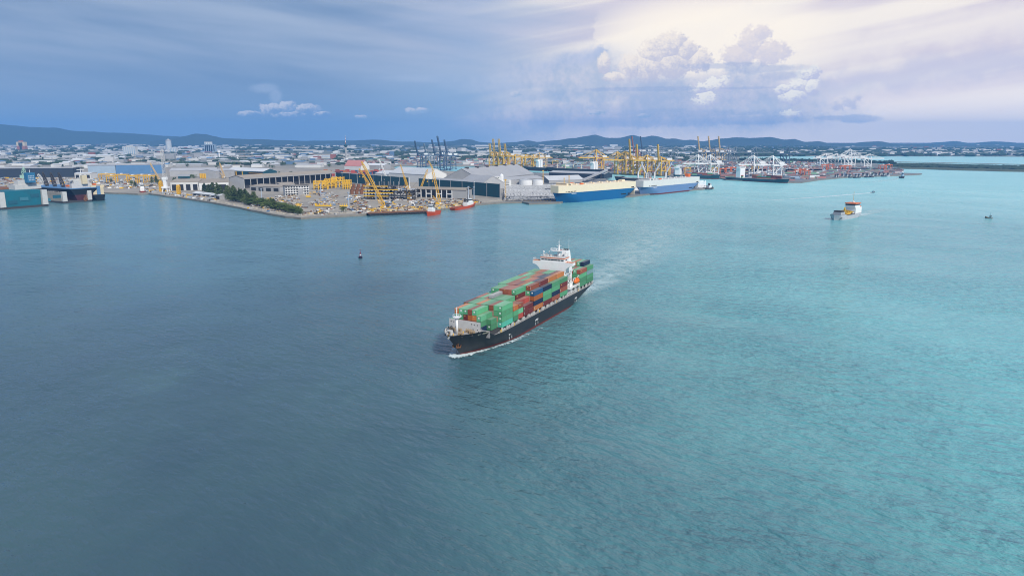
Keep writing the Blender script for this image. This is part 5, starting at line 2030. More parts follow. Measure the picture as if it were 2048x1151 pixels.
for i, (x, y, w_) in enumerate(((199, 362, 28), (214, 366, 17), (232, 363, 22), (255, 366, 20), (272, 365, 24), (288, 366, 22))):
    rtg(['leftmost', 'second', 'third', 'fourth', 'fifth', 'rightmost'][i] + ' yellow goliath gantry in the dockyard behind the basin', x, y, M_yellow, 0.85, 'yellow gantries of the dockyard', w_)


# ---- lattice crawler cranes
def crawler(label, bx, by, tx, ty, col, boom_w=2.6, jib=None):
    p = G(bx, by, LZ)
    tip = depth_pt(tx, ty, p.y + 4) - p
    t = thing('crawler_crane', label, 'crane', p, 0, 'crawler cranes of the shipyard')
    for sy in (-3.2, 3.2):
        mb = MB()
        mb.extr([(-4.5, 0.5), (-3.8, 0.0), (3.8, 0.0), (4.5, 0.5), (4.5, 1.2), (3.8, 1.7), (-3.8, 1.7), (-4.5, 1.2)], 'y', sy - 0.7, sy + 0.7)
        mb.build('track', M_dkgrey, t)
    MB().box(-5.0, 3.0, -2.4, 2.4, 1.8, 4.6).build('house', col, t)
    MB().box(1.2, 3.4, -3.6, -2.0, 2.0, 5.0).build('cab', M_white, t)
    MB().box(-7.6, -5.0, -2.8, 2.8, 2.0, 4.4).build('counterweight', M_dkgrey, t)
    foot = Vector((2.2, 0, 2.6))
    bo = MB().lattice(foot, tip, boom_w, boom_w * 0.8, 22, 0.46).build('boom', col, t)
    mtop = Vector((-9.0, 0, 15))
    MB().lattice((-1.5, 0, 4.4), mtop, 1.6, 1.2, 5, 0.3).bar(mtop, (-6, 0, 4.2), 0.25).build('mast', col, t)
    MB().bar(mtop, tip, 0.22).build('pendant_line', M_dkgrey, t)
    MB().bar(tip, tip * 0.96 - Vector((0, 0, min(18, tip.z * 0.4))), 0.14).box(tip.x * 0.96 - 0.8, tip.x * 0.96 + 0.8, tip.y * 0.96 - 0.5, tip.y * 0.96 + 0.5, tip.z * 0.96 - min(18, tip.z * 0.4) - 2, tip.z * 0.96 - min(18, tip.z * 0.4)).build('hook_block', col, t)
    if jib:
        q = depth_pt(jib[0], jib[1], p.y + 4) - p
        MB().lattice(tip, q, 1.8, 1.2, 6, 0.35).build('jib', col, t)
    return t


crawler('yellow crawler crane on the quay with long boom leaning left over the steel module', 768, 418.5, 723, 323, M_yellow, 3.0)
crawler('yellow crawler crane behind the steel module with short boom leaning left', 738, 372, 718, 337, M_yellow, 2.6)
crawler('crawler crane with white boom and yellow base right of the steel module', 777, 372, 758, 318, M_white, 2.4)
crawler('yellow crawler crane standing in front of the open assembly shed', 820, 399, 808, 352, M_yellow, 3.0, (801, 329))
crawler('yellow crawler crane leaning right before the open assembly shed', 834, 393, 855, 339, M_yellow, 2.6)
crawler('tallest yellow crawler crane on the quay behind the red tug', 878, 411, 864, 334, M_yellow, 3.2, (857, 322))
crawler('peach crawler crane boom standing beside the long workshop', 448, 357, 439, 325.5, M_peach, 2.6)
crawler('peach crawler crane boom left of the tall white tower crane', 318, 362, 300, 326, M_peach, 2.4)

# ---- level-luffing crane towers
p = G(332.5, 386, LZ)
h = hgt(332.5, 386, 300, LZ)
t = thing('tower_crane', 'tall white lattice tower crane on a portal at the quay corner', 'crane', p)
for sx in (-5, 5):
    for sy in (-5, 5):
        MB().bar((sx, sy, 0), (sx * 0.7, sy * 0.7, 12), 1.5).build('portal_leg', M_white, t)
MB().box(-5.5, 5.5, -5.5, 5.5, 9, 12).build('portal_deck', M_white, t)
MB().box(-2.6, 2.6, -2.6, 2.6, 12, h * 0.32).build('plinth', M_white, t)
MB().lattice((0, 0, h * 0.32), (0, 0, h * 0.97), 4.8, 4.0, 12, 0.5).build('tower', M_offwhite, t)
MB().box(-4.4, 4.4, -3, 3, h * 0.30, h * 0.36).build('slewing_house', M_white, t)
MB().box(-1.5, 1.5, -1.5, 1.5, 3, 6).build('logo_board', M_yellow, t)
p = G(52, 379, 12)
t = thing('dock_crane', 'pale green jib crane on the left floating dock', 'crane', p)
MG = mat('crane_mint', (0.38, 0.56, 0.46), 0.6)
MB().cyl((0, 0, 0), (0, 0, 20), 1.6, 1.3, 8).build('column', MG, t)
MB().box(-6, 4, -3, 3, 20, 26).build('machine_house', MG, t)
MB().lattice((0, 0, 26), (1, 0, 40), 5.5, 2.0, 4, 0.7).build('apex_frame', MG, t)
MB().lattice((4, 0, 23), (14, 0, 17), 2.2, 1.4, 6, 0.5).build('jib', mat('jib_red', (0.5, 0.2, 0.18), 0.6), t)
p = G(99, 386, LZ)
t = thing('dock_crane', 'grey lattice boom crane leaning between the floating docks', 'crane', p)
tip = depth_pt(76, 348, p.y) - p
MB().lattice((0, 0, 3), tip, 4.2, 3.0, 12, 0.7).build('jib', M_offwhite, t)
MB().box(-5, 5, -4, 4, -1.5, 5).build('base', M_offwhite, t)

# ================================================================== SHIPS AND BOATS
M_cc_blue = mat('hull_bright_blue', (0.004, 0.105, 0.270), 0.4, stain=0.25, scale=0.05, spec=0.4)
M_cc_cream = mat('topside_cream', (0.80, 0.67, 0.48), 0.5, stain=0.10, scale=0.06)
M_cc_slate = mat('hull_slate_blue', (0.13, 0.22, 0.40), 0.45, stain=0.25, scale=0.05, spec=0.4)
M_cc_white = mat('topside_offwhite', (0.68, 0.66, 0.62), 0.5, stain=0.12, scale=0.06)
M_tealhull = mat('hull_dark_green', (0.020, 0.070, 0.085), 0.5, stain=0.3, scale=0.05)
M_boatred = mat('hull_signal_red', (0.52, 0.070, 0.020), 0.5, stain=0.15, scale=0.2)
M_grey_h = mat('hull_grey', (0.44, 0.45, 0.47), 0.55, stain=0.3, scale=0.15)


def place(bow, stern, off=0.0):
    """origin at the stem on the waterline, heading from stern to bow; off shifts away from the viewer"""
    a, b = G(bow[0], bow[1], 0), G(stern[0], stern[1], 0)
    d = a - b
    rz = math.atan2(d.y, d.x)
    n = Vector((-math.sin(rz), math.cos(rz), 0))
    if n.y < 0:
        n = -n
    return a + n * off, rz, d.length


def car_carrier(label, bow, stern, hb, z1, z2, m1, m2, funnel=None, redline=False, near=1):
    o_, rz, L = place(bow, stern, hb * 0.55)
    t = thing('car_carrier', label, 'car carrier', o_, rz, 'car carriers berthed at the pier')
    P = dict(hb=hb, ztop=z1, zd=z1, xb0=0.0, xb1=9.0, xs0=-L + 4, xs1=-L - 4, le0=52, le1=30, pe0=1.8, pe1=3.0, lr0=40, lr1=6, tr0=0.25, tr1=0.96, rake=1.1)
    hull_parts(t, P, [-0.8, 0.0, 2.4, z1 * 0.3, z1 * 0.55, z1 * 0.8], 2.4 if redline else 0.0, lambda x: z1, m1, M_red, 56)
    # upper car decks: blunt rounded bow
    out = []
    n = 26
    for i in range(n + 1):
        x = -L - 3.6 + (L + 9.4) * i / n
        f = max(0.0, (x - (-16)) / 21.8)
        out.append((x, (hb + 0.06) * (1 - 0.42 * f ** 2.4)))
    poly = [(x, -b) for x, b in out] + [(x, b) for x, b in reversed(out)]
    MB().prism(poly, z1 + 0.003, z2).build('car_decks', m2, t)
    poly2 = [(x - 0.6, -b * 0.93) for x, b in out[2:]] + [(x - 0.6, b * 0.93) for x, b in reversed(out[2:])]
    MB().prism([(x * 0.995 - 0.4, y) for x, y in poly2], z2, z2 + 0.12).build('weather_deck', M_offwhite if m2 is M_cc_white else m2, t)
    MB().box(-24, -10, -hb * 0.8, hb * 0.8, z2 + 0.12, z2 + 3.4).box(-20, -14, -hb * 1.02, hb * 1.02, z2 + 2.4, z2 + 3.8).build('bridge', m2, t)
    for k in range(9):
        MB().box(-10.02, -9.96, -hb * 0.7 + k * hb * 0.16, -hb * 0.7 + k * hb * 0.16 + hb * 0.11, z2 + 1.8, z2 + 2.8).build('bridge_window', M_glass, t)
    for k in range(7):
        x0 = -6 - k * 3.6
        f = max(0.0, (x0 - (-16)) / 21.8)
        b = (hb + 0.1) * (1 - 0.42 * f ** 2.4)
        for sg in (1, -1):
            MB().box(x0 - 2.4, x0, sg * b - 0.12, sg * b + 0.12, z1 + 1.0, z1 + 2.4).build('mooring_port', M_dark, t)
    for k in range(6):
        MB().box(-40 - k * 22, -37 - k * 22, hb * 0.3, hb * 0.55, z2 + 0.12, z2 + 2.2).build('deck_vent', m2, t)
        MB().box(-48 - k * 22, -45 - k * 22, -hb * 0.5, -hb * 0.25, z2 + 0.12, z2 + 2.0).build('deck_vent', m2, t)
    MB().cyl((-17, 0, z2 + 3.4), (-17, 0, z2 + 13), 0.7, 0.35, 8).bar((-17, -3, z2 + 8), (-17, 3, z2 + 8), 0.4).bar((-17, -2, z2 + 10.5), (-17, 2, z2 + 10.5), 0.4).build('mast', M_yellow if m2 is M_cc_cream else M_white, t)
    MB().box(-L + 14, -L + 22, -4, 4, z2 + 0.12, z2 + (6 if funnel else 3.2)).build('funnel', funnel or m2, t)
    for sg in (1, -1):
        MB().extr([(-52, z2 + 1.2), (-50.5, z2 + 0.4), (-45, z2 + 0.4), (-43.5, z2 + 1.2), (-45, z2 + 2.6), (-50.5, z2 + 2.6)], 'y', sg * hb * 0.72 - 1.2, sg * hb * 0.72 + 1.2).build('lifeboat', M_orange, t)
        MB().box(-L + 24, -L + 38, sg * (hb + 0.05) - 0.12, sg * (hb + 0.05) + 0.12, z1 * 0.38, z1 * 0.50).build('side_door', M_dark, t)
        MB().box(-L + 14, -L + 17, sg * (hb + 0.05) - 0.15, sg * (hb + 0.05) + 0.15, z1 * 0.36, z1 * 0.52).build('side_port', M_dark, t)
        MB().box(-L + 1, -L + 9, sg * hb - 0.2, sg * hb + 0.2, z1 + 0.6, z1 + 2.6).build('stern_port', M_dark, t)
        mb = MB()
        for k in range(6):
            mb.box(-22 + k * 2.0 - 8, -22 + k * 2.0 - 6.8, sg * (hull_b(-26, z1 - 1.6, P)[0] + 0.35) - 0.1, sg * (hull_b(-26, z1 - 1.6, P)[0] + 0.35) + 0.1, z1 - 2.2, z1 - 1.0)
        stuff(mb.build('name_lettering', M_white, t))
    # stern ramp folded up
    MB().hexa([(-L - 4.4, 2, 4), (-L - 3.6, 2, 4), (-L - 3.6, hb * 0.8, 4), (-L - 4.4, hb * 0.8, 4), (-L - 6, 2, z2 * 0.8), (-L - 4.4, 2, z2 * 0.8), (-L - 4.4, hb * 0.8, z2 * 0.8), (-L - 6, hb * 0.8, z2 * 0.8)]).build('stern_ramp', m2, t)
    return t


car_carrier('bright blue and cream car carrier at the near end of the pier', (1121, 406.5), (1262, 393.5), 15.0, 16.5, 28.0, M_cc_blue, M_cc_cream)
car_carrier('slate blue and white car carrier with orange funnel at the pier end', (1289, 391), (1390, 380), 15.0, 15.5, 27.0, M_cc_slate, M_cc_white, M_orange, True)


def cargo_ship(label, bow, stern, hb, z1, m_hull, house_f, house_h, m_house, name='cargo_ship', cat='cargo ship', off=0.5, funnel=None, red=True, fc=2.5, house_len=12, le=30):
    o_, rz, L = place(bow, stern, hb * off)
    t = thing(name, label, cat, o_, rz)
    P = dict(hb=hb, ztop=z1 + fc, zd=z1, xb0=0.0, xb1=max(2.0, L * 0.035), xs0=-L + L * 0.03, xs1=-L - 1, le0=le * 1.3, le1=le * 0.8, pe0=1.8, pe1=2.4, lr0=L * 0.2, lr1=L * 0.05, tr0=0.3, tr1=0.88, rake=1.1)
    top = lambda x: z1 if x < -L * 0.14 else z1 + fc * min(1.0, (x + L * 0.14) / (L * 0.03))
    hull_parts(t, P, [-0.6, 0.0, z1 * 0.22, z1 * 0.6], z1 * 0.22 if red else 0.0, top, m_hull, M_red, 36)
    deck_sheet(t, 'deck', P, z1 - 0.1, -L, -L * 0.12, 0.05, M_deckgrey, 16)
    deck_sheet(t, 'forecastle_deck', P, z1 + fc - 0.15, -L * 0.115, L * 0.03, 0.05, M_deckgrey, 10)
    x0 = -L * house_f
    MB().box(x0 - house_len, x0, -hb * 0.78, hb * 0.78, z1 - 0.1, z1 + house_h * 0.78).build('deckhouse', m_house, t)
    MB().box(x0 - house_len * 0.8, x0 - 0.3, -hb * 0.98, hb * 0.98, z1 + house_h * 0.78, z1 + house_h).build('bridge', m_house, t)
    for k in range(6):
        MB().box(x0 - 0.31, x0 - 0.24, -hb * 0.8 + k * hb * 0.28, -hb * 0.8 + k * hb * 0.28 + hb * 0.2, z1 + house_h * 0.86, z1 + house_h * 0.95).build('bridge_window', M_glass, t)
    MB().box(x0 - house_len - 4, x0 - house_len, -hb * 0.25, hb * 0.25, z1, z1 + house_h * 0.95).build('funnel', funnel or m_house, t)
    MB().cyl((x0 - 3, 0, z1 + house_h), (x0 - 3, 0, z1 + house_h * 1.4), 0.4, 0.15, 6).build('mast', m_house, t)
    return t, L, P, o_, rz


# two container ships at the terminal
t, L, P, o1, rz1 = cargo_ship('dark green container ship with white bridge at the left, at the terminal quay', (1436, 358.5), (1347, 356), 12, 9, M_tealhull, 0.86, 21, M_white, off=0.6)
t, L, P, o2, rz2 = cargo_ship('dark green loaded container ship with white bridge aft at the terminal', (1571, 366.5), (1451, 360), 13, 7.5, M_tealhull, 0.74, 28, M_white, off=0.6)
yr = random.Random(9)
for (o_, rz, x0, n_, lab) in ((o2, rz2, -14, 9, 'loaded ship'), (o1, rz1, -16, 5, 'half empty ship')):
    z1 = 7.5 if o_ is o2 else 9
    for b in range(n_):
        if o_ is o2 and b in (6, 7):
            continue
        for lev in range(yr.choice([2, 3, 3]) if o_ is o2 else 2):
            ch = yr.choice('bbmgcbouc')
            for r_ in (0, 1):
                o = obj('shipping_container', cont_mesh(ch, yr.randrange(3), 12.19))
                o.matrix_world = Matrix.Translation(o_) @ Matrix.Rotation(rz, 4, 'Z') @ Matrix.Translation((x0 - b * 13, (-5 + r_ * 3.0) if rz < 1.6 and rz > -1.6 else (5 - r_ * 3), z1 + 0.8 + lev * 2.8))
                o.scale = (1, 1, 1)
                tag(o, '%s container, moored %s, %s bay from bow, %s tier, %s row' % (CCOL[ch][0], lab, ORD[b], ORD[lev], ['outer', 'inner'][r_]), 'container', 'containers on the ships at the terminal')
# bulk ship with pale deck cranes behind the quay warehouse
t, L, P, o_, rz = cargo_ship('dark bulk carrier with pale deck cranes behind the quay warehouse', (1098, 342), (1206, 346), 14, 11, M_black, 0.83, 22, M_white, off=-0.4)
for k in range(4):
    x = -L * (0.18 + 0.15 * k)
    q = MB().cyl((x, 0, 11), (x, 0, 24), 1.6, 1.3, 8).bar((x, 0, 22), (x - 18, -2, 32), 1.3).build('deck_crane', mat('crane_ivory', (0.70, 0.62, 0.46), 0.6), t)
cargo_ship('dark cargo ship with white bridge behind the great hall', (1050, 340), (1096, 342), 12, 11, M_black, 0.6, 24, M_white, off=-0.3)
# geared vessel behind the car carriers: white luffing cranes
t, L, P, o_, rz = cargo_ship('dark geared cargo vessel with white luffing cranes between the car carriers', (1232, 361), (1340, 366), 11, 8, M_dkgrey, 0.55, 14, M_wg, off=0.0, red=False)
for (x, dx_, lb) in ((-L * 0.42, 12, 0), (-L * 0.55, -12, 1), (-L * 0.72, 14, 0), (-L * 0.92, 14, 0)):
    MB().cyl((x, 0, 8), (x, 0, 24), 2.2, 1.8, 8).bar((x, 0, 22), (x - dx_, 0, 46), 2.0, 2.4).bar((x, 0, 30), (x - dx_ * 0.55, 0, 36), 0.8).build('luffing_crane', M_white, t)
# ---- left: floating docks
M_dockteal = mat('dock_teal', (0.012, 0.145, 0.200), 0.6, stain=0.55, scale=0.08)


def floating_dock(label, x1, y1, x2, y2, depth, hw, m_in, m_wall, wl):
    a, rz, L = frame_of(x1, y1, x2, y2, 0)
    t = thing('floating_dock', label, 'floating dock', a, rz)
    MB().box(0, L, 0, depth, -0.6, 3.0).build('pontoon', M_dkgrey, t)
    MB().box(0, wl, 0.5, depth, 3.0, hw).build('wing_wall', m_wall, t)
    MB().box(L - wl, L, 0.5, depth, 3.0, hw).build('wing_wall', m_wall, t)
    for x in (0.3, L - wl + 0.3):
        MB().box(x - 0.6, x + wl, -1.2, 4, 3.0, hw + 1.4).build('corner_tower', M_offwhite, t)
    for x in (wl / 2, L - wl / 2):
        mb = MB()
        for k in range(10):
            mb.bar((x, depth * k / 10 + 2, hw), (x, depth * k / 10 + 2, hw + 1.6), 0.3)
        mb.bar((x, 2, hw + 1.6), (x, depth - 2, hw + 1.6), 0.3)
        mb.build('wing_rail', M_offwhite, t)
    return t, a, rz, L


t, a, rz, L = floating_dock('teal floating dock with grey corner towers at the left edge', 2, 419.5, 96.5, 412, 120, 24, M_dockteal, M_wblue, 7)
q = thing('docked_ship', 'teal-hulled ship with white deckhouse and blue funnel standing in the left dock', 'ship', a + Vector((0, 0, 3.0)), rz)
MB().hexa([(9, 1.5, 0), (L - 9, 1.5, 0), (L - 9, 112, 0), (9, 112, 0), (8, 1, 23), (L - 8, 1, 23), (L - 8, 112, 23), (8, 112, 23)]).build('hull', M_dockteal, q)
for k in range(5):
    MB().box(12 + k * 16, 24 + k * 16, 0.7, 1.4, 4 + (k % 3) * 4, 9 + (k % 3) * 4).build('hull_patch', mat('patch_%d' % (k % 2), [(0.02, 0.11, 0.16), (0.05, 0.19, 0.25)][k % 2], 0.7), q)
MB().box(36, 74, 26, 44, 23, 30).box(42, 68, 28, 40, 30, 36).build('deckhouse', M_offwhite, q)
MB().box(52, 64, 20, 28, 33, 48).build('funnel', mat('funnel_blue', (0.03, 0.16, 0.30), 0.6), q)
for k in range(4):
    for j in range(3):
        MB().box(54 + k * 2.2, 55.6 + k * 2.2, 19.9, 20.02, 36 + j * 3, 38 + j * 3).build('funnel_louvre', M_wpale, q)
MB().box(8, L - 8, 46, 110, 23, 24).build('deck', M_rust, q)
MB().cyl((62, 30, 39), (62, 30, 52), 0.6, 0.3, 6).bar((58, 30, 46), (66, 30, 46), 0.5).build('mast', M_white, q)
t2, a, rz, L = floating_dock('buff floating dock holding a black bulk carrier', 127, 406.8, 184, 402.6, 150, 17, M_conc, mat('dock_buff', (0.36, 0.33, 0.28), 0.8, stain=0.5, scale=0.08), 6)
q = thing('docked_ship', 'black bulk carrier with maroon bottom and white bridge standing in the buff dock', 'ship', a + Vector((0, 0, 3.0)), rz)
MB().hexa([(24, 3, 0), (46, 3, 0), (56, 140, 0), (12, 140, 0), (20, 2, 9), (50, 2, 9), (58, 140, 9), (10, 140, 9)]).build('boot_topping', mat('maroon_bottom', (0.085, 0.022, 0.028), 0.7, stain=0.4, scale=0.1), q)
MB().hexa([(20, 2, 9.0), (50, 2, 9.0), (58, 140, 9.0), (10, 140, 9.0), (12, -2, 19), (58, -2, 19), (60, 140, 19), (8, 140, 19)]).build('hull', M_black, q)
MB().box(11.5, 58.5, -2.3, 140, 19, 19.8).build('sheer_strake', M_wblue, q)
MB().box(20, 52, 8, 26, 19.8, 27).box(24, 48, 8, 22, 27, 32).box(16, 56, 9, 13, 32, 34.5).build('deckhouse', M_offwhite, q)
MB().box(36, 44, 4, 10, 26, 40).build('funnel', M_wcream, q)
MB().cyl((40, 14, 38), (40, 14, 52), 0.7, 0.3, 6).bar((34, 14, 49), (46, 14, 49), 0.8).build('mast', M_white, q)
for k in range(3):
    MB().lattice((28, 50 + k * 26, 19), (24, 52 + k * 26, 44), 4.5, 2.0, 5, 0.9).build('deck_crane', M_dkgrey, q)
for sx in (14, 57):
    MB().extr([(5, 24), (6, 22.6), (12, 22.6), (13, 24), (12, 25.6), (6, 25.6)], 'x', sx - 1.4, sx + 1.4).build('lifeboat', M_orange, q)
MB().cyl((35, -1.0, 1.5), (35, -0.2, 1.5), 3.4, n=10).build('propeller', M_rust, q)
MB().box(34.2, 35.8, -2.6, 2.5, 0.5, 8).build('rudder', M_rust, q)
def pix(p):
    f = p.y * math.cos(PITCH) - (p.z - CAM_H) * math.sin(PITCH)
    return (1024 + FPX * p.x / f, 575.5 - FPX * (p.y * math.sin(PITCH) + (p.z - CAM_H) * math.cos(PITCH)) / f)


sA = G(197, 402.0, 0)
t, L, P, o_, rz = cargo_ship('black cargo ship with cream bridge moored beside the buff dock', pix(sA + Vector((-0.6, 0.8, 0)) * 105), (197, 402.0), 10, 11, M_black, 0.86, 15, M_wcream, off=0.2, funnel=M_wblue, red=False)
for k in range(2):
    MB().cyl((-L * (0.3 + 0.3 * k), 0, 11), (-L * (0.3 + 0.3 * k), 0, 26), 1.4, 1.2, 8).bar((-L * (0.3 + 0.3 * k), 0, 25), (-L * (0.3 + 0.3 * k) - 12, 0, 30), 1.0).build('deck_crane', M_wcream, t)


def tug(label, bow, stern, hb, m_hull, m_house, z1=3.2, name='tugboat', cat='tugboat', hh=9, house_f=0.38, group=None, funnel=None, mast=7.0):
    o_, rz, L = place(bow, stern, 0)
    t = thing(name, label, cat, o_, rz, group)
    P = dict(hb=hb, ztop=z1 + 1.6, zd=z1, xb0=0.0, xb1=L * 0.06, xs0=-L * 0.97, xs1=-L, le0=L * 0.42, le1=L * 0.34, pe0=1.9, pe1=2.6, lr0=L * 0.2, lr1=L * 0.1, tr0=0.6, tr1=0.85, rake=1.0)
    top = lambda x: interp(x, [(-L * 0.55, z1), (-L * 0.25, z1 + 0.7), (0, z1 + 1.6)])
    hull_parts(t, P, [-0.4, 0.0, z1 * 0.5], 0.0, top, m_hull, m_hull, 24)
    deck_sheet(t, 'deck', P, z1 * 0.8, -L * 0.99, -L * 0.02, 0.1, M_rust if m_hull is M_boatred else M_deckgrey, 12)
    x0 = -L * (house_f - 0.16)
    MB().box(x0 - L * 0.28, x0, -hb * 0.62, hb * 0.62, z1 * 0.8, z1 + hh * 0.42).build('deckhouse', m_house, t)
    MB().box(x0 - L * 0.17, x0 - L * 0.03, -hb * 0.5, hb * 0.5, z1 + hh * 0.42, z1 + hh * 0.80).build('wheelhouse', m_house, t)
    MB().box(x0 - L * 0.172, x0 - L * 0.028, -hb * 0.51, hb * 0.51, z1 + hh * 0.58, z1 + hh * 0.72).build('window_band', M_glass, t)
    MB().cyl((x0 - L * 0.14, 0, z1 + hh * 0.8), (x0 - L * 0.14, 0, z1 + hh * 0.8 + mast), 0.22, 0.1, 6).bar((x0 - L * 0.14, -1.2, z1 + hh * 0.8 + mast * 0.6), (x0 - L * 0.14, 1.2, z1 + hh * 0.8 + mast * 0.6), 0.2).build('mast', m_house, t)
    for sy in (-0.4, 0.4):
        MB().box(x0 - L * 0.27, x0 - L * 0.21, sy * hb - 0.5, sy * hb + 0.5, z1 + hh * 0.42, z1 + hh * 0.85).build('funnel', funnel or M_dkgrey, t)
    return t


tug('red tugboat with white wheelhouse lying off the barge', (855, 432), (877, 427), 5.5, M_boatred, M_white, 4.6, hh=12)
tug('long red supply tug with white deckhouse at the quay', (949, 412.5), (904, 421), 5.5, M_boatred, M_white, 3.8, hh=12, house_f=0.3)
tug('white and red tugboat in the basin beside the quay corner', (284, 388), (290, 383.5), 5.5, M_boatred, M_white, 4.2, hh=17)
tug('dark harbour tug heading past the terminal tip', (1808, 356.5), (1799, 356), 5, M_dkgrey, M_wpale, 4.0, hh=12, mast=9)
tug('small white pilot launch at the end of the car pier', (1425, 378.5), (1408, 379), 5, M_dkgrey, M_white, 3.5, hh=11, mast=9)
tug('grey workboat moored behind the white car carrier stern', (1388, 376.5), (1400, 376), 4, M_dkgrey, M_white, 3.5, hh=10, mast=9)
tug('small dark speedboat at the head of the long white wake', (1749, 385), (1742, 385.3), 2.2, M_dkgrey, M_wpale, 1.0, 'speedboat', 'speedboat', 2.4, mast=1.0)
tug('little wooden fishing boat alone at the right edge', (1970, 436), (1985, 437), 2.4, mat('boat_wood', (0.24, 0.20, 0.15), 0.8), mat('boat_cabin_blue', (0.22, 0.36, 0.38), 0.7), 1.0, 'fishing_boat', 'fishing boat', 3.4, 0.7, mast=6)
tug('small white launch anchored off the yard shore', (712, 430.5), (718, 431), 2.0, M_white, M_white, 1.4, 'launch', 'boat', 4, mast=1.5)
for i in range(14):
    x = 1668 + i * 8.2 + wr.uniform(-2, 2)
    y = 356.5 - i * 0.30 + wr.uniform(-0.8, 0.8)
    tug('small grey workboat, %s from the left in the row off the terminal tip' % (ORD + ['thirteenth', 'fourteenth'])[i], (x + 4, y), (x - 4, y + 0.3), 4, wr.choice([M_dkgrey, M_grey_h, M_dkgrey]), M_wg, 3.0, 'workboat', 'boat', 9, group='workboats moored off the terminal tip')
# flat barge at the yard quay
a, rz, L = frame_of(736, 432, 860, 427, 0)
t = thing('barge', 'long flat black barge moored along the yard quay', 'barge', a, rz)
MB().hexa([(3, 0, -0.5), (L - 3, 0, -0.5), (L - 3, 18, -0.5), (3, 18, -0.5), (0, 0, 3.2), (L, 0, 3.2), (L, 18, 3.2), (0, 18, 3.2)]).build('hull', M_black, t)
MB().box(0.5, L - 0.5, 0.3, 17.7, 3.2, 3.5).build('deck', M_rust, t)
for k in range(14):
    MB().cyl((k * L / 14 + 3, -0.4, 1.0), (k * L / 14 + 3, -0.4, 2.8), 0.7, n=8).build('fender', M_dkgrey, t)
# dredger
o_, rz, L = place((1668, 440), (1712, 432.5), 0)
t = thing('dredger', 'grey hopper dredger with white bridge, orange roof and yellow gear', 'dredger', o_, rz)
hb = 7.5
P = dict(hb=hb, ztop=7.0, zd=5.0, xb0=0.0, xb1=1.5, xs0=-L * 0.97, xs1=-L, le0=L * 0.2, le1=L * 0.10, pe0=2.4, pe1=3.5, lr0=L * 0.2, lr1=L * 0.08, tr0=0.6, tr1=0.9, rake=1.0)
hull_parts(t, P, [-0.5, 0.0, 1.5, 3.2], 0.0, lambda x: interp(x, [(-L, 6.4), (-L * 0.72, 6.0), (-L * 0.66, 5.0), (-L * 0.32, 5.0), (-L * 0.26, 6.6), (0, 7.0)]), M_grey_h, M_grey_h, 40)
deck_sheet(t, 'deck', P, 3.7, -L, -L * 0.01, 0.15, M_dkgrey, 16)
MB().box(-L * 0.98, -L * 0.70, -hb * 0.92, hb * 0.92, 3.7, 13.5).build('deckhouse', M_white, t)
MB().box(-L * 0.90, -L * 0.68, -hb * 0.85, hb * 0.85, 13.5, 18.2).build('bridge', M_white, t)
MB().box(-L * 0.905, -L * 0.675, -hb * 0.86, hb * 0.86, 16.2, 17.6).build('window_band', M_glass, t)
MB().box(-L * 0.915, -L * 0.665, -hb * 0.95, hb * 0.95, 18.2, 19.3).build('bridge_roof', M_orange, t)
MB().cyl((-L * 0.8, 0, 19.3), (-L * 0.8, 0, 34), 0.25, 0.12, 6).bar((-L * 0.8, -2, 29), (-L * 0.8, 2, 29), 0.25).build('mast', M_yellow, t)
MB().lathe([(0.2, 19.3), (1.3, 20.2), (1.3, 21.2), (0.2, 22.0)], 10, 0, (-L * 0.72, 2.5)).build('radome', M_white, t)
MB().box(-L * 0.28, -L * 0.10, -hb * 0.7, hb * 0.7, 6.4, 9.5).build('forward_house', M_grey_h, t)
MB().box(-L * 0.24, -L * 0.12, -hb * 0.66, hb * 0.66, 9.5, 11.5).build('winch_house', M_dkgrey, t)
mb = MB().bar((-L * 0.30, hb * 0.5, 7), (-L * 0.30, hb * 0.5, 15), 1.6).bar((-L * 0.30, hb * 0.5, 14.5), (-L * 0.24, hb * 0.7, 14.5), 1.6).bar((-L * 0.36, hb * 0.7, 6.0), (-L * 0.5, hb * 0.8, 7.2), 1.4)
mb.build('suction_gantry', M_yellow, t)
for k in (0.40, 0.47, 0.55, 0.62):
    MB().cyl((-L * k, hb * 0.3, 3.8), (-L * k, hb * 0.3, 8.6), 0.8, n=8).bar((-L * k, hb * 0.3, 8.2), (-L * k - 2, hb * 0.8, 8.0), 0.8).build('deck_davit', M_yellow, t)
MB().cyl((-L * 0.66, hb * 0.85, 5.2), (-L * 0.30, hb * 0.85, 5.0), 0.9, n=8).build('suction_pipe', M_dkgrey, t)
MB().box(-L * 0.64, -L * 0.32, -hb * 0.6, hb * 0.6, 3.7, 6.2).build('hopper_coaming', M_dkgrey, t)
for k in (0.36, 0.44, 0.52, 0.60):
    MB().bar((-L * k, -hb * 0.6, 6.2), (-L * k, -hb * 0.6, 10.4), 1.0).bar((-L * k, hb * 0.6, 6.2), (-L * k, hb * 0.6, 9.0), 1.0).bar((-L * k, -hb * 0.6, 10.2), (-L * k, hb * 0.6, 8.8), 1.0).build('hopper_frame', M_yellow, t)
MB().box(-L * 0.68, -L * 0.64, -hb * 0.7, hb * 0.7, 5.0, 8.2).build('pump_house', M_white, t)
MB().lathe([(0.1, 11.2), (1.4, 12.0), (1.8, 13.2), (1.3, 14.6), (0.1, 15.2)], 10, 0, (-L * 1.01, hb * 0.4)).build('rescue_boat', M_orange, t)
MB().box(-L * 0.26, -L * 0.05, hb * 0.93, hb * 0.97, 2.2, 3.3).build('name_lettering', M_dkgrey, t)
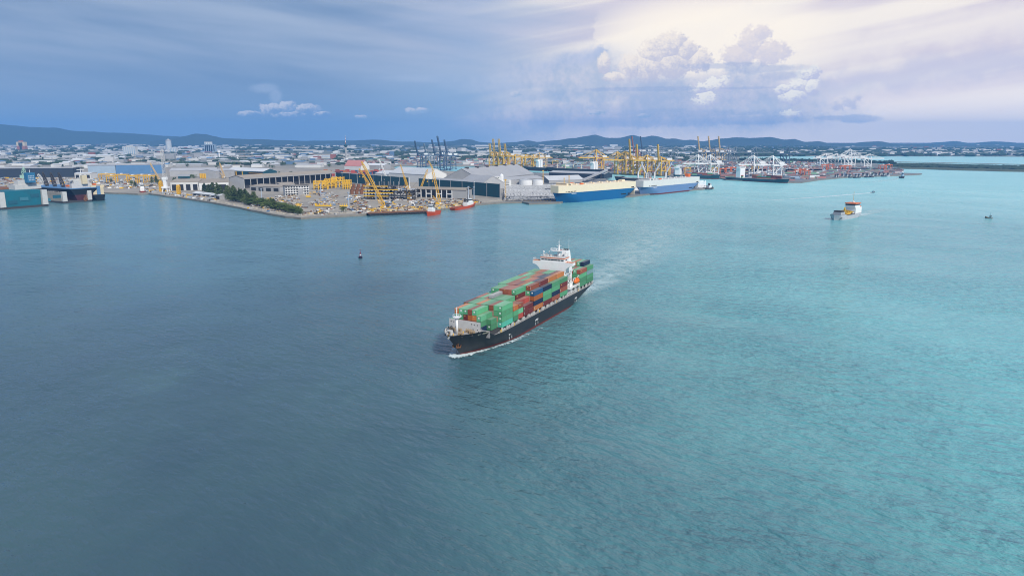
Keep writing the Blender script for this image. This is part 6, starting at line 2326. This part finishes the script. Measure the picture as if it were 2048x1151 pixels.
# navigation buoy
p = G(721, 516, 0)
t = thing('buoy', 'dark navigation buoy with red topmark and white band on open water', 'buoy', p)
MB().lathe([(1.2, -0.5), (1.75, 0.1), (1.75, 1.3), (1.0, 1.5)], 14).build('float', mat('buoy_hull', (0.02, 0.018, 0.045), 0.5), t)
mb = MB()
for k in range(4):
    a_ = PI / 4 + k * PI / 2
    mb.bar((0.95 * math.cos(a_), 0.95 * math.sin(a_), 1.4), (0.4 * math.cos(a_), 0.4 * math.sin(a_), 4.6), 0.22)
mb.build('cage', mat('buoy_red', (0.22, 0.030, 0.050), 0.6), t)
MB().cyl((0, 0, 2.6), (0, 0, 3.4), 0.72, n=10).build('white_band', M_white, t)
MB().cyl((0, 0, 4.4), (0, 0, 5.8), 0.5, 0.32, 8).build('lantern', mat('buoy_red', (0.2, 0.03, 0.05)), t)
MB().cyl((0, 0, 5.8), (0, 0, 7.2), 0.07, n=6).cyl((0, 0, 7.0), (0, 0, 7.7), 0.42, n=8).build('topmark', mat('buoy_red', (0.2, 0.03, 0.05)), t)

# wakes of the small craft
def wpts(ps):
    return [Vector((G(x, y).x, G(x, y).y, 0)) for x, y in ps]


stuff(foam_strip('foam', wpts([(1744, 385.3), (1700, 389), (1640, 394), (1580, 398), (1500, 402.5), (1420, 407)]), [5, 9, 10, 11, 11, 10], [1.1, 1.0, 0.9, 0.8, 0.7, 0.3]), 'long thin white wake behind the speedboat', 'wake')
stuff(foam_strip('foam', wpts([(1713, 433), (1730, 427), (1755, 421), (1780, 416)]), [5, 12, 20, 28], [1.0, 0.9, 0.6, 0.0], M_wake), 'pale wake behind the dredger', 'wake')
stuff(foam_strip('foam', wpts([(1798, 356.6), (1780, 360), (1750, 363), (1700, 366)]), [6, 9, 11, 12], [0.9, 0.8, 0.6, 0.1], M_wake), 'faint wake behind the harbour tug', 'wake')

# ================================================================== YARD CONTENTS
# offshore jacket frames, yellow
def jacket(label, x, y, w_, ytop, col, n=3):
    p = G(x, y, LZ)
    L = w_ / ppm(p)
    h = hgt(x, y, ytop, LZ)
    t = thing('jacket_frame', label, 'steel frame', p, yr.uniform(-0.2, 0.2), 'yellow jacket frames in the yard')
    D_ = min(L, 18)
    for i in range(n + 1):
        for sy in (0, D_):
            MB().cyl((L * i / n, sy, 0), (L * i / n, sy, h), 0.9, n=8).build('leg', col, t)
    for k in range(3):
        z = h * (0.25 + 0.33 * k)
        mb = MB()
        for sy in (0, D_):
            mb.cyl((0, sy, z), (L, sy, z), 0.6, n=6)
        for i in range(n):
            mb.cyl((L * i / n, 0, z), (L * (i + 1) / n, 0, z + (h * 0.3 if k < 2 else 0)), 0.5, n=6)
        for i in range(n + 1):
            mb.cyl((L * i / n, 0, z), (L * i / n, D_, z), 0.5, n=6)
        mb.build('bracing', col, t)
    MB().box(-1, L + 1, -1, D_ + 1, h * 0.56, h * 0.64).build('deck', col, t)
    return t


M_jack = mat('jacket_yellow', (0.78, 0.46, 0.015), 0.5, stain=0.15, scale=0.2)
for i, (x, y, w_, yt) in enumerate(((628, 379, 26, 362), (650, 376, 20, 358), (664, 374, 22, 354.5), (686, 378, 14, 360))):
    jacket(['leftmost', 'second', 'third and tallest', 'rightmost'][i] + ' of the bright yellow jacket frames in the yard', x, y, w_, yt, M_jack)
for i, (x, y, w_) in enumerate(((631, 413, 31), (680, 414, 17), (534, 401, 12), (592, 413, 10), (612, 395, 8))):
    p = G(x, y, LZ)
    L = w_ / ppm(p)
    t = thing('spreader_frame', ['long yellow spreader frame lying near the yard shore', 'short yellow spreader frame beside the floodlight mast', 'yellow spreader frame beside the tree belt', 'small yellow frame near the promontory point', 'small yellow frame right of the balcony block'][i], 'steel frame', p, yr.uniform(-0.1, 0.1), 'yellow frames lying in the yard')
    for sy in (0, 5):
        MB().cyl((0, sy, 1.2), (L, sy, 1.2), 0.8, n=8).build('tube', M_jack, t)
    for k in range(5):
        MB().bar((L * k / 4, 0, 1.2), (L * k / 4, 5, 1.2), 0.9).bar((L * k / 4, 0, 1.2), (L * k / 4, 2, 4.6), 0.7).build('rib', M_jack, t)
# rusty pipe piles on end
for i in range(9):
    x = 704 + (i % 3) * 9.5 + (i // 3) * 2
    y = 388 - (i // 3) * 6.0
    p = G(x, y, LZ)
    t = thing('rust_cylinder', 'rust-brown steel cylinder right of the yellow jackets, %s in the %s row' % (['left', 'middle', 'right'][i % 3], ['front', 'middle', 'back'][i // 3]), 'steel cylinder', p, 0, 'rusty cylinders in the yard')
    MB().cyl((0, 0, 0), (0, 0, 8.5), 3.2, n=14).build('shell', M_rust, t)
    for z in (0.4, 4.2, 8.0):
        MB().cyl((0, 0, z), (0, 0, z + 0.5), 3.45, n=14).build('stiffener_ring', M_rust, t)
# big steel module
p0, rz, L = frame_of(729, 398.5, 826, 399.5)
t = thing('steel_module', 'large open steel module of stacked grey decks and yellow walkways', 'steel module', p0, rz)
h = hgt(729, 398.5, 372, LZ)
D_ = 34
for i in range(9):
    for j in range(3):
        hh = h * (1.25 if 1 < i < 5 else 1.0 if i < 6 else 0.75)
        MB().bar((L * i / 8, D_ * j / 2, 0), (L * i / 8, D_ * j / 2, hh), 1.0).build('column', M_dkgrey, t)
for k in range(4):
    z = h * (0.22 + 0.24 * k)
    L2 = L if k < 3 else L * 0.62
    MB().box(0, L2, 0, D_, z, z + 0.6).build('deck_plate', M_dkgrey if k % 2 else M_wg, t)
    MB().bar((-1, -0.8, z + 0.6), (L2 * (0.5 + 0.1 * k), -0.8, z + 0.6), 0.9, 1.3).build('walkway', M_jack, t)
mb_mats = [M_dkgrey, M_wg, M_rust, M_wblue, M_white]
for i in range(46):
    k = yr.randrange(3)
    x, y = yr.uniform(1, L - 6), yr.uniform(0, D_ - 6)
    z = h * (0.22 + 0.24 * k) + 0.6 if k else 0
    MB().box(x, x + yr.uniform(1.5, 6), y, y + yr.uniform(2, 5), z, z + yr.uniform(1.5, h * 0.18)).build('equipment', yr.choice(mb_mats), t)
for i in range(24):
    k = yr.randrange(4)
    x = yr.uniform(0, L - 10)
    z = h * (0.1 + 0.24 * k)
    MB().cyl((x, yr.uniform(-0.6, 4), z), (x + yr.uniform(4, 10), yr.uniform(-0.6, 4), z + yr.choice([0, 0, 5])), 0.45, n=6).build('pipe', yr.choice([M_wg, M_rust, M_white]), t)
for i in range(6):
    MB().bar((L * (0.2 + i * 0.1), 5, h), (L * (0.2 + i * 0.1), 5, h * 1.3), 0.7).build('column_extension', M_wg, t)

# clutter too small and too mixed to count
def clutter(name, label, n, sampler, mats, size=(0.6, 5.0), hs=(0.4, 2.6)):
    mb = MB()
    for _ in range(n):
        p = sampler()
        if p is None:
            continue
        l, w, hh = yr.uniform(*size), yr.uniform(0.5, size[1] * 0.45), yr.uniform(*hs)
        a = yr.uniform(-0.4, 0.4) if yr.random() < 0.7 else yr.uniform(0, 3.1)
        c, s_ = math.cos(a), math.sin(a)
        pts = [(p.x + x * c - y * s_, p.y + x * s_ + y * c) for x, y in ((-l, -w), (l, -w), (l, w), (-l, w))]
        mi = yr.randrange(len(mats))
        mb.hexa([(x, y, p.z) for x, y in pts] + [(x, y, p.z + hh) for x, y in pts], mi, False)
    o = mb.build(name, mats, None, False, False)
    return stuff(o, label, 'yard clutter')


JM = [M_conc, M_rust, M_wg, M_dkgrey, M_jack, M_white, M_rb, M_wblue, M_brownmach, M_dkgrey, M_conc, M_rust, M_conc, M_brownmach, M_dkgrey, M_rb, M_wg, M_conc, M_white]


def s_yard():
    x = yr.uniform(450, 960)
    lo = interp(x, [(450, 393), (520, 396), (640, 380), (700, 388), (830, 398), (960, 398)])
    hi = interp(x, [(450, 407), (520, 421), (603, 432), (640, 430), (720, 427), (860, 420), (960, 406)])
    y = lo + (hi - lo) * (yr.random() ** 0.75)
    if mnoise.noise(Vector((x * 0.03, y * 0.10, 2.0))) < -0.02:
        return None
    return G(x, y, LZ)


clutter('yard_clutter', 'scattered steel, pipes, boxes and vehicles covering the shipyard ground', 5600, s_yard, JM, (0.4, 3.4), (0.3, 2.2))
def s_edge():
    x = yr.uniform(735, 955)
    y = interp(x, [(735, 425), (860, 420.5), (905, 413.5), (955, 407)]) - yr.uniform(0.2, 6)
    return G(x, y, LZ)


clutter('quay_clutter', 'buff and grey quayside gear packed along the yard quay edge', 1300, s_edge, [M_brownmach, M_conc, M_dkgrey, M_rust, M_wcream, M_jack], (0.8, 3.0), (0.5, 3.4))


def s_left():
    r_ = yr.random()
    if r_ < 0.45:
        x = yr.uniform(290, 430)
        y = interp(x, [(290, 383), (320, 386.5), (370, 394), (430, 403)]) - yr.uniform(0, 6)
        return G(x, y, LZ)
    x = yr.uniform(-20, 330)
    y = yr.uniform(356, 377)
    return G(x, y, LZ)


clutter('dockyard_clutter', 'mixed gear and stores strewn over the dockyard left of the promontory', 2200, s_left, [M_conc, M_wg, M_white, M_rust, M_dkgrey, M_conc, M_brownmach, M_wpale, M_wg, M_dkgrey, M_rb, M_conc, M_jack], (0.8, 5.0), (0.5, 3.0))


def s_rock():
    pts = [(430, 405), (500, 419), (560, 430), (602, 435), (640, 432), (720, 428.5), (735, 426)]
    x = yr.uniform(320, 735)
    y = interp(x, [(320, 389.5), (370, 396), (430, 405), (500, 419), (560, 430), (602, 435), (640, 432), (735, 427)]) + yr.uniform(-1.6, 0.9)
    p = G(x, y, 0.0)
    p.z = 0.2 + yr.uniform(0, 2.4)
    return p


def s_rock2():
    x = yr.uniform(905, 1045)
    y = interp(x, [(905, 414.5), (950, 408.5), (1000, 404.5), (1045, 403.5)]) + yr.uniform(-1.4, 0.8)
    p = G(x, y, 0.0)
    p.z = 0.2 + yr.uniform(0, 2.4)
    return p


def rocks(name, label, n, sampler):
    v, f = [], []
    for _ in range(n):
        p = sampler()
        R_ = yr.uniform(0.6, 1.7)
        b = len(v)
        for q in ico_v:
            k = 1 + yr.uniform(-0.35, 0.35)
            v.append((p.x + q.x * R_ * k * 1.3, p.y + q.y * R_ * k, p.z + q.z * R_ * k * 0.7))
        f.extend(tuple(b + i for i in t_) for t_ in ico_f)
    me = bpy.data.meshes.new(name)
    me.from_pydata(v, [], f)
    me.materials.append(mat('rock_buff', (0.42, 0.38, 0.31), 0.95, stain=0.5, scale=0.4))
    return stuff(obj(name, me), label, 'rocks')


rocks('shore_rocks', 'pale rock armour along the promontory shore', 1900, s_rock)
rocks('shore_rocks', 'pale rock armour on the shore below the fence end', 700, s_rock2)

# container yards
CY = [cont_mat(k, 0) for k in 'bmmgunucb'] + [M_dkgrey, M_white, M_wpale, M_wg, cont_mat('r', 0)]


def yard(name, label, n, sampler, maxt=4):
    mb = MB()
    for _ in range(n):
        p = sampler()
        if p is None:
            continue
        L_ = 12.2
        mi = yr.randrange(len(CY))
        for k in range(yr.randint(1, maxt)):
            if yr.random() < 0.5:
                mi = yr.randrange(len(CY))
            mb.box(p.x - L_, p.x + L_ * yr.choice([0, 1]), p.y, p.y + 2.44, LZ + k * 2.7, LZ + k * 2.7 + 2.6, mi, False)
    o = mb.build(name, CY, None, False, False)
    return stuff(o, label, 'containers')


def box_px(x0, x1, ya0, ya1, yb0, yb1):
    """sample between a near line (ya0..ya1) and a far line (yb0..yb1)"""
    def s():
        f = yr.random()
        x = x0 + (x1 - x0) * f
        a, b = ya0 + (ya1 - ya0) * f, yb0 + (yb1 - yb0) * f
        g = yr.random()
        y = a + (b - a) * (round(g * 9) / 9.0)
        if mnoise.noise(Vector((x * 0.045, y * 0.25, 6.0))) < -0.22:
            return None
        return G(x, y, LZ)
    return s


yard('container_yard', 'stacked red, blue and grey containers filling the terminal behind the yellow cranes', 2600, box_px(1090, 1460, 336, 352, 322, 326))
yard('container_yard', 'stacked red and orange containers of the terminal behind the white cranes', 2500, box_px(1450, 1640, 356, 355, 326, 328))
yard('container_yard', 'stacked containers at the far end of the terminal', 1500, box_px(1630, 1800, 353, 347, 337, 340), 3)
yard('container_yard', 'stacked containers across the basin behind the great hall', 900, box_px(930, 1100, 330, 336, 320, 322))
yard('container_yard', 'containers around the dark blue cranes', 700, box_px(640, 930, 329, 329.5, 321, 320))
yard('container_yard', 'stacked containers near the bow of the loaded ship', 300, box_px(1578, 1648, 361, 356, 352, 350), 3)
nr = 0
while nr < 110:
    x = yr.uniform(655, 775)
    y = yr.choice([344, 346, 348, 350, 352]) + yr.uniform(-0.2, 0.2)
    if x > 745 and y > 349:
        continue
    p = G(x, y, LZ)
    ch = yr.choice('brrobmnub')
    for lev in range(yr.choice([1, 2, 2, 3])):
        o = obj('shipping_container', cont_mesh(ch, yr.randrange(3), 12.19))
        o.location = (p.x, p.y, LZ + lev * 2.7)
        tag(o, '%s container, %s tier, behind the %s of the teal windscreen fence' % (CCOL[ch][0], ['bottom', 'second', 'third'][lev], 'left end' if x < 690 else 'second section' if x < 715 else 'middle' if x < 745 else 'hangar end'), 'container', 'containers behind the windscreen fence')
        nr += 1

# parked cars
M_cars = [mat('car_white', (0.85, 0.85, 0.85), 0.3, spec=0.5), mat('car_silver', (0.42, 0.43, 0.45), 0.35, metal=0.3), mat('car_dark', (0.05, 0.055, 0.065), 0.3, spec=0.5)]


def car_mesh(m):
    mb = MB()
    mb.hexa([(-2.2, -0.9, 0.35), (2.2, -0.9, 0.35), (2.2, 0.9, 0.35), (-2.2, 0.9, 0.35), (-2.2, -0.86, 0.95), (2.1, -0.84, 0.9), (2.1, 0.84, 0.9), (-2.2, 0.86, 0.95)], 0)
    mb.hexa([(-1.9, -0.82, 0.95), (1.1, -0.82, 0.95), (1.1, 0.82, 0.95), (-1.9, 0.82, 0.95), (-1.5, -0.66, 1.46), (0.4, -0.66, 1.46), (0.4, 0.66, 1.46), (-1.5, 0.66, 1.46)], 1)
    mb.hexa([(-1.52, -0.68, 1.46), (0.42, -0.68, 1.46), (0.42, 0.68, 1.46), (-1.52, 0.68, 1.46), (-1.45, -0.6, 1.52), (0.35, -0.6, 1.52), (0.35, 0.6, 1.52), (-1.45, 0.6, 1.52)], 0)
    for x in (-1.35, 1.35):
        for y in (-0.84, 0.84):
            mb.cyl((x, y - 0.1, 0.33), (x, y + 0.1, 0.33), 0.33, n=8, mi=2)
    return mb.mesh('parked_car', [m, M_glass, M_dkgrey])


CARM = [car_mesh(m) for m in M_cars]
asph = MB().face([G(1003, 402, LZ) + Vector((0, 0, 0.03)), G(1118, 402, LZ) + Vector((0, 0, 0.03)), G(1094, 368.5, LZ) + Vector((0, 0, 0.03)), G(1008, 373.5, LZ) + Vector((0, 0, 0.03))])
struct(asph.build('car_park_paving', mat('asphalt', (0.060, 0.060, 0.064), 0.9, stain=0.3, scale=0.05), None, False, False))
a0, b0 = G(1006, 400, LZ), G(1112, 399.5, LZ)
k = 0
ncar = 0
mbc = MB()
for r_ in range(28):
    Y = a0.y + 6 + (r_ // 2) * 33.0 + (r_ % 2) * 11.2
    if Y > a0.y + 400:
        break
    for dbl in (0, 5.2):
        x = G(1004, 395, LZ).x * (Y / a0.y) + 2 + yr.uniform(0, 2.5)
        xe = 0.0700 * Y if Y < 1330 else 0.066 * Y + 8
        while x < xe:
            x += 2.55 + yr.uniform(-0.15, 0.25)
            if yr.random() < 0.10 or mnoise.noise(Vector((x * 0.012, Y * 0.02, 3.0))) < -0.45:
                continue
            if ncar < 290:
                m_ = yr.choices([0, 1, 2], [0.82, 0.12, 0.06])[0]
                o = obj('parked_car', CARM[m_])
                o.location = (x, Y + dbl, LZ + 0.035)
                o.rotation_euler = (0, 0, PI / 2 + yr.uniform(-0.03, 0.03))
                tag(o, '%s export car, %s parking row from the quay, %s of the row' % (['white', 'silver', 'dark'][m_], ORD[r_ * 2 + (dbl > 0)], ['left end', 'left half', 'middle', 'right half', 'right end'][max(0, min(4, int((x + 18) / 21)))]), 'car', 'export cars parked on the pier')
                ncar += 1
            else:
                mbc.box(x - 0.9, x + 0.9, Y + dbl - 2.2, Y + dbl + 2.2, LZ + 0.3, LZ + 0.95, 0, False)
                mbc.box(x - 0.7, x + 0.7, Y + dbl - 1.5, Y + dbl + 0.8, LZ + 0.95, LZ + 1.35, 1, False)
                mbc.box(x - 0.68, x + 0.68, Y + dbl - 1.4, Y + dbl + 0.7, LZ + 1.35, LZ + 1.6, 0, False)
for r_ in range(9):                               # rows behind the slate car carrier
    for f in range(150):
        u = f / 150.0
        q = G(1262 + 150 * u, 381 - 6 * u - r_ * 1.6, LZ)
        if yr.random() < 0.8:
            mbc.box(q.x - 0.9, q.x + 0.9, q.y - 2.2, q.y + 2.2, LZ + 0.3, LZ + 0.95, 0, False)
            mbc.box(q.x - 0.7, q.x + 0.7, q.y - 1.5, q.y + 0.8, LZ + 0.95, LZ + 1.6, 0, False)
stuff(mbc.build('parked_car_rows', [M_cars[0], M_glass], None, False, False), 'endless rows of white export cars filling the rest of the pier', 'cars')
# quay fenders and paved strip along the car pier
qs = [G(x, y, 0) for x, y in ((1050, 405.5), (1120, 405.2))]
t = thing('quay_fender_row', 'dark fender piles with yellow caps along the pier head', 'fender', qs[0])
for k in range(12):
    q = (qs[1] - qs[0]) * (k / 11.0)
    MB().cyl((q.x, q.y - 1.6, -0.4), (q.x, q.y - 1.6, 3.0), 0.8, n=8).build('pile', M_dkgrey, t)
    MB().box(q.x - 0.8, q.x + 0.8, q.y - 1.0, q.y + 0.6, 2.62, 3.2).build('cap', M_yellow, t)
